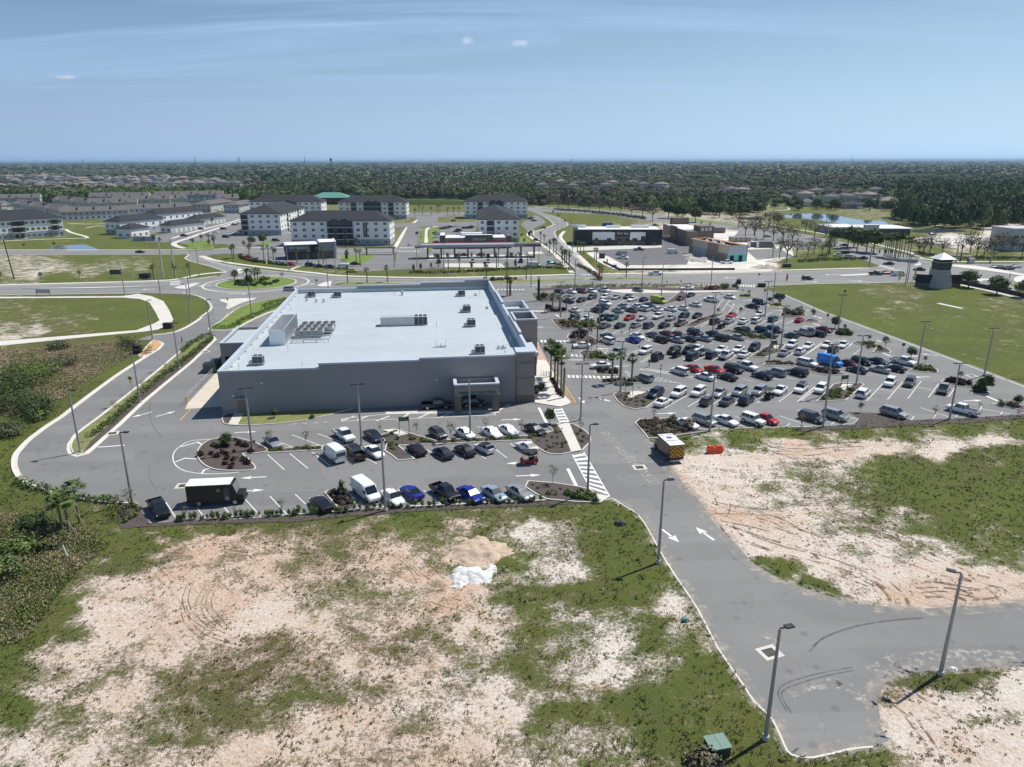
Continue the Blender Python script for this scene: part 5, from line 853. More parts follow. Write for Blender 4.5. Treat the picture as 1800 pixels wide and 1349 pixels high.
# louvred screen
sc = empty("louvred_plant_screen", (*on_roof(4.2, 20.6).xy, RZ), R(SA), "long white louvred screen box on the roof's left side", "plant screen")
s = MB(); s.box(0, 2.9, 0, .08, 0, 2.9); s.box(0, .08, .08, 15.2, 0, 2.9); s.box(0, 2.9, 15.2, 15.28, 0, 2.9)
s.build("panel", WHITEM, sc); s = MB()
for k in range(15): s.box(0, 2.9, .3+k*1.0, .48+k*1.0, 2.9, 3.05); s.box(2.78, 2.9, .3+k*1.0, .42+k*1.0, 0, 2.9)
s.box(0, .12, 0, 15.28, 3.05, 3.15); s.box(2.78, 2.9, 0, 15.28, 3.05, 3.15); s.build("frame", LGREY, sc)
s = MB(); s.box(.6, 2.0, 1.2, 14.2, 0, 1.7); s.build("chiller", MGREY, sc)
# condenser rack
cd = empty("condenser_rack", (*on_roof(7.9, 21.8).xy, RZ), R(SA), "rack of grey condenser fans beside the white louvred screen", "condenser rack")
s = MB()
for y in (.2, 3.2, 6.4, 9.6, 12.2): s.box(0, 7.2, y, y+.18, .55, .75)
for x in (0, 2.3, 4.7, 7.0):
    for y in (.2, 3.2, 6.4, 9.6, 12.2): s.box(x, x+.15, y, y+.15, 0, .55)
s.build("frame", LGREY, cd)
for j in range(3):
    for i in range(4 if j == 0 else 5):
        s = MB(); x = .1+i*1.42+(j*.18); y = 4.2+j*3.0; s.box(x, x+1.25, y, y+2.5, .8, 1.5, 0); s.cyl((x+.62, y+.65, 1.5), (x+.62, y+.65, 1.62), .5, .5, 12, 1); s.cyl((x+.62, y+1.85, 1.5), (x+.62, y+1.85, 1.62), .5, .5, 12, 1); s.build("condenser_fan", [LGREY, DGREY], cd)
s = MB(); s.box(.3, 5.6, .6, .8, .76, .95); s.box(.3, 6.6, 1.9, 2.1, .76, .95); s.box(.5, 5.8, 3.3, 3.5, .76, 1.0); s.build("pipe_run", MGREY, cd)
# ribbed box
rb = empty("ribbed_air_handler", (*on_roof(24.4, 34.6).xy, RZ), R(SA), "long ribbed air handler with dark grilles in the middle of the roof", "air handler")
s = MB(); s.box(0, 9.9, 0, 2.2, .1, 1.9, 0); 
for k in range(26): s.box(.1+k*.27, .18+k*.27, -.03, 0, .15, 1.85, 0)
s.box(-.1, 10.1, -.05, 2.3, -.0, .1, 0); s.build("casing", LGREY, rb); s = MB()
for k in range(3): s.box(7.15+k*.92, 7.98+k*.92, -.04, 0, .2, 1.8)
s.build("coil_grille", DGREY, rb); s = MB()
for k in range(3): s.cyl((7.6+k*.92, 1.0, 1.9), (7.6+k*.92, 1.0, 2.15), .34, .34, 12)
s.build("fan", DGREY, rb)

# ---------------------------------------------------------------- windows shared by the flats
def window_mesh(w_=1.7, h_=1.55, fm=WHITEP, frame=.12):
    s = MB(); s.box(-w_/2, w_/2, -.06, 0, 0, h_, 0); s.box(-w_/2+frame, -.08, -.075, -.055, frame, h_-frame, 1); s.box(.08, w_/2-frame, -.075, -.055, frame, h_-frame, 1); return s.mesh("window", [fm, GLASS])
WIN = window_mesh(); WINB = window_mesh(2.3, 1.7)
def balcony_mesh():
    s = MB(); s.box(-1.9, 1.9, -.03, .0, 0, 2.5, 0); s.box(-1.9, 1.9, -1.2, 0, -.18, 0, 1)  # flat dark backing sheet paints in the shade of a balcony recess
    for k in range(14): s.box(-1.88+k*.285, -1.84+k*.285, -1.2, -1.15, 0, 1.05, 2)
    s.box(-1.9, 1.9, -1.22, -1.14, 1.05, 1.12, 2); s.box(-.9, .9, -.06, -.03, 0, 2.2, 3); return s.mesh("balcony", [DGREY, WHITEP, BLACKM, GLASS])
BAL = balcony_mesh()
def put(root, me, nm, x, y, z, rz): o = link_mesh(nm, me, root, (x, y, z), R(rz)); return o
def apartment(ori, deg, W_, D_, lab, n=4, cols=10, side=8, fh=2.95, bal=(4, 6), dark=True, roofh=4.6, left=False, sidebal=()):
    H_ = n*fh; r = empty("apartment_block", (ori[0], ori[1], 0), R(deg), lab, "apartment block", "white blocks of flats beyond the main road")
    s = MB(); s.box(0, W_, 0, D_, fh, H_, 0); s.box(-.06, W_+.06, -.06, D_+.06, 0, fh-.02, 1); s.box(-.12, W_+.12, -.12, D_+.12, fh-.02, fh+.14, 2); s.build("wall", [WHITEP, BLUEG, WHITEM], r)
    s = MB(); hip(s, 0, W_, 0, D_, H_, roofh, .7); s.build("roof", SLATE, r)
    if dark:
        s = MB(); x0 = W_*.38; x1 = W_*.62; s.box(x0, x1, -.5, -.0, 0, H_-.1); 
        for x in (x0+W_*.045, x1-W_*.045-2.6): s.box(x, x+2.6, -.9, -.1, fh, H_+1.3)
        s.build("dark_bay", DGREY, r)
    for f in range(n):
        z = f*fh+.85
        for c in range(cols):
            x = W_*(c+.5)/cols
            if c in bal: put(r, BAL, "balcony", x, -.5 if dark else -.0, f*fh+.12, 0)
            else: put(r, WIN, "window", x, -.52 if (dark and W_*.38 < x < W_*.62) else (-.06 if f == 0 else .0), z, 0)
        for c in range(side):
            y = D_*(c+.5)/side
            if c in sidebal: put(r, BAL, "balcony", W_+.02, y, f*fh+.12, 90)
            else: put(r, WIN, "window", W_+(.06 if f == 0 else 0), y, z, 90)
            if left: put(r, WIN, "window", -(.06 if f == 0 else 0), y, z, -90)
    return r
A_ = P(513.5, 431.5); apartment(A_, 1.6, 48.5, 18, "front white apartment block with dark balcony bays behind the coffee shop", cols=11, side=4, bal=(4, 5, 6)); bl = bpy.data.objects["apartment_block"]
s = MB(); s.box(35.6, 37.4, -.35, -.1, 4.2, 11.0); o = s.build("banner", DGREY, bl); text("lettering", "L\nE\nA\nS\nE", 1.25, WHITEM, o, FRONT(36.5, -.38, 7.9), .02)
A_ = P(425.3, 413.6); apartment(A_, 3, 22, 60, "white apartment block left of the front one, its narrow end towards us", cols=5, side=9, bal=(0,), dark=False, sidebal=(2, 6))
A_ = P(841, 428.6); apartment(A_, 3, 20.5, 66, "white apartment block behind the filling station, narrow end towards us", cols=5, side=10, bal=(1,), dark=False, left=True, sidebal=(3, 4))
A_ = P(440, 384); apartment(A_, 2, 52, 18, "rear left white apartment block partly hidden by the narrow one", cols=12, side=3, bal=(5, 6, 7))
A_ = P(596, 385.5); apartment(A_, 2, 48.5, 18, "rear middle white apartment block beside the brown open field", cols=11, side=3, bal=(2, 4, 5, 6, 8))
A_ = P(817, 384.5); apartment(A_, 2, 45.5, 18, "rear right white apartment block behind the filling station block", cols=10, side=3, bal=(2, 4, 5))
A_ = P(-60, 425); B_ = P(114, 413.5); apartment(A_, math.degrees(math.atan2(B_.y-A_.y, B_.x-A_.x)), (B_-A_).length, 20, "three storey grey and white apartment block above the left pond", n=3, cols=17, side=4, fh=3.3, bal=(8, 9, 15, 3), dark=False, roofh=5)
# hipped white buildings and garages on the left
def hipb(nm, a, b, c, h, rh, lab, cat, wins=3, floors=1, wm=WHITEP, rm=SLATE, garage=0, base=None, grp=None):
    o_, dg, W_, D_ = rect3(a, b, c); r = empty(nm, (o_.x, o_.y, 0), R(dg), lab, cat, grp); s = MB(); s.box(0, W_, 0, D_, 0, h, 0)
    if base: s.box(-.05, W_+.05, -.05, D_+.05, 0, h*.4, 1)
    s.build("wall", [wm, base or BLUEG], r); s = MB(); hip(s, 0, W_, 0, D_, h, rh, .7); s.build("roof", rm, r)
    for f in range(floors):
        for c_ in range(wins): put(r, WIN, "window", W_*(c_+.5)/wins, -.06, .9+f*3.0, 0)
        if not garage:
            k = max(3, int(D_/5))
            for c_ in range(k): put(r, WIN, "window", W_+.06, D_*(c_+.5)/k, .9+f*3.0, 90)
    for g_ in range(garage):
        s = MB(); s.box(W_, W_+.06, D_*(g_+.2)/garage, D_*(g_+.8)/garage, 0, 2.4); s.build("garage_door", LGREY, r)
    return r
hipb("club_house", (187,411), (213,412), (257,402), 7.2, 3.2, "two storey white hipped building at the left of the white group", "building", 3, 2, base=BLUEG)
hipb("club_house", (255,395.5), (275,396.2), (309,386), 7.2, 3.2, "two storey white hipped building behind the garages", "building", 2, 2, base=BLUEG)
hipb("small_outbuilding", (206,417.6), (232,418.4), (238,413.5), 5.0, 2.4, "small plain white outbuilding with a dark hip roof", "outbuilding", 2)
hipb("garage_row", (282.5,408.2), (302,409), (331,401), 4.2, 2.6, "white garage row with many doors nearer the pale footpath", "garage", 2, garage=7, grp="white garage rows")
hipb("garage_row", (329,396), (346,396.6), (368.5,390), 4.2, 2.6, "white garage row with many doors farther from the road", "garage", 2, garage=7, grp="white garage rows")
s = MB(); s.box(0, 12, 0, .3, 0, 2.4, 0); s.box(0, .3, .3, 6, 0, 2.4); s.box(11.7, 12, .3, 4, 0, 2.4); s.box(9, 11.6, 3, 3.2, 0, 2.2, 1); o = s.build("bin_enclosure", [BLUEG, BROWNST], label="low grey walled bin enclosure beside the white outbuilding", cat="enclosure"); q = P(233, 423); o.location = q
# terraces
def terrace(a, b, depth, h, rh, lab, units, rm=TANROOF, wm=PALEG, gab=True):
    A_, B_ = P(*a).xy, P(*b).xy; u = B_-A_; W_ = u.length; dg = math.degrees(math.atan2(u.y, u.x)); r = empty("terraced_houses", (A_.x, A_.y, 0), R(dg), lab, "terrace", "brown roofed terraces on the left")
    s = MB(); s.box(0, W_, 0, depth, 0, h, 0); s.box(-.05, W_+.05, -.05, 0, 0, h*.45, 1); s.build("wall", [wm, WHITEP], r)
    s = MB(); gable(s, 0, W_, 0, depth, h, rh, .6, 0, 1); s.build("roof", [rm, wm], r)
    for k in range(1, units):
        x = W_*k/units
        if k % 3 == 1 and gab:
            s = MB(); gable(s, x-2.6, x+2.6, -1.0, depth*.45, h-.2, rh*.7, .3, 0, 1, 'y'); s.box(x-2.5, x+2.5, -.9, 0, h*.5, h-.2, 1); s.build("front_gable", [rm, wm], r)
        if k % 3 == 0: s = MB(); s.box(x-.15, x+.15, depth*.1, depth*.9, h, h+rh*.98); s.build("party_wall", DGREY, r)
    for k in range(units):
        for z in (.9, 3.7): put(r, WIN, "window", W_*(k+.5)/units, -.07, z, 0)
    return r
for a in [((108.7,387.3),(226.7,382.7),11,6,3,"long terrace nearest the white hipped group on the left",12,TANROOF,PALEG,False), ((228,381),(337,377.6),11,6,3,"long terrace directly behind the white hipped group",12,TANROOF,PALEG,False),
   ((24,369),(104,383),12,6,3.4,"slanting terrace behind the left grey and white apartment block",9), ((-60,361),(71,358.5),12,6.5,3.6,"terrace at the far left edge under the trees",10), ((93,362.5),(158,370),12,6.5,3.6,"terrace with balconies just left of the central roofs",7),
   ((157,370.5),(242,368.5),13,6.5,3.8,"dark gabled terrace in the middle of the roofs",9), ((199,364),(300,362),13,6.5,3.8,"second row terrace in the middle of the roofs",10), ((158,357),(262,355.5),13,6.5,3.8,"hindmost terrace against the wood, left half",10), ((254,362.5),(330,360.5),12,6.5,3.6,"terrace with a shaded arcade left of the right pair",8),
   ((272,354),(392,352.5),13,6.5,3.8,"hindmost terrace against the wood, right half",11), ((384,361),(421,360),12,6.5,3.8,"short gabled terrace at the right end of the roofs",4), ((-80,378),(20,372),12,6,3.2,"terrace cut by the left edge behind the apartment block",8)]: terrace(*a)
hipb("grey_townhouse", (339,373), (371,373), (381,366), 6.2, 2.8, "grey two storey townhouse left of the pale driveway", "townhouse", 4, 2, PALEG, TANROOF, grp="townhouses by the driveway"); hipb("grey_townhouse", (394,374.5), (421,374.5), (440,368.5), 6.2, 2.8, "grey two storey townhouse right of the pale driveway", "townhouse", 4, 2, PALEG, TANROOF, grp="townhouses by the driveway")
# pavilion
p = P(583, 357); r = empty("pavilion", (p.x, p.y, 0), R(3), "brick pavilion with a shallow green hip roof before the wood", "pavilion"); s = MB(); s.box(-17, 17, -9, 9, 0, 5.5, 0); s.build("wall", mat("dark_brick", (.13, .06, .045), .9, var=.2), r); s = MB(); hip(s, -17, 17, -9, 9, 5.5, 5, 2.2); s.build("roof", mat("green_metal_roof", (.13, .30, .25), .5), r)
for x in (-6, 0, 6, 12): s = MB(); s.box(x-1.5, x+1.5, -9.06, -9, 0, 3.6); s.build("arched_opening", mat("lit_brick", (.30, .13, .07), .9), r)  # brighter copy of the wall brick, sunlight painted into its colour
s = MB(); s.box(-18, 18, -12, -11, 0, 1.3); o = s.build("clipped_hedge_wall", mat("hedge_dark", (.03, .05, .02), .95), label="low dark hedge in front of the green roofed pavilion", cat="hedge"); o.location = p

# ---------------------------------------------------------------- coffee shop
o_, dg, W_, D_ = rect3((502.5,457), (591,453.5), (597,449)); r = empty("coffee_shop", (o_.x, o_.y, 0), R(dg), "dark flat roofed coffee shop with white name lettering and stone end", "coffee shop"); D_ = 12
s = MB(); s.box(0, W_*.62, .6, D_, 0, 3.3, 0); s.box(W_*.62, W_*.98, 0, D_, 0, 3.4, 1); s.build("wall", [DARK, BROWNST], r)
s = MB(); s.box(-.4, W_*.5, -.6, D_, 3.3, 6.2, 0); s.box(W_*.5, W_*.66, -.3, D_, 3.3, 6.0, 1); s.box(W_*.66, W_, -.8, D_, 3.4, 7.0, 2); s.box(W_*.985, W_+.3, -.8, D_, 0, 7.3, 3); s.build("fascia", [mat("slate_blue_panel", (.085, .11, .15), .7), DARK, mat("warm_grey_panel", (.26, .26, .28), .7), WHITEP], r)
s = MB(); s.box(-.2, W_*.5, -.4, D_-.2, 6.2, 6.3); s.box(W_*.5+.02, W_*.68, -.2, D_-.2, 6.2, 6.3); s.box(W_*.68, W_-.2, -.6, D_-.2, 7.0, 7.1); s.build("roof", WHITEM, r)
text("lettering", "STARBUCKS", 1.35, mat("letter_white", (.85, .88, .9), .5), r, FRONT(W_*.27, -.66, 4.9), .04)
s = MB()
for k in range(7): s.box(.6+k*2.0, 2.3+k*2.0, .52, .6, .3, 3.0)
s.build("shopfront_glass", GLASS, r)
o_, dg, W_, D_ = rect3((640,453), (690,452), (686,442)); s = MB(); s.box(-7, 7, -1.2, 1.2, 2.9, 3.3, 0)
for x in (-6, 6): s.box(x-.3, x+.3, -.3, .3, 0, 2.9, 1)
p = P(668, 447.5); o = s.build("pickup_canopy", [DGREY, BROWNST], label="small dark canopy right of the coffee shop", cat="canopy"); o.location = p
# ---------------------------------------------------------------- filling station
o_, dg, W_, D_ = rect3((773,437.5), (899,436.5), (905,431)); D_ = 14
r = empty("filling_station_shop", (o_.x, o_.y, 0), R(dg), "brown and grey filling station shop with red stripes and lit name sign", "shop")
s = MB(); s.box(W_*.07, W_*.93, .3, D_, 0, 4.9, 0); s.box(0, W_*.075, 0, D_, 0, 6.2, 1); s.box(W_*.93, W_, 0, D_, 0, 5.8, 1); s.box(W_*.355, W_*.74, -.4, 3, 0, 6.3, 1); s.build("wall", [mat("grey_panel", (.22, .23, .25), .7), mat("brown_panel", (.13, .10, .095), .8)], r)
s = MB(); s.box(W_*.08, W_*.925, .5, D_-.3, 4.9, 5.1); s.box(.2, W_*.07, .2, D_-.2, 6.2, 6.3); s.box(W_*.36, W_*.735, 0, 2.9, 6.3, 6.4); s.box(W_*.3, W_*.6, 8, 12, 5.1, 6.6, 0); s.build("roof", WHITEM, r)
s = MB(); s.box(W_*.11, W_*.354, .2, .3, 3.2, 3.7); s.box(W_*.742, W_*.9, .2, .3, 3.2, 3.7); s.build("red_stripe", REDP, r)
t = text("lettering", "CIRCLE K", 1.5, WHITEM, r, FRONT(W_*.55, -.45, 4.3), .04); s = MB(); s.box(W_*.48, W_*.62, -.45, -.42, 2.9, 3.0); s.build("sign_line", REDP, r)
s = MB(); s.box(W_*.08, W_*.92, .22, .3, .2, 2.6); s.build("shopfront_glass", GLASS, r)
a, b = P(737, 457), P(950, 454.5); L = (b-a).length; dg = math.degrees(math.atan2((b-a).y, (b-a).x)); q = a+Vector((0, 6, 0))
r = empty("fuel_canopy", (q.x, q.y, 0), R(dg), "very long flat canopy over the fuel pumps", "canopy"); HC = 4.7
s = MB(); s.box(0, L*.78, -3.5, 3.5, HC, HC+1.1, 0); s.box(L*.78, L, -3.5, 3.5, HC, HC+1.2, 1); s.box(-2.5, 0, -3.5, 2, HC, HC+.6, 1); s.build("fascia", [mat("canopy_grey", (.36, .365, .42), .6), mat("canopy_brown", (.12, .10, .11), .7)], r)
s = MB(); s.box(.2, L*.775, -3.2, 3.2, HC+1.1, HC+1.15, 0); s.box(.3, L*.77, 3.2, 3.5, HC+1.1, HC+1.4, 1); s.build("roof", [mat("canopy_top", (.33, .32, .34), .7), REDP], r)
for k in range(9): s = MB(); x = 3+k*(L-6)/8; s.box(x-.35, x+.35, -3.2, -2.5, 0, HC); s.build("post", DGREY, r)
text("lettering", "CIRCLE K", 1.0, WHITEM, r, FRONT(L*.83, -3.55, HC+.6), .03)
for k in range(8):
    x = 6+k*(L-10)/8; pz = fr(q, dg) @ Vector((x, -2.9, 0)); s = MB(); s.box(-.5, .5, -.3, .3, .15, 2.1, 0); s.box(-.4, .4, -.33, -.3, 1.1, 1.7, 1); s.box(-1.4, 1.4, -.7, .7, 0, .15, 2); s.box(-.55, .55, -.35, .35, 2.1, 2.3, 3)
    o = s.build("fuel_pump", [LGREY, GLASS, CONC, REDP], label=f"{ordn(k)} fuel pump from the left under the long canopy", cat="fuel pump", group="fuel pumps under the canopy"); o.location = (pz.x, pz.y, .06); o.rotation_euler = (0, 0, R(dg))
# ---------------------------------------------------------------- row of shops (dark and white)
a, b = P(1010, 431.5), P(1163, 432); L = (b-a).length; dg = math.degrees(math.atan2((b-a).y, (b-a).x)); r = empty("shop_row", (a.x, a.y, 0), R(dg), "long row of shops with black ends, white bays and flat white roof", "shop row")
D_ = 17; s = MB(); s.box(0, L*.2, 0, D_, 0, 7.2, 0); s.box(L*.2, L*.46, .5, D_, 2.6, 6.3, 1); s.box(L*.2, L*.46, .6, D_, 0, 2.6, 2); s.box(L*.46, L*.63, 0, D_, 4.2, 7.2, 0); s.box(L*.46, L*.63, .2, D_, 0, 4.2, 2); s.box(L*.63, L*.81, .5, D_, 2.6, 6.3, 1); s.box(L*.63, L*.81, .6, D_, 0, 2.6, 2); s.box(L*.81, L, 0, D_, 0, 7.5, 0)
s.build("wall", [mat("black_cladding", (.022, .025, .032), .7), WHITEP, BROWNST], r)
s = MB(); s.box(L*.04, L*.98, .9, D_-.4, 7.55, 7.65); s.box(-L*.04, L*.14, 10, 11, 7.65, 9.0); s.box(L*.38, L*.55, 10, 11, 7.65, 8.8); s.box(L*.67, L*.88, 10, 11, 7.65, 9.0); s.build("roof", WHITEM, r)
text("lettering", "Nail Spa", 1.6, WHITEM, r, FRONT(L*.545, -.05, 5.8), .04)
for x, w_ in ((.23, 1.6), (.37, 2.2), (.49, 2), (.58, 2), (.66, 2.4), (.76, 2), (.88, 2.5), (.96, 1.5)): s = MB(); s.box(L*x, L*x+w_, -.04 if x > .8 else .1 if x < .64 and x > .46 else .44, .5, .2, 3.4 if x != .76 else 4.4); s.build("window", GLASS, r)
o_, dg, W_, D_ = rect3((1205,432), (1226,419.5), (1180,400)); a, b, c = P(1163, 415), P(1206, 433), P(1226, 424)
o_, dg, W_, D_ = rect3((1164,417), (1206,433), (1229,425)); D_ = max(10, min(D_, 26))
r = empty("brown_shop", (o_.x, o_.y, 0), R(dg), "brown flat roofed shop block with corner towers right of the shop row", "shop"); s = MB(); s.box(0, W_, 0, D_, 0, 7.0, 0); s.box(W_*.35, W_*.62, -.3, 0, 0, 7.8, 1); s.box(W_*.8, W_+.4, D_*.45, D_+.3, 0, 9.4, 1); s.box(-.3, W_*.1, D_*.3, D_, 0, 10.5, 1); s.box(W_*.1, W_*.8, .3, D_*.9, 7.0, 7.1, 2); s.build("wall", [mat("brown_stucco", (.24, .19, .165), .85, var=.06), mat("deep_brown", (.17, .125, .10), .85), WHITEM], r)
for k in range(6): s = MB(); s.box(W_*(.05+k*.05), W_*(.08+k*.05), -.06, 0, .3, 3.2); s.build("window", GLASS, r)
for k in range(3): s = MB(); s.box(W_+.4, W_+.46, D_*(.52+k*.15), D_*(.62+k*.15), 7.2, 8.8); s.build("sign_disc", PALEG, r)
s = MB(); s.box(W_, W_+.8, D_*.1, D_*.4, 2.2, 3.6); s.build("awning", BLACKM, r)
# unfinished shop
p0, p1, p2 = P(1210, 446), P(1277, 462), P(1304, 461); u = (p1-p0).xy; L = u.length; dg = math.degrees(math.atan2(u.y, u.x)); r = empty("unfinished_shop", (p0.x, p0.y, 0), R(dg), "half built tan shop with open roof and bare turquoise board", "building")
W2 = max(9.0, min(16, (p2-p1).xy.length)); s = MB(); z = 6.6; s.box(0, L, 0, .4, 0, z, 0); s.box(0, .4, .4, W2, 0, z, 0); s.box(L-.4, L, .4, W2-.0, 3.0, z, 1); s.box(0, L, W2, W2+.4, 0, z, 0); s.box(.4, L-.4, .4, W2, z-1.2, z-1.0, 3); s.box(L-.36, L, .4, W2, 0, 3.0, 2)
s.build("wall", [mat("tan_brown_wall", (.26, .205, .165), .85, var=.08), mat("bare_board", (.42, .47, .55), .8), mat("turquoise_board", (.12, .55, .48), .7), WHITEP], r)
s = MB(); s.box(L*.1, L*.5, -.1, -.0, 3.4, z+.02, 0); s.box(L*.78, L+.03, -.12, -.0, 3.4, z+.3, 0); s.box(L*.12, L*.46, -.08, -.0, .3, 3.2, 1); s.build("facing_panel", [mat("cream_panel", (.52, .47, .36), .8), BLUEG], r)
s = MB(); s.box(-.05, L+.1, .4, 1.6, z+.0, z+.12); s.box(0, 1.6, 1.6, W2, z, z+.12); s.box(0, L, W2-1.6, W2+.5, z, z+.14); s.build("timber_edge", mat("new_timber", (.50, .26, .13), .8, var=.2), r)
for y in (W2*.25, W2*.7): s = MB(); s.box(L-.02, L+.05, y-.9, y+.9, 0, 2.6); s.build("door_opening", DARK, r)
for k in range(8): s = MB(); s.box(3+k*2.2, 4+k*2.2, 3+(k % 3)*2, 4+(k % 3)*2, z-1, z-.3+.2*(k % 3)); s.build("roof_unit", WHITEM, r)
# bin store under construction, sales building near the lake, grey building at right edge
s = MB(); s.box(0, 12, 3, 3.3, 0, 2.6, 0); s.box(0, .4, 0, 3, 0, 2.6, 1); s.box(4, 4.4, 0, 3, 0, 2.6, 1); s.box(11.6, 12, 0, 3, 0, 2.6, 1); s.box(4.4, 11.6, .4, .6, 0, 2.3, 0); o = s.build("bin_enclosure", [mat("dark_taupe2", (.17, .15, .14), .8), WHITEP], label="brown and white bin enclosure on the building site", cat="enclosure"); o.location = P(1317, 437)
s = MB(); 
for k in range(4): s.box(k*2.6, k*2.6+2.3, 0, 5, 0, 2.6)
o = s.build("wrapped_stacks", mat("wrapped", (.33, .31, .28), .8, var=.3, vscale=.5), label="row of grey wrapped building material stacks behind the half built shop", cat="stack"); o.location = P(1285, 427)
a = P(1458, 412.5); r = empty("low_white_building", (a.x, a.y, 0), R(-2), "low building with a huge bright white roof beside the lake", "building"); s = MB(); s.box(0, 17, 0, 20, 0, 3.6, 0); s.box(17, 42, -6, 16, 0, 3.4, 1); s.box(16.5, 24, -7, -4, 0, 5.6, 0); s.build("wall", [PALEG, DGREY], r); s = MB(); s.box(-.5, 17, -.5, 21, 3.6, 3.9); s.box(17.02, 43, -6.5, 17, 3.4, 3.75); s.box(16.4, 24.1, -7.1, -3.9, 5.6, 5.75); s.build("roof", WHITEM, r)
a = P(1774, 443); r = empty("grey_office", (a.x, a.y, 0), R(4), "pale grey flat roofed office cut by the right edge", "office"); s = MB(); s.box(0, 22, 0, 14, 0, 9.5, 0); s.box(-.3, 22.3, -.3, 14.3, 9.5, 10.2, 0); s.build("wall", PALEG, r)
for k in range(6):
    for z in (2, 5.5): put(r, WINB, "window", 2+k*3.4, -.02, z, 0)
# ---------------------------------------------------------------- stone tower with sign walls
a = P(1648, 506.5); r = empty("entrance_tower_monument", (a.x, a.y, 0), R(6), "stone entrance tower with white pyramid roof and dark sign walls", "tower")
def frustum(s, w0, w1, z0, z1, mi=0, d=1.0): s.add([(-w0,-w0*d,z0),(w0,-w0*d,z0),(w0,w0*d,z0),(-w0,w0*d,z0),(-w1,-w1*d,z1),(w1,-w1*d,z1),(w1,w1*d,z1),(-w1,w1*d,z1)], [(4,5,6,7),(0,1,5,4),(1,2,6,5),(2,3,7,6),(3,0,4,7)], mi)
s = MB(); frustum(s, 2.9, 2.05, 0, 5.6); s.build("stone_base", mat("tower_stone", (.40, .385, .37), .9, var=.2, vscale=1.4, var2=.2, v2scale=4), r)
s = MB(); frustum(s, 2.15, 2.0, 5.6, 5.85, 1); frustum(s, 1.95, 2.1, 5.85, 8.3, 0); frustum(s, 2.1, 1.9, 8.3, 8.45, 2); s.build("cladding", [mat("green_grey_cladding", (.075, .08, .07), .8), LGREY, WHITEP], r)
s = MB(); frustum(s, 1.9, 1.9, 8.45, 9.5); s.build("lantern", DARK, r); s = MB(); s.add([(-2.9,-2.9,9.4),(2.9,-2.9,9.4),(2.9,2.9,9.4),(-2.9,2.9,9.4),(0,0,11.4)], [(0,1,4),(1,2,4),(2,3,4),(3,0,4),(3,2,1,0)]); s.build("roof", WHITEM, r)
for dx, rz in ((3.0, 0), (-3.0, 145)):
    s = MB(); s.box(0, 5.2, -.3, .3, 0, 1.2, 1); s.box(0, 5.2, -.26, .26, 1.2, 4.0, 0); o = s.build("sign_wall", [mat("sign_wall_dark", (.035, .037, .04), .8), BROWNST], r); o.location = (dx-.4 if dx > 0 else dx+1.2, .2, 0); o.rotation_euler = (0, 0, R(rz))
# black fence beside the crossing
fs = W(smooth([(1684,499),(1740,511),(1800,524.5),(1900,548)], 3, False)); s = MB(); s.wall([(p.x, p.y) for p in fs], .12, 0, 1.3); s.build("black_fence", BLACKM, label="long black screen fence running right from the stone tower", cat="fence")
fs = W([(1060,462),(1090,476),(1180,476),(1291,475.5)]); s = MB(); s.wall([(p.x, p.y) for p in fs], .1, 0, .8); s.build("silt_fence", BLACKM, label="low black silt fence along the front of building site", cat="fence")
# houses -----------------------------------------------------------------
def house_protos():
    out_ = []
    for rm, wm, w_, d_, h_ in ((TANROOF, WHITEP, 15, 12, 3.4), (BROOF, PALEG, 16, 13, 6), (TANROOF, PALEG, 14, 12, 6), (SLATE, BLUEG, 16, 12, 3.6)):
        r = empty("suburban_house", (0, 0, 0)); s = MB(); s.box(-w_/2, w_/2, -d_/2, d_/2, 0, h_); s.box(w_*.1, w_*.45, -d_/2-3, -d_/2, 0, 3, 0); s.build("wall", wm, r); s = MB(); hip(s, -w_/2, w_/2, -d_/2, d_/2, h_, 2.9, .6); hip(s, w_*.1, w_*.45, -d_/2-3, -d_/2+1, 3, 1.4, .4); s.build("roof", rm, r)
        for x in (-.3, -.08): put(r, WINB, "window", w_*x, -d_/2-.02, 1.0, 0)
        s = MB(); s.box(w_*.14, w_*.41, -d_/2-3.06, -d_/2-3, 0, 2.3); s.build("garage_door", WHITEM, r); out_.append(r)
    return out_
HP = house_protos(); used = set(); hs_items = []
HL = [("in the suburb behind the lake", x, y, k) for x, y, k in crop2] if False else []
def cH(*p): return crop(1340, 300, 3.913, *p)
def cG(*p): return crop(940, 300, 4.5, *p)
for x, y in cH((145,205),(265,180),(290,200),(370,160),(300,250),(470,225),(470,165),(570,170),(640,190),(770,170),(600,265),(760,200),(650,225),(800,255),(860,265),(190,175),(720,210),(560,205)): HL.append(("behind the lake", x, y, random.randrange(4)))
for x, y in cG((200,110),(300,155),(390,110),(450,205),(330,115),(620,120),(560,100),(665,210),(750,195),(770,125),(1000,145),(1060,165),(1550,185),(1640,190),(1500,195),(100,50),(160,45),(60,150),(480,160),(560,150),(400,50),(860,140)): HL.append(("in the wooded suburb", x, y, random.randrange(4)))
random.seed(21)
for row, (yy, n, x0, x1) in enumerate([(344,18,0,190),(338,22,100,330),(333,24,0,300),(328,26,40,420),(323,26,0,400),(318.5,24,20,440),(314.5,22,0,300),(311,20,0,120)]):
    for k in range(n): HL.append(("in the far left suburb", x0+(x1-x0)*(k+random.uniform(.2, .8))/n, yy+random.uniform(-1.6, 1.6), random.choice((0, 1, 1, 2, 2, 3))))
for k in range(44): HL.append(("on the left skyline", 95+k*5.6+random.uniform(-2, 2), random.uniform(295.5, 303.5), 0))
for k in range(26): HL.append(("on the skyline right of centre", 500+k*17+random.uniform(-8, 8), random.uniform(299, 306), 0))
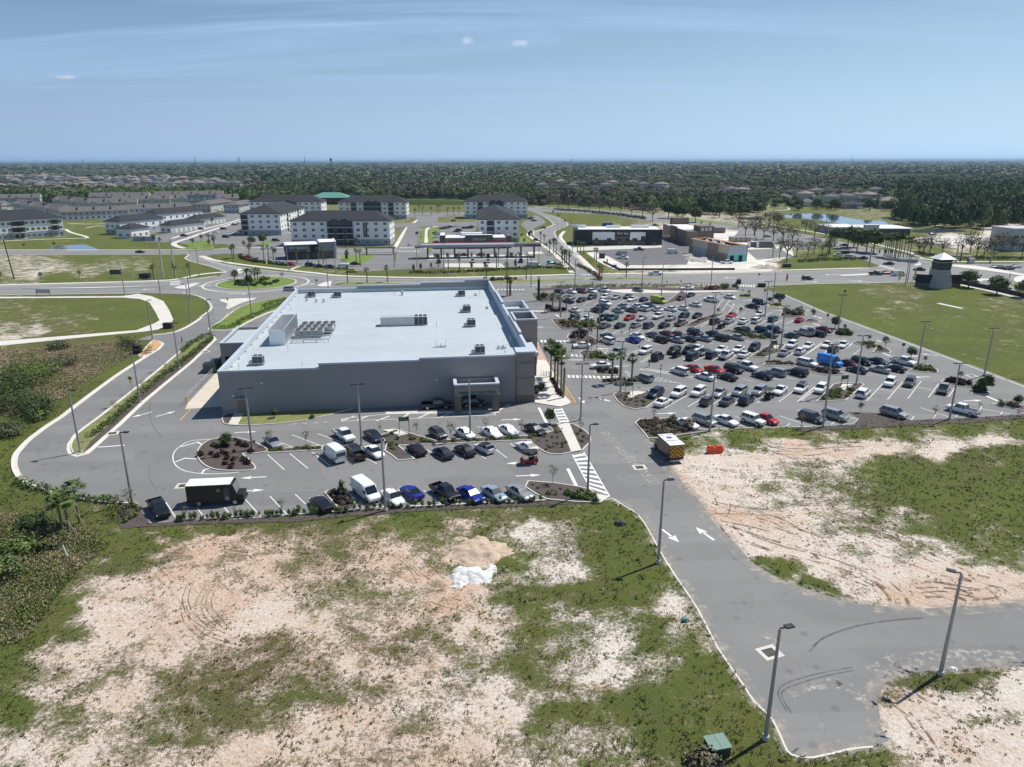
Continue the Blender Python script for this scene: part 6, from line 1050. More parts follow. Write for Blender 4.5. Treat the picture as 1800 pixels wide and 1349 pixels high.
for pl, x, y, k in HL:
    o = HP[k] if k not in used else dup(HP[k]); used.add(k); p = P(x, y); o.location = (p.x, p.y, 0); o.rotation_euler = (0, 0, R(random.choice((0, 90, 20, -30, 180, 45))+random.uniform(-8, 8))); o.scale = (random.uniform(.95, 1.15),)*3
    if k == 0 and "skyline" in pl: o.scale = (1.3,)*3
    hs_items.append((x, o, ["white house with brown grey roof", "pale house with a tan hip roof", "two storey pale house with brown roof", "blue grey house with a slate roof"][k], pl))
ordinal_labels(hs_items, "houses of the suburbs", "house")
# ================================================================ VEHICLES
def paint(n, c, metal=.0, rough=.32): return mat("paint_"+n, c, rough, metal, .4, coat=.25)
PC = {'w': (paint("white", (.78, .79, .80)), "white"), 'k': (paint("black", (.012, .013, .016)), "black"), 's': (paint("silver", (.42, .44, .46), .5), "silver"), 'y': (paint("grey", (.10, .105, .115), .4), "dark grey"),
      'b': (paint("dark_blue", (.022, .035, .06), .3), "dark blue"), 'r': (paint("red", (.42, .015, .02)), "red"), 'm': (paint("maroon", (.13, .012, .018), .2), "maroon"), 't': (paint("teal", (.02, .11, .12), .3), "teal"),
      'l': (paint("lime", (.42, .46, .04)), "lime yellow"), 'e': (paint("royal_blue", (.012, .03, .30), .2), "royal blue"), 'a': (paint("azure", (.02, .22, .68)), "bright azure"), 'c': (paint("pale_blue", (.36, .50, .56), .4), "pale blue"), 'n': (paint("champagne", (.36, .32, .27), .4), "champagne"), 'q': (paint("turquoise", (.05, .45, .38)), "turquoise")}
TYRE = mat("tyre", (.02, .02, .02), .9); RIM = mat("wheel_rim", (.45, .46, .47), .35, metal=.7); LAMP = mat("headlight_glass", (.7, .72, .75), .15, spec=.8); TAIL = mat("tail_light_red", (.25, .01, .01), .25); CGL = mat("car_glass", (.015, .02, .026), .06, spec=1.0)
PLAST = mat("black_trim", (.025, .025, .027), .7)
def loft(s, st, mi=0):
    """st: (x, halfwidth, zbottom, zbelt, ztop, top_halfwidth)"""
    rings = []
    for x, w_, zb, zm, zt, tw in st: rings.append([(x, -w_*.94, zb), (x, -w_, (zb+zm)/2+.05), (x, -w_*.985, zm), (x, -tw, zt), (x, 0, zt+.025), (x, tw, zt), (x, w_*.985, zm), (x, w_, (zb+zm)/2+.05), (x, w_*.94, zb)])
    n = len(rings[0]); vs = [p for r in rings for p in r]; fs = []
    for i in range(len(rings)-1):
        for j in range(n-1): a = i*n+j; fs.append((a, a+1, a+n+1, a+n))
        fs.append((i*n+n-1, i*n, i*n+n, i*n+2*n-1))
    fs.append(tuple(range(n))); fs.append(tuple((len(rings)-1)*n+n-1-j for j in range(n)))
    s.add(vs, fs, mi)
def cabin(sb, sg, xb, xf, xr, xe, zb, zt, wb, wt, posts=(), roofx=0.02):
    """glasshouse: windscreen foot xb, roof front xf, roof rear xr, rear glass foot xe (x falls towards the tail)"""
    sg.add([(xb,-wb,zb),(xb,wb,zb),(xf,wt,zt),(xf,-wt,zt),(xr,-wt,zt),(xr,wt,zt),(xe,wb,zb),(xe,-wb,zb)], [(0,1,2,3),(3,2,5,4),(7,4,5,6),(0,3,4,7),(1,6,5,2)])
    t = .045; r = [(xf+.05,-wt-.03,zt-.01),(xf+.05,wt+.03,zt-.01),(xr-.05,wt+.03,zt-.01),(xr-.05,-wt-.03,zt-.01)]
    sb.add(r+[(x*.98+.02*(xf+xr)/2, y*.9, z+t) for x, y, z in r], [(4,7,6,5),(0,4,5,1),(1,5,6,2),(2,6,7,3),(3,7,4,0)])
    def post(x0, x1, wd):
        for sd_ in (-1, 1):
            yb, yt = sd_*(wb+.015), sd_*(wt+.02)
            q = [(x0-wd/2, yb, zb-.03), (x0+wd/2, yb, zb-.03), (x1+wd/2, yt, zt), (x1-wd/2, yt, zt)]
            sb.add(q, [(0,1,2,3) if sd_ < 0 else (3,2,1,0)])
    post(xb-.02, xf-.02, .11); post(xe+.06, xr+.04, .16)
    for p in posts: post(p, p*.97+.03*(xf+xr)/2, .09)
def wheel_mesh(r=.34):
    s = MB(); s.cyl((0, -.11, 0), (0, .11, 0), r, r, 14, 0); s.cyl((0, -.118, 0), (0, -.11, 0), r*.6, r*.66, 10, 1); s.cyl((0, .118, 0), (0, .11, 0), r*.6, r*.66, 10, 1); return s.mesh("wheel", [TYRE, RIM])
WH = wheel_mesh(); WHB = wheel_mesh(.40); PROTO = {}
LMP = MB(); LMP.box(-.16, .04, -.2, .2, -.07, .07); LMP = LMP.mesh("headlight", LAMP); TLM = MB(); TLM.box(-.04, .1, -.2, .2, -.09, .09); TLM = TLM.mesh("tail_light", TAIL)
def make_proto(k):
    b = MB(); g_ = MB(); xw = 1.38; hw = .9; wm = WH; extra = []
    if k == 's': # sedan
        L = 2.38; loft(b, [(-L,.74,.42,.72,.86,.60),(-L+.12,.84,.30,.84,.98,.70),(-1.5,.90,.24,.90,1.00,.74),(-.9,.91,.22,.92,.99,.78),(.75,.91,.22,.90,.97,.78),(1.2,.90,.24,.84,.92,.72),(2.0,.86,.26,.72,.80,.62),(L-.08,.72,.32,.60,.68,.50),(L,.60,.40,.54,.60,.42)])
        cabin(b, g_, 1.05, .25, -.85, -1.72, .93, 1.44, .78, .60, (-.35,)); hl = (2.24, .62, .64); tl = (-2.33, .66, .80)
    elif k == 'c': # coupe / fastback
        L = 2.32; loft(b, [(-L,.74,.42,.74,.88,.60),(-L+.12,.86,.30,.86,1.00,.70),(-1.5,.93,.22,.90,.98,.76),(-.9,.92,.20,.90,.95,.78),(.6,.92,.20,.86,.92,.78),(1.2,.92,.22,.80,.87,.70),(2.0,.87,.26,.68,.76,.60),(L-.08,.72,.30,.58,.64,.50),(L,.60,.38,.52,.57,.42)])
        cabin(b, g_, .95, .1, -.7, -1.85, .90, 1.34, .78, .56, (-.5,)); hl = (2.18, .62, .62); tl = (-2.27, .66, .82)
    elif k == 'u': # suv
        L = 2.35; loft(b, [(-L,.80,.45,.86,.98,.70),(-L+.08,.88,.34,.98,1.08,.78),(-1.6,.94,.30,1.02,1.10,.84),(0,.95,.28,1.02,1.09,.85),(.9,.95,.28,1.00,1.07,.84),(1.3,.94,.30,.96,1.04,.78),(2.05,.90,.34,.86,.96,.70),(L-.06,.80,.38,.76,.82,.60),(L,.72,.45,.70,.74,.52)])
        cabin(b, g_, 1.18, .55, -1.9, -2.28, 1.05, 1.66, .85, .68, (-.2, -1.15)); hl = (2.22, .68, .80); tl = (-2.32, .74, .98); wm = WHB; hw = .93
    elif k == 'h': # hatch
        L = 2.08; loft(b, [(-L,.76,.42,.80,.90,.64),(-L+.08,.84,.30,.90,1.00,.74),(-1.3,.88,.26,.94,1.01,.78),(.8,.89,.25,.92,.99,.78),(1.15,.88,.26,.86,.94,.72),(1.8,.84,.30,.76,.84,.62),(L-.06,.72,.34,.66,.72,.52),(L,.62,.42,.58,.64,.44)])
        cabin(b, g_, 1.05, .35, -1.45, -1.98, .96, 1.50, .79, .62, (-.4,)); hl = (1.95, .62, .70); tl = (-2.04, .68, .90); xw = 1.25; hw = .88
    elif k == 'p': # pickup
        L = 2.85; loft(b, [(-.75,.94,.42,1.05,1.12,.84),(0,.95,.40,1.05,1.12,.85),(1.25,.95,.40,1.04,1.10,.84),(1.6,.95,.42,1.02,1.08,.80),(2.5,.93,.44,.95,1.03,.74),(L-.06,.88,.46,.86,.92,.66),(L,.82,.5,.8,.85,.6)])
        cabin(b, g_, 1.42, .85, -.6, -.78, 1.08, 1.78, .84, .70, (.0,))
        for y0, y1 in ((-.95, -.83), (.83, .95)): b.box(-L, -.78, y0, y1, .5, 1.12)
        b.box(-L, -L+.1, -.83, .83, .55, 1.10); b.box(-L+.1, -.78, -.83, .83, .5, .62, 1); b.box(-L-.12, -L, -.8, .8, .45, .62, 1)
        hl = (2.74, .72, .84); tl = (-2.82, .88, .92); xw = 1.75; wm = WHB; hw = .95
    elif k == 'v': # tall van
        L = 2.85; loft(b, [(-L,.92,.40,2.0,2.2,.78),(-L+.08,.97,.34,2.1,2.28,.84),(0,.98,.34,2.1,2.30,.84),(1.1,.98,.34,2.02,2.22,.80),(1.55,.97,.34,1.45,1.62,.80),(2.05,.95,.34,1.15,1.22,.76),(2.6,.88,.36,.92,1.02,.66),(L,.76,.42,.72,.80,.54)])
        g_.add([(2.06,-.78,1.25),(2.06,.78,1.25),(1.28,.74,2.10),(1.28,-.74,2.10)], [(0,1,2,3)]); g_.add([(1.95,-.985,1.2),(1.0,-1.0,1.2),(1.0,-.99,1.75),(1.45,-.985,1.72)], [(0,3,2,1)]); g_.add([(1.95,.985,1.2),(1.0,1.0,1.2),(1.0,.99,1.75),(1.45,.985,1.72)], [(0,1,2,3)])
        g_.box(-L-.02, -L, -.78, .78, 1.25, 1.85); hl = (2.66, .7, .8); tl = (-2.84, .9, 1.1); xw = 1.8; wm = WHB; hw = .97
    elif k == 'j': # boxy 4x4
        L = 2.2; loft(b, [(-L,.84,.50,1.05,1.12,.80),(-1.5,.86,.45,1.08,1.14,.82),(.7,.86,.45,1.06,1.12,.82),(1.0,.84,.45,1.02,1.08,.74),(2.0,.76,.48,.98,1.04,.66),(L,.74,.5,.9,.96,.62)])
        cabin(b, g_, .85, .6, -1.95, -2.1, 1.10, 1.82, .82, .72, (-.3, -1.2)); hl = (2.1, .55, .85); tl = (-2.18, .74, 1.0); xw = 1.4; wm = WHB; hw = .92
    bm = b.mesh("body", [PC['w'][0], PLAST]); gm = g_.mesh("windows", CGL)
    PROTO[k] = (bm, gm, wm, xw, hw, hl, tl)
for k in 'scuhpvj': make_proto(k)
TN = {'s': "sedan", 'c': "coupe", 'u': "SUV", 'h': "hatchback", 'p': "pickup truck", 'v': "van", 'j': "boxy four by four"}
NM = {'s': "sedan_car", 'c': "coupe_car", 'u': "sport_utility_car", 'h': "hatchback_car", 'p': "pickup_truck", 'v': "delivery_van", 'j': "boxy_off_road_car"}
CAT = {'s': "car", 'c': "car", 'u': "car", 'h': "car", 'p': "pickup truck", 'v': "van", 'j': "car"}
car_items = []
def car(x, y, kind, colr, deg, place, group, blackroof=False, z=.03):
    bm, gm, wm, xw, hw, hl, tl = PROTO[kind]; p = P(x, y, .75)
    r = empty(NM[kind], (p.x, p.y, z), R(deg)); 
    sc_ = 1+random.uniform(-.03, .04); sc_ *= .87; r.scale = (sc_, sc_, .9*(1+random.uniform(-.03, .04)))
    o = link_mesh("body", bm, r); sl = o.material_slots[0]; sl.link = 'OBJECT'; sl.material = PC[colr][0]
    link_mesh("windows", gm, r)
    rr = .40 if wm is WHB else .34
    for sx_ in (-1, 1):
        for sy_ in (-1, 1): link_mesh("wheel", wm, r, (sx_*xw, sy_*(hw-.09), rr))
    if y > 560:
        for sy_ in (-1, 1): link_mesh("headlight", LMP, r, (hl[0], sy_*hl[1], hl[2])); link_mesh("tail_light", TLM, r, (tl[0], sy_*tl[1], tl[2]))
    if blackroof: 
        s = MB(); s.box(-1.9, .5, -.66, .66, 1.66, 1.72) if kind == 'u' else s.box(-1.4, .3, -.6, .6, 1.50, 1.56); s.build("roof_panel", PC['k'][0], r)
    car_items.append((x, r, f"{PC[colr][1]} {TN[kind]}", place, CAT[kind], group)); return r
# headings in the ground plane: c = nose to the lower right, d = nose to the upper left, a = nose to the lower left, b = nose to the upper right
HD = {'c': -53, 'd': 127, 'a': 231, 'b': 51}
def row(C, data, place, group, hd=None, jit=1.5):
    for t in data:
        x, y = C((t[0], t[1]))[0]; h = HD.get(t[3], t[3]) if isinstance(t[3], str) else t[3]
        car(x, y, t[2][0], t[2][1], h+random.uniform(-jit, jit), place, group, len(t) > 4)
LOT = "cars parked in the front lot beside the supermarket"; ML = "cars parked in the main car park"
row(C1, [(1130,352,'ss','c'), (1725,300,'pw','c')], "in the near lot's upper row, sign side", LOT)
row(C2, [(210,240,'sb','c')], "in the near lot's upper row, sign side", LOT)
row(C2, [(635,225,'hy','c'), (815,225,'sw','c'), (990,220,'sw','c'), (1100,205,'sw','c'), (1275,200,'sk','c')], "in the near lot's upper row", LOT)
row(C1, [(1640,462,'vw','d')], "in the near lot's middle row", LOT)
row(C2, [(85,350,'pk','d'), (215,345,'sw','c'), (490,330,'sk','d'), (665,350,'eb','d') if False else (665,352,'sb','d'), (810,335,'sk','d'), (940,320,'hw','d',1), (1220,313,'sw','d')], "in the near lot's middle row", LOT)
row(C1, [(180,905,'pk','c'), (1530,865,'sk','d')], "in the near lot's bottom row", LOT)
row(C2, [(160,612,'vw','c'), (335,645,'sw','c'), (460,610,'ce','d'), (680,612,'pk','c'), (850,625,'se','c'), (1005,620,'sc','c'), (1175,612,'ss','c')], "in the near lot's bottom row", LOT)
row(C4, [(412,1092,'pk',7)], "in the shade left of the drive-through canopy", LOT, jit=0); row(C4, [(715,1078,'uk',7)], "under the drive-through canopy", LOT, jit=0)
# main car park, from the near edge up
row(C7, [(745,680,'sw','c'), (890,655,'us','c'), (1070,655,'sw','c'), (1295,655,'jw','c'), (1405,643,'sr','c')], "in the main lot's nearest row", ML)
row(C8, [(120,778,'uy','c'), (305,765,'us','c'), (770,745,'us','c'), (1310,722,'pw','d')], "in the main lot's nearest row", ML)
R2 = "in the main lot's second nearest row"
row(C7, [(480,432,'ub','a'), (675,425,'uw','a'), (840,418,'uw','a'), (1012,424,'ss','a'), (1182,414,'us','a'), (1345,410,'us','a'), (1520,405,'sw','a'), (1693,390,'uw','a',1), (545,500,'sw','b'), (910,495,'hy','b'), (1080,490,'sy','b'), (1240,485,'ub','b')], R2, ML)
row(C8, [(190,555,'uw','a'), (525,590,'uw','b'), (738,505,'uw','a'), (893,505,'uy','a'), (1163,555,'ps','b')], R2, ML)
R3 = "in the main lot's third nearest row"
row(C7, [(800,225,'sr','c'), (975,230,'sr','c'), (1135,230,'uk','c'), (1235,205,'pw','c'), (685,245,'uw','d'), (895,288,'sw','d'), (1078,290,'sk','d'), (1370,280,'sb','d'), (1490,257,'us','d'), (1665,257,'uk','d'), (385,302,'us','d'), (1745,180,'uw','c')], R3, ML)
row(C8, [(265,345,'va','c'), (415,355,'sm','c'), (515,338,'uk','c'), (645,337,'sb','c'), (845,340,'pw','c'), (475,402,'sb','d'), (655,400,'ss','d'), (775,392,'sk','d')], R3, ML)
R4 = "in the main lot's fourth nearest row"
row(C7, [(400,75,'uw','a'), (170,87,'ps','a'), (635,75,'uk','a'), (757,75,'uk','a'), (880,87,'sy','a'), (1030,65,'sw','a'), (1172,62,'sw','a'), (1305,50,'ub','a'), (500,130,'jk','b'), (790,125,'ub','b'), (950,112,'hb','b'), (1070,115,'pw','b'), (1222,107,'sw','b')], R4, ML)
row(C6, [(150,730,'sw','a'), (1150,698,'uw','a'), (1320,707,'sw','a'), (1515,695,'sw','a'), (1690,695,'sw','a'), (1070,777,'ss','b'), (1237,765,'hw','b'), (1585,752,'uk','b')], R4, ML)
R5 = "in the main lot's middle row"
row(C5, [(830,605,'st','c'), (1140,602,'sw','c'), (1090,640,'se','d'), (820,652,'uw','d'), (1310,592,'sy','c'), (1455,580,'sm','c'), (1570,587,'sb','c'), (1750,567,'uk','c'), (1385,640,'uk','d'), (1555,640,'ss','d'), (1690,630,'sk','d'), (530,553,'ck',187)], R5, ML)
row(C6, [(225,625,'ss','d'), (330,580,'sb','c'), (405,622,'uk','d'), (570,612,'ss','d'), (650,548,'pk','c'), (845,545,'ub','c'), (970,537,'ub','c'), (905,592,'sy','d'), (1145,597,'hy','d'), (1280,570,'ps','d'), (1345,552,'sk','c'), (1492,535,'sm','c'), (1430,582,'hk','d')], R5, ML)
R6 = "just behind the main lot's middle row"
row(C5, [(470,415,'ub','a'), (605,417,'sw','a'), (780,410,'uk','a'), (880,410,'ut','a'), (1055,408,'hr','a'), (1185,412,'ss','a'), (1365,392,'pw','a'), (1490,412,'ss','a'), (1630,392,'ub','a'), (1770,387,'sk','a'), (800,490,'sy','b'), (960,487,'sk','b'), (1125,485,'hs','b'), (1260,490,'uy','b'), (1425,487,'sk','b'), (1603,465,'pn','b')], R6, ML)
row(C6, [(510,382,'sr','a'), (640,447,'sw','b'), (340,450,'uk','b'), (485,445,'ss','b'), (810,372,'sw','a'), (775,440,'uw','b'), (950,425,'ut','b'), (1230,432,'cr','b')], R6, ML)
R7 = "in the main lot's third farthest row"
row(C5, [(475,328,'sw','d'), (800,258,'uw','c'), (775,292,'sb','c'), (715,328,'uk','d'), (1000,285,'ss','c'), (935,330,'ss','d'), (1075,325,'sy','d'), (1145,290,'sw','c'), (1205,315,'uw','d'), (1265,280,'sb','c'), (1345,320,'sw','d'), (1490,315,'sw','d'), (1615,305,'sw','d')], R7, ML)
row(C6, [(130,270,'sw','d'), (730,287,'sk','d'), (805,247,'ub','c'), (295,222,'pw','d'), (497,190,'sw','c')], R7, ML)
R8 = "in the main lot's second farthest row"
row(C5, [(435,195,'ss','a'), (410,230,'sk','d'), (545,222,'hk','a'), (660,192,'uy','a'), (800,192,'uw','a'), (915,192,'ss','a'), (1040,185,'sy','a'), (1087,212,'sw','a'), (1210,215,'sb','b'), (1365,235,'vl','c'), (1595,207,'hm','a'), (1700,170,'sb','a')], R8, ML)
R9 = "in the row under the roadside hedge"
row(C5, [(320,132,'sk','c'), (445,132,'sw','c'), (555,127,'um','c'), (660,125,'sw','c'), (790,117,'pw','c'), (1145,115,'sy','c'), (1665,97,'sw',175)], R9, ML); row(C6, [(292,95,'sm',175)], R9, ML)
row(C5, [(550,700,'sw',187)], "driving past the palms beside the store entrance", ML); row(C5, [(750,910,'sw',187)], "waiting at the aisle mouth behind the tallest palms", ML)
row(C6, [(1010,187,'uk',112)], "driving up the aisle beside the green field", ML)
RD = "vehicles on the main road"
row(C6, [(590,32,'uk',70)], "turning off the main road into the car park", RD)
row(CE, [(87,493,'uk',2)], "on the main road below the red feather flag", RD); row(CE, [(630,456,'pk',2), (715,450,'sm',2), (805,463,'vw',2), (970,423,'sk',160), (985,493,'pk',2), (728,377,'sb',150), (525,333,'sb',150), (400,325,'uw',150), (335,311,'pw',150), (375,230,'sk',150), (378,293,'uk',150), (1075,142,'sb',0), (1575,405,'ss',0), (1620,410,'sb',0), (1680,416,'sb',0), (1735,402,'ss',0), (1640,567,'sk',-20), (1392,518,'sk',-10)], "at the crossing behind the tower", RD)
row(CD, [(885,724,'pw',2)], "on the main road beside the building site", RD); row(CB, [(565,962,'us',-2)], "leaving the roundabout", RD); row(CF, [(455,770,'sk',1)], "on the north road above the left field", RD)
FAR = "cars parked around the shops and flats"
row(CB, [(185,670,'sr',0), (250,697,'ps',-20), (370,717,'sy',-20), (455,724,'sw',-20), (505,730,'uw',-20), (570,735,'sr',-20), (745,745,'ub',10), (830,755,'sb',10), (925,765,'uk',10), (1040,765,'vw',180), (1150,732,'sk',0), (1125,797,'sl',0)], "by the coffee shop", FAR)
row(CF, [(990,572,'sb',0), (1280,557,'sw',10), (1370,537,'sw',10), (1600,440,'sy',30), (1660,422,'sw',30), (1600,542,'sw',60), (1560,552,'sw',60), (1680,517,'sb',60), (1500,590,'uk',0), (1470,492,'uk',0), (1190,492,'uk',0), (1430,275,'vw',60)], "between the garages and narrow flats", FAR)
row(CB, [(435,522,'uk',0)], "below the narrow apartment block", FAR)
row(CC, [(500,417,'sk',30), (540,412,'uk',30), (570,402,'sk',30), (620,396,'sw',30), (640,392,'sw',30), (440,457,'sk',20), (440,492,'sw',20), (450,540,'sm',20), (455,470,'us',20), (630,442,'sk',20), (650,432,'uk',20), (650,466,'sw',20), (665,490,'um',20), (700,412,'sk',20), (750,412,'uk',20), (765,402,'sk',20), (600,347,'sk',0)], "left of the right narrow flats", FAR)
row(CC, [(460,667,'uk',90), (630,667,'pw',90), (775,712,'pw',90), (915,667,'uk',90), (915,714,'pw',90), (1125,657,'pw',90), (1200,642,'sw',0), (1210,712,'py',90), (470,717,'uk',90), (700,655,'sm',0), (850,655,'sb',0), (1330,752,'vw',0), (1490,728,'uq',30)], "at the filling station", FAR)
row(CC, [(205,557,'sw',92), (272,457,'sk',92)], "on the street between the flats", FAR); row(CC, [(1410,412,'sk',200), (1350,520,'sk',300), (1515,520,'sy',120)], "on the curving road", FAR); row(CC, [(1290,332,'sb',0), (1330,347,'sb',0), (1310,322,'sy',0)], "right of the narrow right apartment block", FAR)
row(CD, [(735,507,'pk',0), (575,547,'vs',150), (590,580,'pw',-30), (1040,532,'vw',0), (1530,624,'pw',0), (550,305,'uk',0), (885,287,'sk',0), (610,308,'sk',0)], "on the building site by the shops", FAR)
row(lambda *p: crop(1150, 360, 7.2, *p), [(1430,400,'st',0), (1250,440,'vw',0)], "behind the half built shop", FAR)
by = {}
for it in car_items: by.setdefault((it[4], it[5]), []).append(it[:4])
for (cat_, grp_), L_ in by.items(): ordinal_labels(L_, grp_, cat_)

# ---------------------------------------------------------------- golf carts
def cart(x, y, deg, colr, lab, C=C7):
    p = P(*C((x, y))[0], .6); r = empty("golf_cart", (p.x, p.y, .03), R(deg), lab, "golf cart", "golf carts in the car parks"); s = MB()
    loft(s, [(-1.2,.55,.3,.62,.7,.5),(-.3,.58,.28,.6,.66,.5),(.3,.56,.28,.38,.42,.5),(.75,.56,.28,.42,.45,.5),(.9,.56,.3,.8,.86,.45),(1.25,.42,.32,.62,.68,.32)]); s.build("body", PC[colr][0], r)
    s = MB(); s.box(-1.15, .75, -.62, .62, 1.82, 1.9); s.build("roof", PLAST, r)
    s = MB()
    for a, b_ in (((.85,-.5,.8),(.65,-.55,1.82)),((.85,.5,.8),(.65,.55,1.82)),((-1.0,-.5,.6),(-1.05,-.55,1.82)),((-1.0,.5,.6),(-1.05,.55,1.82))): s.cyl(a, b_, .025, .025, 5)
    s.build("roof_frame", BLACKM, r); s = MB(); s.box(-.55, .0, -.5, .5, .62, .78); s.box(-.62, -.5, -.5, .5, .7, 1.15); s.box(-1.2, -.75, -.5, .5, .66, .8); s.build("seat", PLAST, r)
    for sx_ in (-.8, .85):
        for sy_ in (-.5, .5): o = link_mesh("wheel", WH, r, (sx_, sy_, .24)); o.scale = (.7, .7, .7)
    return r
cart(1235, 405, 187, 'r', "black roofed red and black golf cart driving in the near lot", C2); cart(1430, 455, 50, 'k', "tall dark golf cart parked between white sedans in second row", C7); cart(660, 112, 50, 'k', "black golf cart in the main lot's fourth row", C7); cart(405, 503, 50, 'k', "black golf cart near the middle of the main lot", C6)

# ---------------------------------------------------------------- delivery truck, ambulance
p0, p1 = P(322, 893), P(425, 888); dg = math.degrees(math.atan2((p1-p0).y, (p1-p0).x)); u = (p1-p0).normalized(); c_ = p0+u*3.7+Vector((-u.y, u.x, 0))*1.15
tk = empty("delivery_truck", (c_.x, c_.y, .03), R(dg), "black step van with a bright white roof parked across the bays", "delivery truck", "large vehicles near the supermarket"); BRN = mat("truck_black", (.018, .014, .012), .5); tk.scale = (.88, .88, .9)
s = MB(); s.box(-3.7, 2.1, -1.15, 1.15, .75, 3.05, 0); s.add([(2.1,-1.15,.75),(2.1,1.15,.75),(2.1,1.15,3.05),(2.1,-1.15,3.05),(2.9,-1.05,1.6),(2.9,1.05,1.6),(2.45,1.08,3.0),(2.45,-1.08,3.0),(2.9,-1.05,.75),(2.9,1.05,.75)], [(8,9,5,4),(7,6,2,3),(0,8,4,7,3),(1,2,6,5,9),(0,1,9,8)], 0); s.box(2.9, 3.75, -.95, .95, .6, 1.5, 0)
s.box(-3.72, 2.9, -1.17, 1.17, .6, .78, 1); s.box(-3.9, -3.7, -1.1, 1.1, .5, .75, 1); s.box(3.75, 3.88, -1, 1, .5, .8, 1); s.build("body", [BRN, PLAST], tk)
s = MB(); s.box(-3.72, 2.2, -1.17, 1.17, 3.05, 3.12); s.build("roof", WHITEM, tk)
s = MB(); s.add([(2.92,-.95,1.65),(2.92,.95,1.65),(2.5,.98,2.9),(2.5,-.98,2.9)], [(0,1,2,3)]); s.build("windscreen", mat("pale_windscreen", (.16, .18, .19), .15, spec=.8), tk)
s = MB(); s.box(1.3, 2.0, -1.18, -1.15, .8, 2.6); s.build("open_doorway", mat("cab_interior", (.10, .095, .09), .9), tk); s = MB(); s.box(1.45, 1.9, -1.2, -1.18, .8, 1.3); s.build("step", MGREY, tk)
s = MB(); s.box(.35, .8, -1.18, -1.15, 2.05, 2.5); s.build("emblem", mat("emblem_gold", (.30, .20, .08), .5), tk)
s = MB(); s.box(-3.6, 2.0, -1.175, -1.15, 1.55, 1.6); s.build("side_rail", mat("rail_bronze", (.07, .05, .03), .5), tk)
for sx_ in (-2.2, 2.6):
    for sy_ in (-1, 1): o = link_mesh("wheel", WHB, tk, (sx_, sy_*1.0, .42)); o.scale = (1.1, 1.5, 1.1)
a0, a1 = P(1190.5, 817.5), P(1153, 783); dg = math.degrees(math.atan2((a1-a0).y, (a1-a0).x)); u = (a1-a0).normalized(); c_ = a0+u*3.4
am = empty("ambulance", (c_.x, c_.y, .03), R(dg), "ambulance with white roof and red yellow chevrons parked on the road edge", "ambulance", "large vehicles near the supermarket"); am.scale = (.88, .88, .9); MAR = mat("ambulance_maroon", (.10, .03, .035), .35, coat=.5)
s = MB(); s.box(-3.3, 1.4, -1.2, 1.2, .75, 2.95, 0); s.box(-3.32, 1.42, -1.22, 1.22, .55, .8, 1); loft(s, [(1.4,1.0,.5,1.4,2.2,.8),(1.9,1.0,.5,1.35,2.15,.78),(2.5,1.0,.5,1.3,1.45,.8),(3.4,.95,.55,1.15,1.25,.75),(3.7,.85,.6,.95,1.0,.65)], 0); s.build("body", [MAR, PLAST], am)
s = MB(); s.box(-3.34, 1.44, -1.24, 1.24, 2.95, 3.03); s.build("roof", WHITEM, am)
s = MB(); s.add([(2.5,-.82,1.48),(2.5,.82,1.48),(1.95,.78,2.14),(1.95,-.78,2.14)], [(0,1,2,3)]); s.box(1.5, 2.2, -1.02, -1.0, 1.4, 1.95); s.box(1.5, 2.2, 1.0, 1.02, 1.4, 1.95); s.build("windows", CGL, am)
s = MB(); s.box(-3.36, -3.32, -1.18, 1.18, .85, 2.9, 0)
def clipq(pts, y0, y1, z0, z1):
    def cl(P_, f, g2):
        o_ = []
        for i in range(len(P_)):
            a, b = P_[i], P_[(i+1) % len(P_)]; fa, fb = f(a), f(b)
            if fa >= 0: o_.append(a)
            if fa*fb < 0: t = fa/(fa-fb); o_.append((a[0]+(b[0]-a[0])*t, a[1]+(b[1]-a[1])*t))
        return o_
    for f in (lambda q: q[0]-y0, lambda q: y1-q[0], lambda q: q[1]-z0, lambda q: z1-q[1]):
        pts = cl(pts, f, None)
        if not pts: return pts
    return pts
for k in range(-2, 6):
    z = .55+k*.66
    for sd_ in (-1, 1):
        q = [(0, z+.85), (0, z+1.19), (sd_*1.18, z+.02), (sd_*1.18, z-.32)]
        q = clipq(q, min(0, sd_*1.18), max(0, sd_*1.18), .88, 2.87)
        if len(q) > 2: s.add([(-3.375, y_, z_) for y_, z_ in q], [tuple(range(len(q))), tuple(reversed(range(len(q))))], 1)
s.build("chevron_panel", [mat("chevron_red", (.20, .015, .02), .5), mat("chevron_yellow", (.75, .58, .02), .5)], am)
s = MB(); s.box(-3.75, -3.33, -1.15, 1.15, .5, .62); s.build("rear_step", LGREY, am)
T_ = lambda x, y: Matrix.Translation((x, y, 3.04)) @ Matrix.Rotation(R(-90), 4, 'Z'); LB = mat("letter_dark", (.03, .035, .06), .6)
text("lettering", "PASCO COUNTY", .34, LB, am, T_(.9, 0), .004, .012); text("lettering", "FIRE RESCUE", .40, LB, am, T_(-1.5, 0), .004, .012); text("lettering", "26", .4, LB, am, T_(-2.6, 0), .004)
s = MB()
for k in range(3): c2, s2 = math.cos(k*math.pi/3), math.sin(k*math.pi/3); s.add([(-.2+c2*.55-s2*.13, s2*.55+c2*.13, 3.04+.003*k), (-.2-c2*.55-s2*.13, -s2*.55+c2*.13, 3.04+.003*k), (-.2-c2*.55+s2*.13, -s2*.55-c2*.13, 3.04+.003*k), (-.2+c2*.55+s2*.13, s2*.55-c2*.13, 3.04+.003*k)], [(0,1,2,3)])
s.build("star_of_life", mat("star_blue", (.02, .05, .45), .5), am)
for sx_ in (-2.0, 2.6):
    for sy_ in (-1, 1): o = link_mesh("wheel", WHB, am, (sx_, sy_*1.02, .42)); o.scale = (1.1, 1.4, 1.1)
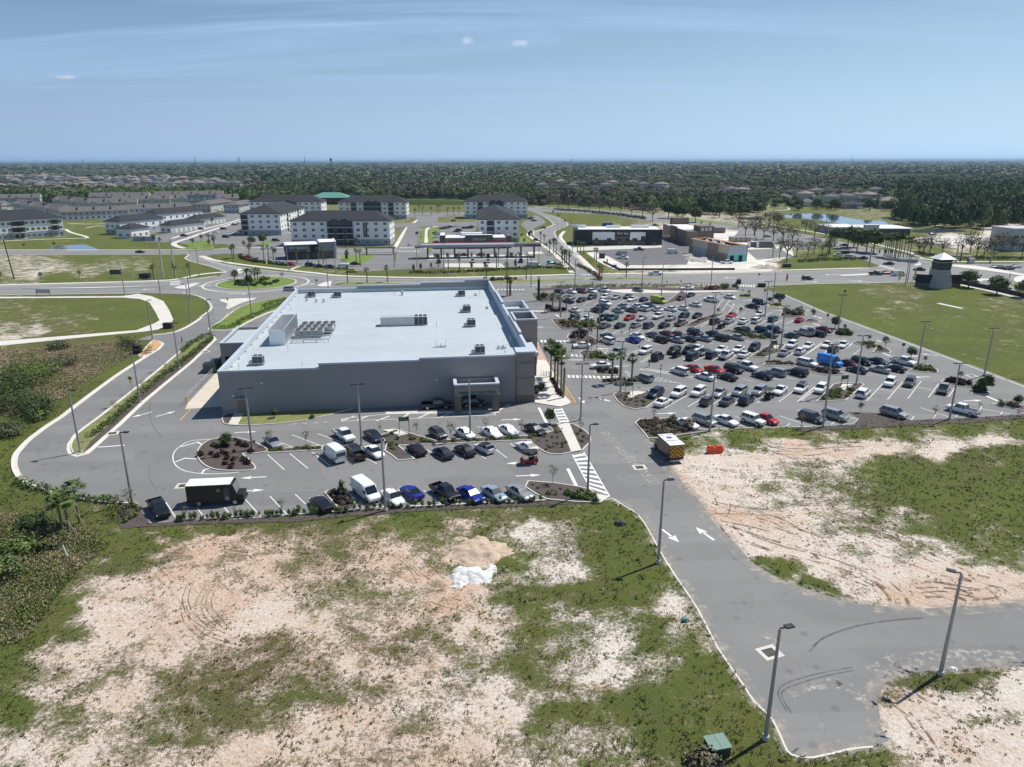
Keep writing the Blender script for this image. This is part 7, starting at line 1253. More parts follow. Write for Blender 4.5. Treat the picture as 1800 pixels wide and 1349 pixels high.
# orange water barrier
s = MB(); s.box(-.95, .95, -.28, .28, 0, .25); s.box(-.95, .95, -.2, .2, .25, .75); s.box(-.9, -.15, -.16, .16, .75, .95); s.box(.15, .9, -.16, .16, .75, .95); s.box(.95, 1.1, -.1, .1, .2, .6)
for x in (-.45, .45): s.box(x-.2, x+.2, -.23, .23, .45, .52)
o = s.build("water_barrier", mat("orange_plastic", (.75, .07, .02), .5), label="orange plastic water barrier lying on the sandy field", cat="barrier"); o.location = (*P(1255, 797).xy, .02); o.rotation_euler = (0, 0, R(4)); o.scale = (1.15,)*3
# transformer box, debris
t = empty("transformer_box", (*P(1258, 1322).xy, 0), R(12), "green metal utility cabinet with pale green lid in the weeds", "utility cabinet"); t.scale = (.72,)*3; s = MB(); s.box(-1.0, 1.0, -.85, .85, -.05, 1.15); s.build("cabinet", mat("cabinet_green", (.035, .055, .045), .6), t)
s = MB(); s.box(-1.08, .0, -.95, .95, 1.15, 1.25); s.box(.03, 1.08, -.95, .95, 1.15, 1.25); s.build("lid", mat("lid_green", (.16, .26, .215), .5, var=.15, vscale=2), t)
for (x, y, nm, m_, sz, lab, c9) in [(1202, 1093, "teal_box", mat("teal_plastic", (.02, .25, .28), .6), (.3,.3,.5), "small teal plastic box in the sandy weeds left of the road", "box"), (118, 979, "marker_pipe", mat("pipe_white", (.5, .58, .52), .6), (.16,.16,1.7), "pale leaning marker pipe in the rough grass on the left", "marker"), (1088, 922, "black_bag", mat("black_bag", (.03, .03, .035), .5), (1.0,.7,.5), "black rubbish bag lying in weeds at the road's left edge", "bag"), (1674, 1178, "white_bag", WHITEM, (.5,.3,.25), "crumpled white bag beside the right lamp post", "bag"), (805, 971, "dead_clump", mat("dead_root", (.05, .04, .035), .9), (.8,.5,.5), "dark root clump on the dirt mound", "debris")]:
    s = MB(); random.seed(hash(nm) % 97 if False else len(nm)*7)
    if nm.endswith("pipe"): s.cyl((0, 0, 0), (-.5, .2, 1.7), .11, .11, 8)
    elif nm == "teal_box": s.box(-.3, .3, -.25, .25, 0, .55); s.box(-.33, .33, -.28, .28, .55, .62)
    else:
        for k in range(5): a = k*1.3; s.cyl((math.cos(a)*sz[0]*.4, math.sin(a)*sz[1]*.4, 0), (math.cos(a)*sz[0]*.3, math.sin(a)*sz[1]*.3, sz[2]*(.6+.1*k)), sz[0]*.5, sz[0]*.25, 7)
    o = s.build(nm, m_, label=lab, cat=c9); o.location = P(x, y); o.scale = (.55,)*3 if nm == 'teal_box' else (.8,)*3
# people -----------------------------------------------------------------
def person(x, y, deg, shirt, legs, lab, stride=.25, C=None):
    p = P(x, y); s = MB(); skin = mat("skin", (.35, .2, .14), .6)
    me = bpy.data.meshes.new("person"); J = [(0,0,.92),(0,0,1.15),(0,0,1.40),(0,0,1.50),(0.02,0,1.66),(0,.10,.88),(stride*.6,.11,.48),(stride,.11,.06),(stride+.14,.11,.04),(0,-.10,.88),(-stride*.3,-.11,.48),(-stride,-.11,.08),(-stride+.14,-.11,.04),(0,.20,1.40),(-.1,.26,1.12),(.08,.25,.90),(0,-.20,1.40),(.1,-.26,1.12),(.26,-.24,.95)]
    E_ = [(0,1),(1,2),(2,3),(3,4),(0,5),(5,6),(6,7),(7,8),(0,9),(9,10),(10,11),(11,12),(2,13),(13,14),(14,15),(2,16),(16,17),(17,18)]; rad = [.15,.14,.15,.06,.105,.10,.07,.045,.04,.10,.07,.045,.04,.065,.045,.035,.065,.045,.035]
    me.from_pydata(J, E_, []); o = bpy.data.objects.new("person", me); col.objects.link(o); md = o.modifiers.new("skin", 'SKIN'); 
    for v, r_ in zip(me.skin_vertices[0].data, rad): v.radius = (r_*.8, r_)
    me.skin_vertices[0].data[0].use_root = True; sb_ = o.modifiers.new("sub", 'SUBSURF'); sb_.levels = 1; sb_.render_levels = 1
    bpy.context.view_layer.update(); dg_ = bpy.context.evaluated_depsgraph_get(); m2 = bpy.data.meshes.new_from_object(o.evaluated_get(dg_)); bpy.data.objects.remove(o)
    for m_ in (skin, legs, shirt, PLAST): m2.materials.append(m_)
    for f in m2.polygons:
        c9 = f.center; f.use_smooth = True; f.material_index = 1 if c9.z < .95 and abs(c9.y) < .19 else 2 if c9.z < 1.44 and (c9.z > 1.15 or abs(c9.y) < .2) else (3 if c9.z > 1.72 else 0)
    o = link_mesh("person", m2, None, (p.x, p.y, .03), R(deg)); tag(o, lab, "person", "people around the car park"); return o
cl = lambda n, c9: mat("cloth_"+n, c9, .9)
for x, y, d, sh, lg, lab in [(C5((455,770))[0][0], C5((455,770))[0][1], 200, cl("navy", (.02,.03,.06)), cl("jeans", (.03,.04,.07)), "person in dark clothes crossing the drive towards the entrance"), (C5((1262,932))[0][0], C5((1262,932))[0][1], 200, cl("black", (.02,.02,.02)), cl("black", (.02,.02,.02)), "person in black walking in the aisle below the black boxy car"),
    (C5((578,880))[0][0], C5((578,880))[0][1], 250, cl("dark", (.03,.03,.03)), cl("grey", (.06,.06,.06)), "person in dark clothes beside the zebra crossing and shrubs"), (C5((632,580))[0][0], C5((632,580))[0][1], 100, cl("coral", (.6,.12,.08)), cl("tan", (.2,.16,.12)), "person in a coral top by the parked black coupe"), (C5((655,590))[0][0], C5((655,590))[0][1], 100, cl("dark", (.03,.03,.03)), cl("tan", (.2,.16,.12)), "person in a dark top next to the coral one"),
    (C5((1055,575))[0][0], C5((1055,575))[0][1], 150, cl("dark", (.03,.03,.03)), cl("grey", (.06,.06,.06)), "person in dark clothes behind a white sedan in middle row"), (320, 603, 200, cl("black", (.02,.02,.02)), cl("black", (.02,.02,.02)), "person in black walking on the left access road"), (C4((1245,690))[0][0], C4((1245,690))[0][1], 90, cl("black", (.02,.02,.02)), cl("grey", (.06,.06,.06)), "person in black on the brick paving by store entrance")]: person(x, y, d, sh, lg, lab)
# ================================================================ PLANTS
def leafmat(n, c, rough=.75): return mat("leaf_"+n, c, rough, spec=.25, attr='lc')
LF = leafmat("green", (1, 1, 1)); BARK = mat("bark", (.14, .115, .095), .95, var=.2, vscale=4); PTR = mat("palm_trunk", (.20, .17, .14), .95, var=.25, vscale=6)
def hgt(bx, by, tx, ty):
    b = P(bx, by); v = ty-674.5; return CAM_H-b.y*(v*CP+FPX*SP)/(FPX*CP-v*SP)
def leaves(cent, rad, nclump, per, lsz, cols, rg, crad=.35, flat=.8, up=.3, lumps=None, shell=.62):
    """leaf faces: clumps spread through an ellipsoid; returns verts (n*4,3), colours (n*4,3)"""
    d = rg.normal(size=(nclump, 3)); d /= np.linalg.norm(d, axis=1, keepdims=True)
    r = shell+(1.04-shell)*rg.random(nclump)**.7; r *= 1-.22*rg.random(nclump)
    c = d*r[:, None]; c[:, 2] = np.where(c[:, 2] < -.55, -c[:, 2]*.5, c[:, 2]); c = c*np.array(rad)
    cr_ = crad*np.mean(rad)*(.6+.8*rg.random(nclump))
    o = rg.normal(size=(nclump, per, 3))*.5; o[:, :, 2] *= flat; pts = (c[:, None]+o*cr_[:, None, None]).reshape(-1, 3)+np.array(cent); n = len(pts)
    nrm = (pts-np.array(cent))/np.array(rad); nrm = nrm/(np.linalg.norm(nrm, axis=1, keepdims=True)+1e-6)+rg.normal(size=(n, 3))*.55+np.array([0, 0, up]); nrm /= np.linalg.norm(nrm, axis=1, keepdims=True)
    t = np.cross(nrm, rg.normal(size=(n, 3))); t /= np.linalg.norm(t, axis=1, keepdims=True); b = np.cross(nrm, t); s1 = lsz*(.6+.8*rg.random(n))[:, None]; s2 = s1*(.45+.35*rg.random(n))[:, None]
    v = np.stack([pts-t*s1, pts-b*s2, pts+t*s1, pts+b*s2], 1).reshape(-1, 3)
    cols = np.array(cols); ci = rg.integers(0, len(cols), nclump); cc = cols[ci]*(.75+.5*rg.random((nclump, 1))); cc = np.repeat(cc, per, 0)*(.8+.4*rg.random((n, 1)))
    return v, np.repeat(cc, 4, 0)
def quad_mesh(name, v, c, m=None):
    me = bpy.data.meshes.new(name); n = len(v); q = n//4
    me.vertices.add(n); me.vertices.foreach_set("co", v.astype(np.float32).ravel()); me.loops.add(n); me.loops.foreach_set("vertex_index", np.arange(n, dtype=np.int32))
    me.polygons.add(q); me.polygons.foreach_set("loop_start", (np.arange(q)*4).astype(np.int32)); me.polygons.foreach_set("loop_total", np.full(q, 4, np.int32)); me.update()
    a = me.attributes.new('lc', 'FLOAT_COLOR', 'POINT'); cc = np.ones((n, 4), np.float32); cc[:, :3] = c; a.data.foreach_set("color", cc.ravel()); me.materials.append(m or LF); return me
G1 = [(.07,.11,.03),(.09,.135,.035),(.11,.16,.042),(.14,.19,.05)]; G2 = [(.05,.075,.028),(.062,.092,.032),(.07,.105,.04)]; GB = [(.16,.135,.10),(.18,.155,.11),(.13,.135,.07)]; GY = [(.14,.17,.035),(.11,.15,.03),(.17,.19,.045)]; GP = [(.05,.022,.026),(.07,.03,.035),(.045,.03,.025)]; GD = [(.17,.135,.085),(.13,.11,.06),(.10,.11,.04)]
def trunk_mesh(h, r, spread, seed, bare=False, name="trunk", m=None):
    rg = random.Random(seed); s = MB(); b = [(0, 0, 0), (rg.uniform(-.1, .1)*h*.1, rg.uniform(-.1, .1)*h*.1, h*.42)]
    s.cyl(b[0], b[1], r, r*.75, 7, 0, False)
    for k in range(8 if bare else 5):
        a = k*2*math.pi/(8 if bare else 5)+rg.uniform(-.3, .3); z0 = h*rg.uniform(.3, .42); e = (math.cos(a)*spread*rg.uniform(.5, .8), math.sin(a)*spread*rg.uniform(.5, .8), h*rg.uniform(.65, .9)); s.cyl((b[1][0]*z0/b[1][2], 0, z0), e, r*.5, r*.14, 5, 0, False)
        if bare:
            for j in range(4): s.cyl(e, (e[0]+rg.uniform(-1, 1)*spread*.3, e[1]+rg.uniform(-1, 1)*spread*.3, e[2]+rg.uniform(.1, .25)*h), r*.13, r*.03, 4, 0, False); 
    s.cyl(b[1], (0, 0, h*.85), r*.75, r*.15, 6, 0, False)
    return s.mesh(name, m or BARK)
TREES = {}
def tree_kind(k, variants=3):
    L = []
    for i in range(variants):
        rg = np.random.default_rng(len(k)*101+i*7)
        if k == 'oak': v, c = leaves((0, 0, .62), (.36, .36, .34), 70, 16, .05, G1[:3]+GB[2:], rg); t = trunk_mesh(1, .028, .4, i)
        elif k == 'dark': v, c = leaves((0, 0, .60), (.38, .38, .36), 80, 16, .05, G2, rg); t = trunk_mesh(1, .03, .4, i+5)
        elif k == 'bare': v, c = leaves((0, 0, .64), (.42, .42, .32), 60, 6, .030, GB, rg, .30); t = trunk_mesh(1, .024, .5, i+9, True)
        elif k == 'sap': v, c = leaves((0, 0, .68), (.22, .22, .30), 34, 8, .042, GB+G1[:2], rg, .4); t = trunk_mesh(1, .014, .2, i+3)
        elif k == 'thin': v, c = leaves((0, 0, .70), (.24, .24, .26), 30, 5, .026, GB, rg, .35); t = trunk_mesh(1, .010, .25, i+3, True)
        elif k == 'full': v, c = leaves((0, 0, .62), (.27, .27, .37), 60, 14, .048, G2+G1[:1], rg); t = trunk_mesh(1, .02, .25, i+3)
        elif k == 'column': v, c = leaves((0, 0, .54), (.14, .14, .46), 40, 10, .045, G2, rg, .35); t = trunk_mesh(1, .015, .1, i+3)
        L.append((quad_mesh("crown", v, c), t))
    TREES[k] = L
for k in ('oak', 'dark', 'bare', 'sap', 'thin', 'full', 'column'): tree_kind(k)
veg_items = []
TLAB = {'oak': ("broadleaf_tree", "rounded green tree"), 'dark': ("broadleaf_tree", "dense dark green tree"), 'bare': ("bare_tree", "nearly leafless brownish tree"), 'sap': ("young_tree", "small young tree"), 'thin': ("young_tree", "thin almost bare sapling"), 'full': ("young_tree", "dense upright young tree"), 'column': ("column_tree", "narrow dark column tree")}
def tree(k, bx, by, h, place, group=None, wide=1.0):
    cr_, tr_ = random.choice(TREES[k]); p = P(bx, by); nm, lab = TLAB[k]; r = empty(nm, (p.x, p.y, 0.0), R(random.uniform(0, 360))); r.scale = (h*wide, h*wide, h)
    link_mesh("trunk", tr_, r); link_mesh("crown", cr_, r); veg_items.append((bx, r, lab, place, "tree", group or "trees "+place)); return r
def trees(k, C, pts, place, h=None, wide=1.0, group=None):
    for t in pts:
        b = C((t[0], t[1]))[0]; hh = h*random.uniform(.88, 1.12) if len(t) < 3 else hgt(*b, *C((t[0], t[2]))[0]); tree(k, *b, hh, place, group, wide)
cGl = lambda *p: crop(940, 300, 4.5, *p); c72 = lambda *p: crop(1150, 360, 7.2, *p)
trees('bare', cGl, [(115,300),(185,308),(265,312),(345,318),(430,322),(510,332),(595,342),(680,347),(765,357),(850,367),(930,402)], "behind the long dark hedge", 10.5)
trees('dark', cGl, [(1055,380),(1125,388),(1165,392),(1270,412)], "along the tree-lined road", 11)
trees('oak', cGl, [(1180,360),(1460,375),(1560,385)], "along the tree-lined road", 9)
trees('bare', c72, [(1150,400),(1262,402),(1330,300),(1380,442),(1500,480),(1620,490),(1672,720),(1060,300),(1450,300),(1560,290)], "between the building site and the lake road", 10)
trees('bare', CH, [(95,280),(215,215),(240,218),(415,255),(470,290),(540,282),(330,330)], "by the lake road", 9.5)
trees('oak', CH, [(600,335),(680,352),(740,372),(845,384),(720,345),(800,375)], "in the green row by the crossing", 10)
trees('bare', CH, [(430,400),(520,395),(360,400),(570,385),(470,385)], "on the corner lawn by the crossing", 7)
trees('bare', CE, [(960,310),(1000,322),(1050,305),(1150,312),(1300,322),(1420,332),(1480,322),(1560,300),(1620,292),(1700,285),(1780,332),(1540,335),(1370,300)], "behind the crossing at upper right", 8.5)
trees('oak', CE, [(1357,572),(1580,627),(1790,652)], "on the green field by the black fence", 6.2, 1.25)
trees('sap', C8, [(695,250,140),(570,192,132),(1010,362,298),(1290,492,420),(500,750,665),(1600,690,640)], "in a planting bed at the main lot's right", wide=1.1)
trees('full', C8, [(900,322,228),(1485,592,450),(1740,700,610),(1440,590,500)], "in a planting bed at the main lot's right", wide=1.3)
trees('thin', C8, [(1085,800,690),(1440,735,665),(35,872,750),(370,835,740),(1740,800,720)], "in the mulch strip above the verge")
trees('sap', C6, [(1370,440,320),(1015,292,212),(450,168,50),(695,187,122),(605,392,300),(370,382,310),(1245,352,290),(1700,562,480),(630,152,112),(1705,180,120),(775,400,320)], "in an island of the main lot")
trees('full', C6, [(1600,532,400),(915,262,198)], "in an island of the main lot", wide=1.3)
trees('sap', C5, [(655,762,620),(665,78,35),(1600,62,20),(1450,60,25),(440,430,360),(1000,1130,1035),(1120,400,340),(1510,390,340)], "in an island left in the main lot")
trees('full', C4, [(1355,1262,1128)], "at the end of the striped crossing", wide=1.1); trees('column', C1, [(1148,168,78)], "on the lawn strip by the wall", wide=1.4); trees('column', C1, [(1705,812,676)], "in the small bed between bays", wide=1.2)
trees('full', C1, [(745,402,292)], "on the rounded mulch island", wide=1.6)
trees('thin', C1, [(1115,395,250),(1410,400,258),(1210,962,828),(405,1015,890),(810,965,890)], "in the near lot's left half")
trees('thin', C2, [(720,280,150),(950,222,130),(1185,250,140),(255,232,170),(495,242,150),(1390,572,430),(1575,230,145)], "in the near lot's right half"); trees('thin', CM, [(820,240,85)], "by the left front lamp post"); trees('thin', C7, [(465,662,560),(1690,732,600)], "on the near edge of the main lot")
trees('thin', CL, [(690,925,840),(912,700,590),(1130,520,430),(1310,370,300)], "in the divider hedge strip")
trees('full', CB, [(65,880,790)], "on the roundabout", wide=1.2); trees('bare', CG, [(1490,800,695),(740,852,690),(1290,830,770)], "on the roundabout")
trees('column', CC, [(305,805),(400,785),(765,795),(885,790),(240,815),(1160,775)], "in front of the filling station", 3.0); trees('sap', CC, [(1440,610),(1475,600),(1240,570),(1220,520),(1550,330),(1610,385),(1500,295)], "beside the curving road", 3.5); trees('sap', CB, [(430,680),(630,560),(1410,560),(1080,590),(1165,580),(150,600),(200,625)], "around the coffee shop", 4.2)
trees('oak', CB, [(220,575),(320,570)], "in the flats' parking lot", 5.5); trees('sap', CA, [(287,925),(555,910),(170,700),(380,695),(3,920)], "on the left fields", 3.2); trees('column', CB, [(1075,715),(1078,700)], "beside the coffee shop drive lane", 4.5)
trees('sap', CF, [(630,680),(700,690),(510,690),(1100,710),(1205,660),(1300,720),(1360,700),(1340,450),(1290,310),(1435,380)], "on the lawns beyond the north road", 4.5)
trees('oak', CH, [(490,105),(600,110),(820,115),(370,110),(1010,120),(1060,100)], "beside the lake houses", 11); trees('dark', cGl, [(560,250),(900,260),(300,240)], "before the wooded suburb", 12)
# palms -----------------------------------------------------------------
def palm_mesh(seed, date=False):
    rg = np.random.default_rng(seed); V = []; Cc = []; n = 24 if not date else 44
    for k in range(n):
        a = rg.uniform(0, 2*math.pi); el = rg.uniform(-.6, 1.2) if not date else rg.uniform(-.5, 1.2); L = rg.uniform(.85, 1.1)*(1 if not date else 1.35)
        d = np.array([math.cos(a)*math.cos(el), math.sin(a)*math.cos(el), math.sin(el)]); side = np.array([-math.sin(a), math.cos(a), 0]); seg = 5; c0 = np.array([.075,.115,.032])*rg.uniform(.8, 1.8)
        if el < -.45: c0 = np.array([.13,.10,.06])*rg.uniform(.7, 1.2)
        if date:
            for j in range(11):
                t = (j+1)/11; p = d*L*t+np.array([0, 0, -.5*L*t*t])
                for sg in (-1, 1):
                    e = p+side*sg*.26*(1.15-t*.75)+d*.12+np.array([0, 0, -.10]); w_ = d*.022
                    V += [p-w_, e-w_*.3, e+w_*.3, p+w_]; Cc += [c0]*4
        else:
            p = d*L*.45
            for j in range(9):
                b = (j-4)*.28; dd = d*math.cos(b)+side*math.sin(b); m_ = p+dd*L*.30; e = p+dd*L*.58+np.array([0, 0, -.16*L]); w_ = np.cross(dd, [0, 0, 1.]); w_ = w_/(np.linalg.norm(w_)+1e-6)*.06
                V += [p, m_-w_, e, m_+w_]; Cc += [c0]*4
            w_ = side*.012; V += [w_*0-w_, d*L*.45-w_, d*L*.45+w_, w_]; Cc += [c0]*4
    return quad_mesh("crown", np.array(V), np.array(Cc))
PM = [palm_mesh(i) for i in range(3)]; DPM = [palm_mesh(9, True)]
def palm(bx, by, h, place, cr_=1.35, date=False, tr=.19, lean=0):
    p = P(bx, by); r = empty("palm_tree", (p.x, p.y, 0), R(random.uniform(0, 360))); s = MB(); h0 = h-cr_*.55; s.cyl((0, 0, -.05), (lean*.5, 0, h0*.5), tr*1.15, tr*.9, 9, 0, False); s.cyl((lean*.5, 0, h0*.5), (lean, 0, h0), tr*.9, tr*.85, 9, 0); s.build("trunk", PTR, r)
    o = link_mesh("crown", random.choice(DPM if date else PM), r, (lean, 0, h0)); o.scale = (cr_,)*3; veg_items.append((bx, r, "date palm" if date else "slender palm" if cr_ < 1.3 else "cabbage palm", place, "palm", "palms "+place))
def palms(C, pts, place, h=None, cr_=1.35, **k):
    for t in pts:
        b = C((t[0], t[1]))[0]; hh = h*random.uniform(.9, 1.1) if len(t) < 3 else hgt(*b, *C((t[0]+(t[3] if len(t) > 3 else 0), t[2]))[0]); palm(*b, hh, place, cr_, **k)
palms(C4, [(1362,868,572),(1395,905,590),(1418,945,615),(1447,1005,665)], "beside the store's pale pavement", cr_=1.9, tr=.17)
s = MB(); q = P(*C4((1465,1045))[0]); s.cyl((0, 0, 0), (.15, 0, 5.2), .22, .2, 9); s.cyl((.15, 0, 5.2), (.16, 0, 5.7), .26, .12, 9); o = s.build("palm_stump", PTR, label="tall bare palm trunk without fronds beside the store palms", cat="palm"); o.location = q
palms(CM, [(392,362,128,-60),(438,388,135,-20),(502,318,55,-25)], "braced with poles at lower left", cr_=1.55, tr=.15)
for a, b in (((340,340),(380,230)), ((495,400),(425,310)), ((535,335),(480,240)), ((325,300),(350,250)), ((450,330),(455,260))):
    p0 = P(*CM(a)[0]); p1 = P(*CM((b[0], b[1]+90))[0]); s = MB(); s.cyl((0, 0, 0), (p1.x-p0.x, p1.y-p0.y, 2.2), .04, .04, 5); o = s.build("brace_pole", mat("brace_wood", (.38, .34, .28), .8)); o.location = p0; tag(o, "thin timber pole propping the braced palms at lower left", "pole", "palm braces")
palms(C5, [(245,352,165),(318,330,170),(390,342,175),(520,662,480),(715,692,470),(870,1108,795),(955,1062,780),(1078,1092,810)], "in the main lot islands near the store", cr_=1.25)
palms(C4, [(1000,192,20),(1020,194,45),(1030,190,40)], "behind the store's far right corner", cr_=1.3)
palms(CG, [(940,852,640)], "on the roundabout", cr_=1.9, date=True, tr=.28); palms(CG, [(1065,852,640),(1112,882,650)], "on the roundabout", cr_=1.9)
palms(CC, [(195,268),(290,278),(325,302),(400,302),(460,294),(480,272),(550,306),(605,304),(652,302),(255,322)], "in rows before the brown open field", 7, 1.6)
palms(CB, [(330,718),(372,702),(415,715),(628,742),(725,735),(825,752),(865,742),(45,717),(58,692),(1165,745),(1200,760)], "around the coffee shop", 6.5, 1.3); palms(CB, [(1085,918),(1262,912),(1445,905)], "on the main road verge", 5.5, 1.25)
palms(CC, [(900,882),(1258,882),(1085,860)], "on the road median", 5, 1.3); palms(CC, [(465,772),(655,802),(990,784),(1085,774),(1165,776),(1270,776),(555,790),(1010,700)], "before the fuel canopy", 5.5, 1.1)
palms(CC, [(1470,642),(1505,652),(1528,662),(1585,742),(1603,744),(1622,742),(1645,747),(1390,560),(1420,580)], "beside the curving road", 5.5, 1.15); palms(CD, [(35,602),(65,632),(105,652),(375,777),(398,782),(618,767),(178,532),(205,542),(235,552),(335,600),(350,620)], "left of the building site", 5.2, 1.15)
palms(CA, [(1070,912),(1222,908),(1325,905)], "by the left utility poles", 5, 1.3); palms(CE, [(690,322),(720,332),(750,336),(780,342),(815,347),(840,350),(770,338),(800,345),(705,326),(735,334),(868,350),(890,345)], "in the tall cluster at the crossing", 9.8, 2.1)
palms(CE, [(190,78),(235,72),(275,82)], "beside the lake", 6, 1.5); palms(CE, [(1375,150),(1415,140),(1470,145),(255,305)], "behind the crossing", 8, 1.5); palms(CH, [(548,405),(560,395)], "on the corner lawn by the crossing", 8, 2.0)
palms(crop and c72, [(585,340),(697,360),(1495,680),(1580,690),(1600,600)], "around the unfinished shop", 5.5, 1.2); palms(CF, [(1580,855),(1600,850),(1790,860),(1300,690),(1355,700)], "on the lawn above the roundabout", 5.5, 1.3)
# shrubs ----------------------------------------------------------------
def shrub_mesh(cols, seed, n=26, per=9, l=.13, rad=(.5, .5, .42)):
    v, c = leaves((0, 0, rad[2]*.75), rad, n, per, l, cols, np.random.default_rng(seed), .5, shell=.3); return quad_mesh("shrub", v, c)
SH = {'g': [shrub_mesh(G1, i) for i in range(3)], 'd': [shrub_mesh(G2, 20+i) for i in range(3)], 'p': [shrub_mesh(GP, 30+i) for i in range(3)], 'y': [shrub_mesh(GY, 40+i, 18, 7) for i in range(3)], 'b': [shrub_mesh(GB+GD, 50+i, 26, 7, .12) for i in range(3)],
      'u': [shrub_mesh(G1[:3], 60+i, 26, 7, .12, (.30, .30, .62)) for i in range(3)], 'w': [shrub_mesh(GD, 70+i, 24, 8, .14, (.5, .5, .5)) for i in range(2)]}
SLAB = {'g': "green shrub", 'd': "dark green shrub", 'p': "purple leaved shrub", 'y': "yellow green low shrub", 'b': "brownish thin shrub", 'u': "upright green shrub", 'w': "straw coloured grass clump"}
shr_items = []
def shrub(k, x, y, sz, place, zs=1.0, z=.1):
    p = P(x, y); o = link_mesh("shrub", random.choice(SH[k]), None, (p.x, p.y, z), R(random.uniform(0, 360))); o.scale = (sz, sz, sz*zs); shr_items.append((x, o, SLAB[k], place)); return o
def fill(k, C, quad, n, sz, place, seed=1, zs=1.0):
    """n shrubs spread over a bed outlined in the photograph"""
    rr = random.Random(seed); poly = C(*quad); xs = [p[0] for p in poly]; ys = [p[1] for p in poly]; c = 0; t = 0
    while c < n and t < n*40:
        t += 1; x = rr.uniform(min(xs), max(xs)); y = rr.uniform(min(ys), max(ys))
        if inpoly(np.array([x]), np.array([y]), poly)[0]: shrub(random.choice(k), x, y, sz*rr.uniform(.7, 1.25), place, zs); c += 1
ISL = ((690,345),(550,400),(515,480),(560,550),(700,595),(900,598),(955,570),(880,475),(1040,435),(960,370),(850,345))
fill('p', C1, ISL, 26, .75, "on the rounded mulch island"); fill('gy', C1, ISL, 6, .6, "on the rounded mulch island", 3)
fill('yg', C1, ((1095,432),(1540,408),(1540,425),(1095,450)), 16, .55, "in the strip between near lot rows"); fill('gy', C2, ((440,262),(620,288),(1010,265),(1290,255),(1290,270),(1000,282),(600,302),(460,290)), 30, .65, "in the strip between near lot rows, right", 5)
fill('yb', C2, ((1270,255),(1440,180),(1500,340),(1440,365),(1330,345)), 26, .45, "in the bed by the striped crossing", 6); fill('yg', C2, ((290,240),(370,215),(420,260),(330,370),(290,340)), 14, .6, "in the bed under the green sign", 7); fill('b', C2, ((1530,200),(1610,240),(1625,285),(1580,330)), 8, .45, "in the round bed by the drive", 8)
fill('b', C2, ((1250,570),(1600,610),(1670,660),(1600,680),(1300,640)), 18, .4, "in the bed at the near lot's lower right", 9); fill('g', C2, ((1350,640),(1680,640),(1680,690),(1380,668)), 14, .9, "in the bed at the near lot's lower right", 10); fill('bp', C1, ((1590,800),(1740,800),(1790,850),(1780,920),(1700,920)), 12, .9, "in the small bed between bays", 11)
random.seed(5)
for k in range(30): x = 345+k*48; shrub('u' if k % 4 else 'g', *C1((x+random.uniform(-9, 9), 1016-(x-345)*.050+random.uniform(-3, 6)))[0], .72*random.uniform(.6, 1.2), "in the row below the near lot's left bays", 1.2)
for k in range(30): x = 40+k*44; shrub('u' if k % 3 else 'b', *C2((x+random.uniform(-8, 8), 742-x*.047+random.uniform(-3, 5)))[0], .72*random.uniform(.6, 1.2), "in the row below the near lot's right bays", 1.2)
fill('yg', CM, ((740,200),(860,205),(920,320),(780,340)), 9, .6, "beside the lower left black pickup", 12); fill('b', CM, ((750,210),(900,230),(910,330),(780,340)), 6, .6, "beside the lower left black pickup", 13)
PL = "in the main lot's islands near the store"
fill('gb', C5, ((60,165),(300,170),(350,235),(110,245)), 10, 1.0, PL, 14); shrub('d', *C5((155,205))[0], 2.2, PL); fill('p', C5, ((160,295),(310,300),(390,352),(190,360)), 14, 1.0, PL, 15); fill('w', C5, ((300,460),(520,470),(540,530),(350,530)), 16, 1.25, PL, 16); fill('dg', C5, ((560,470),(690,475),(720,515),(560,525)), 8, 1.6, PL, 17)
fill('p', C5, ((420,600),(600,600),(620,635),(430,645)), 12, .95, PL, 18); fill('yg', C5, ((640,790),(790,790),(820,860),(640,855)), 12, .95, PL, 19); fill('p', C5, ((720,975),(910,965),(930,1010),(740,1015)), 14, .9, PL, 20); fill('gb', C5, ((790,1068),(1130,1080),(1130,1100),(820,1100)), 12, .75, PL, 21); fill('b', C5, ((560,780),(740,775),(740,790),(570,795)), 5, .5, PL, 27)
PR = "in the main lot's outer islands"
fill('b', C7, ((330,690),(480,660),(700,700),(740,760),(520,810),(400,770)), 60, .8, "in the corner bed by the ambulance", 22); shrub('w', *C7((755,740))[0], 1.8, "in the corner bed by the ambulance"); shrub('b', *C7((640,690))[0], 1.9, "in the corner bed by the ambulance"); fill('yb', C7, ((160,470),(260,440),(440,480),(400,550),(230,540)), 22, .5, "in the bed under the pale sign pad", 23)
fill('yg', C8, ((200,650),(300,560),(470,570),(380,645)), 26, .8, PR, 24); fill('y', C8, ((460,200),(600,205),(700,260),(620,262)), 16, .8, PR, 25); fill('yg', C8, ((930,420),(970,385),(1050,390),(1090,430)), 14, .9, PR, 26); fill('p', C8, ((1170,505),(1300,510),(1420,550),(1300,540)), 16, 1.1, PR, 28); fill('d', C8, ((1395,600),(1430,570),(1500,595)), 8, 1.2, PR, 29); fill('b', C8, ((1560,690),(1700,700),(1790,725),(1650,705)), 8, 1.1, PR, 30)
fill('yb', C6, ((600,585),(900,625),(900,645),(680,635)), 26, .85, PR, 31); fill('b', C6, ((860,900),(1160,920),(1160,900),(920,880)), 14, .8, PR, 32); fill('pb', C6, ((1340,970),(1640,990),(1600,1020),(1360,990)), 22, .9, PR, 33); fill('b', C6, ((730,830),(930,715),(960,760),(850,830)), 14, .7, PR, 34); fill('w', C6, ((1040,395),(1080,355),(1230,352),(1290,400)), 18, 1.2, PR, 35); fill('d', C6, ((1610,600),(1640,570),(1740,575),(1760,610)), 9, 1.4, PR, 36)
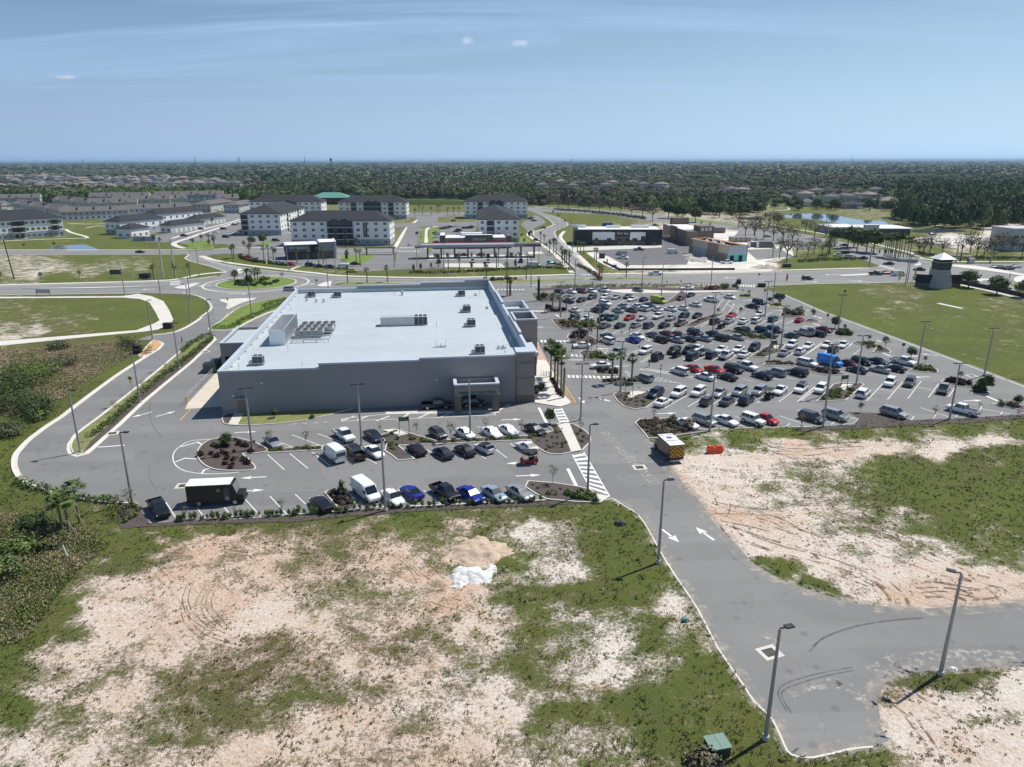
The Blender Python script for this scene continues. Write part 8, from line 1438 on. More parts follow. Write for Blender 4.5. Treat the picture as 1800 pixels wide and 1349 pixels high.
fill('yg', C6, ((580,195),(710,190),(700,205)), 8, .9, PR, 37); fill('y', C6, ((910,290),(1020,285),(1030,305)), 7, .9, PR, 38); fill('b', C6, ((40,500),(300,400),(380,395),(180,470)), 14, .7, PR, 39); fill('bg', C6, ((280,85),(560,85),(580,115),(300,110)), 16, 1.1, PR, 40)
fill('p', C4, ((1350,870),(1380,880),(1465,1030),(1440,1035),(1370,930)), 26, .65, "at the foot of the store palms", 41); fill('d', C4, ((1225,960),(1300,960),(1300,1030),(1230,1020)), 8, 1.0, "against the corner pier", 42)
fill('g', CL, ((200,620),(1400,330),(1,1)), 0, 1, PR)
for q in ((55,735),(300,745)): pass
for x, y in ((548,736),): shrub('g', x, y, .9, "on the lawn strip by the wall")
fill('y', CG, ((1150,820),(1290,800),(1290,870),(1180,880)), 4, 1.8, "on the roundabout", 44); fill('g', CG, ((950,800),(1060,790),(1060,860),(960,870)), 5, 2.0, "on the roundabout", 45)
fill('d', CG, ((740,870),(830,850),(900,860),(1300,880),(1480,840),(1470,860),(1280,930),(900,930),(760,920)), 46, 1.25, "on the roundabout", 46)
fill('dg', CC, ((870,885),(1200,878),(1240,885),(900,900)), 22, 1.1, "on the road median", 47)
shr_items.sort(key=lambda t: -t[1].scale[0]/t[1].location.length)
ordinal_labels([(a, o, l, p_) for a, o, l, p_ in shr_items[:296]], "planted shrubs", "shrub")
V = []; Cc = []
for a, o, l, p_ in shr_items[296:]:
    me = o.data; n = len(me.vertices); co = np.empty(n*3, np.float32); me.vertices.foreach_get("co", co); cc = np.empty(n*4, np.float32); me.attributes['lc'].data.foreach_get("color", cc)
    co = co.reshape(-1, 3)*np.array(o.scale); c_, s_ = math.cos(o.rotation_euler[2]), math.sin(o.rotation_euler[2]); co = np.stack([co[:, 0]*c_-co[:, 1]*s_, co[:, 0]*s_+co[:, 1]*c_, co[:, 2]], 1)+np.array(o.location); V.append(co); Cc.append(cc.reshape(-1, 4)[:, :3]); bpy.data.objects.remove(o)
o = bpy.data.objects.new("low_planting", quad_mesh("low_planting", np.concatenate(V), np.concatenate(Cc))); col.objects.link(o); tag(o, kind='stuff')
byg = {}
for it in veg_items: byg.setdefault((it[4], it[5]), []).append(it[:4])
for (c9, g9), L_ in byg.items(): ordinal_labels(L_, g9, c9)
# hedges ----------------------------------------------------------------
def hedge(pts, wd, h, lab, cols=G1, C=None, dens=26, sm=3, lsz=.13, z=.05):
    q = W(smooth(C(*pts) if C else pts, sm, False)); V = []; Cc = []; rg = np.random.default_rng(len(pts)+int(wd*10))
    for i in range(len(q)-1):
        d = q[i+1]-q[i]; L = d.length; n = max(1, int(L*2.2/wd*.8)); u = d.normalized() if L > 0 else d
        for j in range(n):
            c = q[i]+d*((j+.5)/n)+Vector((-u.y, u.x, 0))*rg.uniform(-.18, .18)*wd; hh = h*rg.uniform(.8, 1.12)
            v, cc = leaves((c.x, c.y, hh*.5+z), (wd*.55, wd*.55, hh*.5), int(dens*.35), 8, lsz, cols, rg, .55, shell=.35); V.append(v); Cc.append(cc)
    o = bpy.data.objects.new("hedge", quad_mesh("hedge", np.concatenate(V), np.concatenate(Cc))); col.objects.link(o); tag(o, lab, "hedge")
hedge([(735,890),(870,780),(1000,665),(1110,560),(1260,440),(1400,335),(1560,210),(1678,112)], 1.3, 1.0, "long clipped hedge on the divider left of the supermarket", C=CL, z=.15); hedge([(1440,225),(1500,170),(1620,100),(1670,90)], 1.2, .9, "short second hedge at the upper end of divider", C=CL, z=.15)
hedge([(120,1245),(190,1275),(300,1310),(520,1345)], 1.3, 1.0, "ragged hedge on the outside of the left bend", C=CL); hedge([(480,172),(600,180),(700,188)], 1.1, .9, "hedge running from the bend to the corner hedge", C=CM); hedge([(700,185),(715,230),(740,300)], 1.5, 1.3, "bright clipped hedge end-on left of the black pickup", GY+G1, C=CM, lsz=.11)
hedge([(20,465),(120,472),(200,455),(340,378),(420,345),(650,250)], 1.8, 1.1, "hedge along the grass verge below the roundabout", C=C3, z=.17); hedge([(430,300),(520,265),(640,228)], 1.5, 1.1, "second hedge on the grass verge below the roundabout", C=C3, z=.17)
hedge([(975,507),(1030,505.5),(1085,504.8)], 1.5, 1.1, "roadside hedge above the main lot, left part"); hedge([(1090,504.8),(1180,505.5),(1240,507),(1280,508.5)], 1.6, 1.2, "roadside hedge above the main lot, right part", GY+G1); hedge([(950,318-2.5),], 1, 1, "x") if False else None
hedge([(150,318),(330,330),(500,345),(700,368),(880,392)], 3.2, 2.6, "long dark tall hedge behind the shops' green field", G2, C=cGl, lsz=.3, dens=34)
hedge([(200,825),(600,822),(1000,800),(1190,790),(1450,780),(1680,805)], 2.2, 1.0, "dark hedge between filling station and main road", G2, C=CC, lsz=.22); hedge([(830,430),(850,480),(960,520),(1200,555),(1560,600),(1680,580)], 1.5, .9, "curved hedge round the coffee shop car park", G2, C=CG, lsz=.2); hedge([(250,378),(480,368),(720,360)], 2.2, 1.4, "dark hedge on the corner lawn by the crossing", G2, C=crop and (lambda *p: crop(1300, 360, 3.6, *p)) and CE if False else (lambda *p: crop(1345, 378, 4.5, *p)), lsz=.22)
hedge([(930,300),(1100,330),(1250,350),(1500,350),(1800,350)], 2.6, 1.5, "dark hedge beyond the crossing at upper right", G2, C=CE, lsz=.25); hedge([(130,600),(300,690),(420,765),(520,850)] , 2, .8, "low planting along the curving road's right side", GB+G2, C=lambda *p: crop(1000, 400, 9, *p), lsz=.2); hedge([(945,168),(1080,215),(1210,230)], 2.5, 2.0, "clump of dark shrubs round the pump cabinet on the left", G2, C=CL, lsz=.16)
hedge([(960,150),(1010,180),(1080,205)], 3.0, 2.4, "dark shrub screen left of the clay bed", G2, C=CL, lsz=.17)
# wild growth -------------------------------------------------------------
def bush(x, y, r, h, lab, cols, seed, n=90):
    p = P(x, y); v, c = leaves((0, 0, h*.45), (r, r, h*.6), n, 22, .15, cols, np.random.default_rng(seed), .38, shell=.5); o = bpy.data.objects.new("wild_bush", quad_mesh("wild_bush", v, c)); col.objects.link(o); o.location = (p.x, p.y, 0); tag(o, lab, "bush", "wild bushes on the left")
bush(50, 672, 6.0, 4.2, "large bright green wild bush at the left edge", G1[1:]+GY[:1], 1, 150); bush(25, 715, 5.0, 3.8, "dark green wild bush left of the road, in front", G2+G1[:2], 2, 130); bush(62, 726, 3.6, 3.0, "medium dark wild bush beside the verge grass", G2+G1[:1], 3); bush(5, 690, 4.5, 4, "dark wild bush cut by the left edge", G2, 4); bush(12, 765, 2.6, 2.0, "low dark wild bush at left edge above the bend", G2+GB, 5, 60); bush(80, 655, 3.5, 2.6, "small green brown bush behind the bright one", G1+GB, 6)
bush(70, 735, 2.2, 1.8, "small round bush at the bottom of the left thicket", G1, 7, 50); bush(28, 975, 2.6, 1.8, "round green bush in the lower left rough grass", G1, 8, 80); bush(60, 925, 1.6, 1.3, "dark bush left of the braced palms", G2, 9, 70); bush(8, 1010, 2.5, 2, "bush cut by the left edge in rough grass", G1+GB, 10, 60); bush(90, 958, 1.6, 1.2, "small olive bush below the braced palms", G1+GD, 11, 40); bush(1236, 1345, 1.2, .8, "dry brown bush in front of the utility cabinet", GB, 12, 50); bush(100, 612, 2.5, 1.5, "low dark scrub left of the pump cabinet", G2+GB, 13, 50); bush(115, 640, 3.0, 1.6, "russet scrub bush in the brown brush", GD+GB, 14, 60)
def scatter(name, lab_kind, X, Y, S, cols, protos, zoff=0.0):
    """many small plants nobody could count, in one mesh"""
    V = []; C_ = []; rg = np.random.default_rng(3); pid = rg.integers(0, len(protos), len(X)); 
    for k, (pv, pc) in enumerate(protos):
        m = pid == k; x = X[m]; y = Y[m]; s = S[m]; n = len(x)
        if not n: continue
        a = rg.random(n)*6.283; ca, sa = np.cos(a)[:, None], np.sin(a)[:, None]
        vx = (pv[None, :, 0]*ca-pv[None, :, 1]*sa)*s[:, None, 0]+x[:, None]; vy = (pv[None, :, 0]*sa+pv[None, :, 1]*ca)*s[:, None, 0]+y[:, None]; vz = pv[None, :, 2]*s[:, None, 1]+zoff
        V.append(np.stack([vx, vy, vz+0*vx], -1).reshape(-1, 3)); C_.append((pc[None]*cols[m][:, None, :]).reshape(-1, 3))
    v = np.concatenate(V); o = bpy.data.objects.new(name, quad_mesh(name, v, np.concatenate(C_))); col.objects.link(o); tag(o, kind='stuff'); return o
def tuft(seed, n=7):
    rg = np.random.default_rng(seed); V = []; Cc = []
    for k in range(n):
        a = rg.uniform(0, 6.28); d = np.array([math.cos(a), math.sin(a), 0]); s_ = np.array([-math.sin(a), math.cos(a), 0])*.16; o = d*rg.uniform(0, .25); e = o+d*rg.uniform(.25, .6)+np.array([0, 0, rg.uniform(.4, 1)]); mid = (o+e)/2+np.array([0, 0, .15])
        V += [o, mid-s_, e, mid+s_]; Cc += [np.ones(3)*rg.uniform(.7, 1.3)]*4
    return np.array(V), np.array(Cc)
TU = [tuft(i) for i in range(5)]
rg = np.random.default_rng(11); NT = 420000
X = rg.uniform(-85, 100, NT); Y = 30+(130-30)*rg.random(NT)**1.35; px, py = to_px(X, Y)
ok = (px > -60) & (px < 1870) & (py < 1390) & (~inpoly(px, py, near_asph)) & (py > 600)
X, Y, px, py = X[ok], Y[ok], px[ok], py[ok]; cv = cover(X, Y)
nz = fbm(X/1.1, Y/1.1, 4, 3); n2 = fbm(X/5., Y/5., 4, 61); n3 = fbm(X/.45, Y/.45, 3, 71); dens = np.clip(cv[:, 0]*1.1-.28-(nz-.5)*2.4-(n2-.5)*1.7, 0, 1)*.55*np.clip((n3-.42)*6, .1, 1)+.10*(cv[:, 0] > .05)*np.clip((n3-.52)*8, 0, 1)*np.clip((n2-.40)*5, .15, 1.2)
lawnish = (px < 330) & (py < 920) & (px > 60) & (cv[:, 1] < .15)
dens = np.where(lawnish, dens*.35, dens)
ok = rg.random(len(X)) < dens; X, Y, cv = X[ok], Y[ok], cv[ok]; n = len(X)
S = np.stack([rg.uniform(.10, .30, n), rg.uniform(.05, .20, n)*(.4+cv[:, 0])], 1)
D_ = np.clip(cv[:, 1]+rg.normal(size=n)*.22+(fbm(X/4, Y/4, 3, 8)-.5)*.9, 0, 1)[:, None]; Lc = (.65+.8*rg.random(n)*fbm(X/2.5, Y/2.5, 3, 31)*1.4)[:, None]
cols = (np.array([[.125,.165,.042]])*(1-D_)+np.array([[.20,.15,.09]])*D_)*Lc
scatter("weeds", None, X, Y, S, cols, TU)
# taller rough grass on the left
n = 60000; X = rg.uniform(-78, -32, n); Y = rg.uniform(52, 84, n); px, py = to_px(X, Y); ok = inpoly(px, py, [(-60,900),(60,905),(150,930),(190,960),(140,1000),(90,1060),(60,1110),(0,1150),(-60,1150)]); X, Y = X[ok], Y[ok]; n = len(X)
D_ = np.clip(fbm(X/3, Y/3, 3, 9)*1.8-.4, 0, 1)[:, None]; scatter("rough_grass", None, X, Y, np.stack([rg.uniform(.12, .32, n), rg.uniform(.12, .42, n)], 1), (np.array([[.17,.22,.055]])*(1-D_)+np.array([[.44,.38,.24]])*D_)*(.6+.8*rg.random((n, 1))), TU)
n = 34000; X = rg.uniform(-125, -60, n); Y = rg.uniform(110, 165, n); px, py = to_px(X, Y); ok = inpoly(px, py, [(-60,612),(60,612),(160,603),(240,597),(240,618),(180,655),(120,690),(60,735),(-60,790)]); X, Y = X[ok], Y[ok]; n = len(X)
D_ = np.clip(fbm(X/5, Y/5, 3, 9)*1.6-.1, 0, 1)[:, None]; scatter("brown_brush", None, X, Y, np.stack([rg.uniform(.2, .5, n), rg.uniform(.08, .28, n)], 1), (np.array([[.17,.20,.075]])*(1-D_)+np.array([[.40,.30,.22]])*D_)*(.6+.8*rg.random((n, 1))), TU)
# sand heaps -----------------------------------------------------------
def heap(nm, cx, cy, rx, ry, h, m, lab, seed):
    p = P(cx, cy); n = 46; g_ = np.linspace(-1.1, 1.1, n); X, Y = np.meshgrid(g_, g_); r = np.sqrt(X**2+Y**2)*(1+1.5*(fbm(X*1.9+seed, Y*1.9, 4, seed)-.5)); Z = h*np.clip(1-r, -.1, 1)*(.45+1.1*fbm(X*2.6+5, Y*2.6, 5, seed)); Z += (fbm(X*9, Y*9, 4, seed)-.5)*.34*h*(Z > .03); Z -= .05
    vs = [(x*rx, y*ry, z) for x, y, z in zip(X.ravel(), Y.ravel(), Z.ravel())]; fs = [(j*n+i, j*n+i+1, (j+1)*n+i+1, (j+1)*n+i) for j in range(n-1) for i in range(n-1) if max(Z[j, i], Z[j+1, i+1], Z[j, i+1]) > -.04]
    s = MB(); s.add(vs, fs); o = s.build(nm, m, smooth=True, label=lab, cat="heap"); o.location = (p.x, p.y, 0)
heap("sand_heap", 828, 1013, 2.3, 1.9, .7, mat("white_sand", (.68, .68, .66), .95, var=.2, vscale=2, bump=.4, bscale=6), "bright white sand heap in front of the dirt mound", 3); heap("dirt_heap", 842, 972, 3.6, 2.9, .9, mat("pink_dirt", (.53, .41, .31), .95, var=.18, vscale=1, var2=.2, v2scale=5, bump=.6, bscale=5), "low pinkish brown dirt mound behind the white sand", 6)
for i, (x, y, r_) in enumerate(c72((470,700),(540,720),(600,700),(450,640),(1350,790),(1430,800),(640,730),(1200,690))[0:0] or [(a, b, 3) for a, b in c72((480,700),(550,722),(620,700),(470,650),(1350,800),(1430,800))]): heap("rubble_heap", x, y, 4, 3, 1.3, mat("rubble", (.45, .43, .38), .95, var=.35, vscale=1, bump=.8, bscale=2), f"{ordn(i)} rubble heap from the left around the unfinished shop", 11+i)
# far woods ------------------------------------------------------------
FT = []
for i, (nq, per, l) in enumerate(((42, 5, .105), (22, 4, .16), (10, 3, .28), (7, 2, .42))):
    FT.append([leaves((0, 0, .56), (.42, .42, .44), nq, per, l, [(1, 1, 1)], np.random.default_rng(200+i*9+j), .5, shell=.45) for j in range(4)])
EDGE = [(-900,347),(0,349),(60,352),(100,361),(130,352),(300,351),(420,353),(440,362),(560,356),(600,351),(700,350),(815,350),(930,362),(1000,361),(1100,368),(1180,375),(1250,379),(1300,381),(1345,374),(1372,366),(1565,372),(1575,396),(1640,403),(1800,407),(2700,420)]
ex = np.array([e[0] for e in EDGE]); ey = np.array([e[1] for e in EDGE])
def wood_density(px, py, X, Y):
    e = np.interp(px, ex, ey); d = (py < e).astype(float)
    open_ = inpoly(px, py, [(600,352),(560,356),(600,395),(830,390),(830,352)]); d = np.where(open_, 0, d)
    sub = ((px < 430) & (py < 332) & (py > 309)); d = np.where(sub, .13, d)
    sub2 = ((px > 1345) & (px < 1580) & (py > 335) & (py < 372)); d = np.where(sub2, .12, d)
    nz_ = fbm(X/260., Y/260., 4, 77); d = np.where((py < 335) & (nz_ < .42) & (~sub), d*.18, d); d = np.where((px > 935) & (px < 1345) & (py > 308) & (py < 357), d*.45, d)
    fld = inpoly(px, py, [(1530,312),(1600,307),(1740,309),(1745,316),(1600,317),(1540,317)]); d = np.where(fld, 0, d)
    cl2 = ((px-585)**2+((py-349)*4)**2 < 45**2) & (py > 341); return np.where(cl2, 0, d)
for bi, (d0, d1, per_m2, lod, sw, sh_) in enumerate(((430,620,36,0,6.8,10.5), (620,950,48,0,7.5,10), (950,1600,110,1,9.5,10), (1600,3000,520,2,19,12), (3000,6500,2400,2,40,14), (6500,16000,14000,3,100,17), (16000,36000,60000,3,230,22))):
    A_ = .5*1.72*(d1*d1-d0*d0); n = int(A_/per_m2); Y = np.sqrt(rg.uniform(d0*d0, d1*d1, n)); X = rg.uniform(-.86, .86, n)*Y; px, py = to_px(X, Y)
    ok = rg.random(n) < wood_density(px, py, X, Y); X, Y, px, py = X[ok], Y[ok], px[ok], py[ok]; n = len(X)
    sub3 = ((px > 935) & (px < 1345) & (py > 308) & (py < 357)) | ((px > 1345) & (px < 1580) & (py > 333)); hz = rg.uniform(.55, 1.2, n)*(.65+.5*fbm(X/60, Y/60, 3, 5))*np.where(sub3, .62, 1)*np.where((px < 430) & (py < 332) & (py > 300), .6, 1); right_ = (px > 1540) & (Y < 1100); left_ = (px < 450) & (Y < 900)
    S = np.stack([sw*rg.uniform(.75, 1.3, n)*np.where(right_, .95, 1), sh_*hz*np.where(right_, 1.45, 1)], 1)
    z1 = fbm(X/150, Y/150, 4, 41); z2 = fbm(X/45, Y/45, 3, 51); mixb = np.clip((z1-.50)*7, 0, 1)*np.where(right_ | left_, .1, .62); mixy = np.clip((z2-.60)*7, 0, 1)*.45
    base = np.array([[.085,.118,.045]])*(.5+1.0*rg.random((n, 1)))*(.7+.6*fbm(X/90, Y/90, 3, 91))[:, None]*np.where(right_, 1.05, 1)[:, None]; base = np.where(left_[:, None], base*np.array([[1.15,1.25,.95]]), base)
    c = base*(1-mixb[:, None])+np.array([[.165,.130,.105]])*mixb[:, None]*(.8+.4*rg.random((n, 1))); c = c*(1-mixy[:, None])+np.array([[.16,.21,.055]])*mixy[:, None]
    scatter("woodland", None, X, Y, S, c, FT[lod])
# ================================================================ LAMPS, SIGNS, POLES
GALV = mat("galvanised_pole", (.33, .34, .35), .5, metal=.2, var=.1, vscale=2); CPOLE = mat("concrete_pole", (.50, .48, .44), .85, var=.1)
lamp_items = []
def lamp(bx, by, place, heads=1, hdg=0, h=9.4, z=0, tip=None):
    p = P(bx, by); r = empty("street_lamp", (p.x, p.y, 0), R(hdg)); s = MB(); s.cyl((0, 0, -.05), (0, 0, h), .17, .10, 10); s.build("pole", GALV, r)
    s = MB(); s.cyl((0, 0, 0), (0, 0, .35), .27, .25, 10); s.build("footing", CPOLE, r)
    for k in range(heads):
        sg = 1 if k == 0 else -1; s = MB(); s.box(min(0, sg*.45), max(0, sg*.45), -.05, .05, h-.02, h+.07); s.build("arm", BLACKM, r); s = MB(); s.box(min(sg*.4, sg*1.05), max(sg*.4, sg*1.05), -.2, .2, h+.0, h+.12); s.build("lamp_head", BLACKM, r)
    lamp_items.append((bx, r, "tall grey lamp post with black head" if heads == 1 else "tall grey lamp post with twin black heads", place))
PLN = "around the near lot"
for x, y, n, d in [(141,795,1,0),(232,886,1,0),(443,791,2,20),(635,783,2,20),(677,898,1,45),(826,771,1,100),(1032,871,1,10)]: lamp(x, y, PLN, n, d)
for x, y, d in [(246,708,10),(314.6,647.8,10),(371,595.8,10),(268,597,0)]: lamp(x, y, "on the left access road", 1, d)
for x, y, d in [(1156,990,10),(1344,1300,15),(1651,1187,150)]: lamp(x, y, "along the near road", 1, d)
for x, y in [(1020,739),(1053,568),(1032,623),(1090,690),(985,558),(1202.5,562),(1252.5,582),(1371.7,612),(1351,637),(1344,557.5),(1247,759),(1451.7,697),(1445.5,752),(1504,678),(1667.8,739)]: lamp(x, y, "in the main lot", 2, 5)
lamp(1357.5,533.5,"beside the green field",2,5); lamp(1471.7,588,"beside the green field",2,5); lamp(1612,647,"beside the green field",2,5); lamp(1729,662,"beside the green field",2,5)
for x, y in [(219,517),(281.6,517),(334.8,565),(334.7,529),(442.4,559),(506.5,473),(577,510),(589.6,481),(350,483),(1010,509),(1128,505),(1162,521),(1249,501),(1594,500),(780,473),(933,505),(1590,505)]: lamp(x, y, "along the main road and roundabout", 1, 180 if x < 600 else 0, 9.8)
for x, y in [(733,470),(876,469),(947,468),(693,471),(735,437),(980,420),(987,408),(1006,446),(1003,398)]: lamp(x, y, "around the filling station", 1, 90, 7.5)
ordinal_labels(lamp_items, "lamp posts", "lamp post")
for i, (x, y) in enumerate([(287,488.5),(308,488.5)]):
    p = P(x, y); r = empty("utility_pole", (p.x, p.y, 0), 0, ["left one of the two tall pale concrete utility poles on the left field", "right one of the two tall pale concrete utility poles on the left field"][i], "utility pole", "utility poles"); s = MB(); s.cyl((0, 0, 0), (0, 0, 14), .35, .22, 8); s.build("pole", CPOLE, r); s = MB()
    for z in (9, 11, 13): s.box(-.6, .6, -.06, .06, z, z+.12)
    s.build("insulator_arm", GALV, r)
s = MB(); s.cyl((0, 0, 0), (-.9, 0, 14), .22, .15, 8); o = s.build("utility_pole", mat("dark_wood_pole", (.05, .04, .035), .9), label="thin dark leaning wooden pole on the left field", cat="utility pole"); o.location = P(24.5, 490)
sign_items = []
def stop(x, y, h=2.6, deg=0, C=None, lab="round backed stop sign", m=None, shape=8):
    b = C((x, y))[0] if C else (x, y); p = P(*b); r = empty("road_sign", (p.x, p.y, .03), R(deg)); s = MB(); s.cyl((0, 0, 0), (0, 0, h), .04, .035, 6); s.build("post", GALV, r); s = MB(); s.cyl((0, -.05, h-.05), (0, -.02, h-.05), .2 if 'blue' in lab else .40, .2 if 'blue' in lab else .40, shape); s.build("sign_plate", m or mat("sign_back", (.16, .16, .17), .5, metal=.2), r); sign_items.append((b[0], r, lab, "in the car parks"))
for t in [(1515,490,C6),(858,215,C6),(830,300,C8),(798,35,C6),(2560,0,None)][:4]: stop(t[0], t[1], 2.5, 0, t[2])
for x, y, C_ in [(1380,1040,C5),(1385,1010,C5),(970,640,C5),(840,760,C5),(1155,800,C5),(710,800,C5)]: stop(x, y, 1.7, 0, C_, "small blue bay sign on a thin post", mat("sign_blue", (.02, .06, .22), .5), 4)
stop(604, 775, 2.4, 0, C5, "red stop sign", mat("sign_red", (.5, .03, .03), .5)); stop(1664, 700, 2.4, 0, C4, "red stop sign with white rim", mat("sign_red", (.5, .03, .03), .5)) if False else None
stop(880, 503, 2.4); stop(557, 505, 2.4); stop(401, 541, 2.6, 0, None, "yellow warning sign on the splitter island", mat("sign_yellow", (.65, .42, .03), .5), 4)
b = CL((1045,545))[0]; p = P(*b); r = empty("warning_sign", (p.x, p.y, .15), 0, "orange yellow diamond warning sign on the divider strip", "road sign"); s = MB(); s.cyl((0, 0, 0), (0, 0, 2.6), .04, .035, 6); s.build("post", GALV, r); s = MB(); s.add([(0,-.06,3.25),(.52,-.06,2.75),(0,-.06,2.25),(-.52,-.06,2.75),(0,-.03,3.25),(.52,-.03,2.75),(0,-.03,2.25),(-.52,-.03,2.75)], [(3,2,1,0),(4,5,6,7),(0,1,5,4),(1,2,6,5),(2,3,7,6),(3,0,4,7)]); s.box(-.3, .3, -.06, -.03, 1.9, 2.12); s.build("sign_plate", mat("sign_yellow", (.65, .42, .03), .5), r)
s = MB(); s.box(-.08, .08, -.075, -.06, 2.55, 3.0); s.box(-.22, .22, -.078, -.062, 2.7, 2.84); s.build("symbol", BLACKM, r)
for x, y, lab, dg, C_ in [(413,235,"green framed sign on two black posts in the near lot",8,C2), (258,470,"dark green framed sign at the main lot's lower left island",20,C7)]:
    p = P(*C_((x, y))[0]); r = empty("framed_sign", (p.x, p.y, .15), R(dg), lab, "sign"); s = MB()
    for sx_ in (-.75, .75): s.cyl((sx_, 0, 0), (sx_, 0, 2.6), .05, .05, 6)
    s.box(-.8, .8, -.04, .04, 2.55, 2.62); s.build("frame", mat("sign_post_green", (.01, .035, .02), .5), r); s = MB(); s.box(-.72, .72, -.05, .05, 1.95, 2.5); s.build("panel", DGREEN, r); text("lettering", "Publix", .42, mat("pale_letter", (.35, .45, .38), .5), r, FRONT(0, -.06, 2.2), .004)
for x, y, lab, C_ in [(1690,1180,"green sign on posts in the wedge bed, main lot",C6), (950,790,"dark framed sign behind the main lot's small wedge bed",C6)]:
    p = P(*C_((x, y))[0]); r = empty("framed_sign", (p.x, p.y, .15), R(20), lab, "sign"); s = MB()
    for sx_ in (-.75, .75): s.cyl((sx_, 0, 0), (sx_, 0, 2.6), .05, .05, 6)
    s.build("post", BLACKM, r); s = MB(); s.box(-.8, .8, -.05, .05, 1.9, 2.6); s.build("panel", DGREEN, r)
# feather flags
for i, (x, y, C_, m_, lab, h) in enumerate([(800,535,CE,mat("flag_yellow", (.70,.66,.18), .6),"leftmost yellow feather flag beside the stone tower",4.2),(920,525,CE,MATS["flag_yellow"],"middle yellow feather flag beside the stone tower",4.2),(1040,500,CE,MATS["flag_yellow"],"yellow feather flag nearest the stone tower",4.2),(290,575,CH,mat("flag_red", (.65,.06,.03), .6),"red feather flag at the main road edge",3.4),(440,665,CD,MATS["flag_red"],"upper red flag left of the building site",3.2),(378,775,CD,MATS["flag_red"],"lower red flag by the curving road mouth",4.0),(1240,612,CG,mat("flag_lime", (.5,.75,.03), .6),"lime feather flag in front of the coffee shop cars",2.6),(1680,515,CE,MATS["flag_red"],"red flag beyond the black fence",2.6)]):
    p = P(*C_((x, y))[0]); r = empty("feather_flag", (p.x, p.y, 0), R(10*i), lab, "flag", "feather flags"); s = MB(); s.cyl((0, 0, 0), (0, 0, h), .04, .02, 5); s.build("pole", BLACKM, r); s = MB(); w_ = .8 if i != 3 else .9
    pr = [(.03, h*.25), (w_*.8, h*.3), (w_, h*.6), (w_*.9, h*.85), (w_*.5, h*.98), (.03, h)]; s.add([(a, -.02, z) for a, z in pr]+[(a, .02, z) for a, z in pr], [tuple(range(6)), tuple(reversed(range(6, 12)))]+[(j, (j+1) % 6+0, (j+1) % 6+6, j+6) for j in range(6)]); s.build("cloth", m_, r)
# left field boards, cabinets, bike racks, pylon, pump cabinet, traffic lights
def board(x, y, w_, h, lab, m_, C_, deg=0):
    p = P(*C_((x, y))[0]); r = empty("notice_board", (p.x, p.y, 0), R(deg), lab, "sign board"); s = MB()
    for sx_ in (-w_*.45, w_*.45): s.cyl((sx_, 0, 0), (sx_, 0, h), .07, .07, 6)
    s.build("post", BLACKM, r); s = MB(); s.box(-w_/2, w_/2, -.06, .06, h*.45, h); s.build("panel", m_, r)
board(812,905,4.4,3.0,"dark board on posts on the far left field",mat("board_dark", (.06,.06,.07), .6),CA); board(303,1032,4.4,2.2,"dark framed board beside the lower left footpath",mat("board_pale", (.30,.31,.34), .6),CA)
def cabinet(x, y, w_, d_, h, lab, m_, C_, nm="utility_cabinet", cat="cabinet"):
    p = P(*C_((x, y))[0]); s = MB(); s.box(-w_/2, w_/2, -d_/2, d_/2, 0, h); s.box(-w_/2-.05, w_/2+.05, -d_/2-.05, d_/2+.05, h, h+.08); o = s.build(nm, m_, label=lab, cat=cat); o.location = p
BK = mat("cabinet_black", (.02, .022, .022), .6); DG = mat("cabinet_dark_green", (.04, .06, .05), .6)
cabinet(1012,905,3.4,2,1.6,"dark cabinet beside the left utility poles",BK,CA); cabinet(1170,1255,2.0,1.2,1.3,"black cabinet at the end of the curved footpath",BK,CA); cabinet(1090,225,1.5,1.2,1.7,"dark pump cabinet among the shrubs on the left",BK,CL); cabinet(828,92,2.4,1.2,1.1,"low dark cabinet at the green field's upper corner",BK,C6); cabinet(295,470,3,1.8,1.2,"dark green cabinet on the corner lawn by the crossing",DG,CH); cabinet(1375,380,2.2,1.6,2.0,"pale cabinet beyond the crossing",LGREY,CE); cabinet(400,590,2.4,1.4,2,"dark bin group left of building site",BK,CD,"waste_bins","bins"); cabinet(490,472,6,2,1.6,"green skip in front of the shop row",DG,CD,"waste_skip","skip"); cabinet(448,318,6,3,3.2,"bright blue container behind the shop row",mat("container_blue", (.02,.08,.35), .6),CD,"container","container"); cabinet(510,672,1.8,1.2,.9,"blue box on the pale site ground",mat("container_blue", (.02,.08,.35), .6),CD,"storage_box","box")
cabinet(225,575,6,5,3.0,"small brown plant house behind the building site",mat("brownhouse", (.2,.17,.16), .8),lambda *p: crop(1225,380,7.2,*[(a[0], a[1]-420) for a in p]) if False else c72(*[(a[0]+590, a[1]-215) for a in p]),"plant_house","hut")
p = P(*C4((1262,235))[0]); r = empty("pylon_sign", (p.x, p.y, 0), 0, "slim black pylon sign with white cap at the lot's upper left", "sign"); s = MB(); s.box(-.35, .35, -.3, .3, 0, 6.6); s.build("shaft", BLACKM, r); s = MB(); s.box(-.4, .4, -.35, .35, 6.6, 7.6); s.build("cap", WHITEM, r)
for i, (x, y) in enumerate(C4((1320,855),(1345,860),(1300,850))[:2]):
    s = MB(); 
    for k in range(4): s.cyl((k*.5, 0, 0), (k*.5, 0, .8), .03, .03, 5); s.cyl((k*.5, .7, 0), (k*.5, .7, .8), .03, .03, 5); s.cyl((k*.5, 0, .8), (k*.5, .7, .8), .03, .03, 5)
    o = s.build("bike_rack", LGREY, label=["pale bike rack on the pavement, nearer the wall", "pale bike rack on the pavement, nearer the palms"][i], cat="bike rack", group="bike racks"); o.location = P(x-8, y, .14); o.location.z = .14
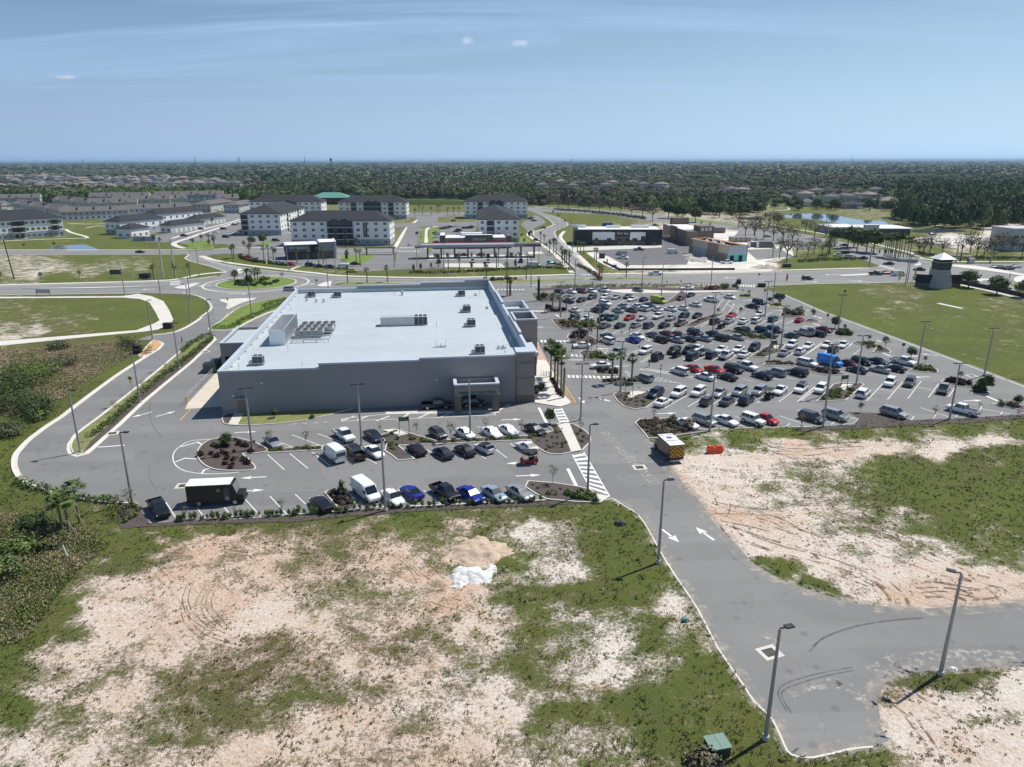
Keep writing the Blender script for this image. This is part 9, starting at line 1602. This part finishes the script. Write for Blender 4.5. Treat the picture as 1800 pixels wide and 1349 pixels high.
for i in range(14):
    t = i/13; q = P(*C4((1243+t*98, 560+t*175))[0]); s = MB(); s.cyl((0, 0, 0), (0, 0, .95), .1, .1, 8); s.cyl((0, 0, .95), (0, 0, 1.02), .1, .04, 8); o = s.build("bollard", LGREY); o.location = (q.x, q.y, .14); tag(o, f"pale bollard along the store front, {ordn(i)} from the far end", "bollard", "bollards along the store front")
# traffic signals
def signal(x, y, arm, deg, h, lab, C_=CE, lights=3):
    p = P(*C_((x, y))[0]); r = empty("traffic_signal", (p.x, p.y, 0), R(deg), lab, "traffic light", "traffic signals at the crossing"); s = MB(); s.cyl((0, 0, 0), (0, 0, h), .3, .22, 8); s.build("pole", GALV, r)
    s = MB(); s.cyl((0, 0, h*.8), (arm, 0, h*.86), .14, .08, 6); s.build("mast_arm", GALV, r)
    for k in range(lights): s = MB(); xx = arm*(.4+.28*k); zz = h*.84; s.box(xx-.2, xx+.2, -.2, .2, zz-1.3, zz-.1); s.build("signal_head", BLACKM, r)
signal(572,410,9,10,8,"traffic signal pole at the corner lawn with long arm"); signal(1255,375,-17,5,8.5,"traffic signal with long arm beyond the crossing"); signal(1068,475,10,2,7.5,"traffic signal mast beside the stone tower", CE, 4); signal(1528,380,-5,0,7,"traffic signal at the far right of the crossing", CE, 1)
# shelter on the median, radio masts
p = P(*CE((878,368))[0]); r = empty("median_shelter", (p.x, p.y, 0), R(-25), "grey curved shelter wall on the palm median", "shelter"); s = MB(); s.cyl((-3.6, 0, 0), (3.6, 0, 0), 1.7, 1.7, 14); s.build("shell", mat("shelter_grey", (.22,.24,.25), .7), r)
mast_items = []
for x, y, top in [(586,343,278),(147,293,279),(344,293,276.5),(419,292,276),(422,292,276),(536,291,275),(1004,290,279),(1497,290,277.5)]:
    p = P(x, y); h = hgt(x, y, x, top); s = MB(); s.cyl((0, 0, 0), (0, 0, h), max(.35, p.y*.0006), max(.3, p.y*.0004), 6); 
    if x == 586: s.cyl((0, 0, h-3), (0, 0, h), 1.3, 1.3, 8)
    o = s.build("radio_mast", mat("mast_grey", (.10,.11,.12), .7)); o.location = p; mast_items.append((x, o, "thin dark radio mast", "on the skyline"))
ordinal_labels(mast_items, "radio masts", "radio mast"); ordinal_labels(sign_items, "road signs", "road sign")
# cirrus stays in the sky shader; two small fair-weather clouds are far beyond the haze
# ---------------------------------------------------------------- air
hz = MB(); hz.box(-43500, 43500, -1500, 43500, -1.4, 68); hm = bpy.data.materials.new("haze_air"); hm.use_nodes = True; t = hm.node_tree; t.nodes.clear(); o_ = t.nodes.new("ShaderNodeOutputMaterial"); pv = t.nodes.new("ShaderNodeVolumePrincipled"); pv.inputs['Color'].default_value = (.50, .73, 1, 1); pv.inputs['Density'].default_value = 0.6e-4; pv.inputs['Anisotropy'].default_value = .1; t.links.new(pv.outputs[0], o_.inputs['Volume'])
hz.build("haze", hm, kind='stuff')
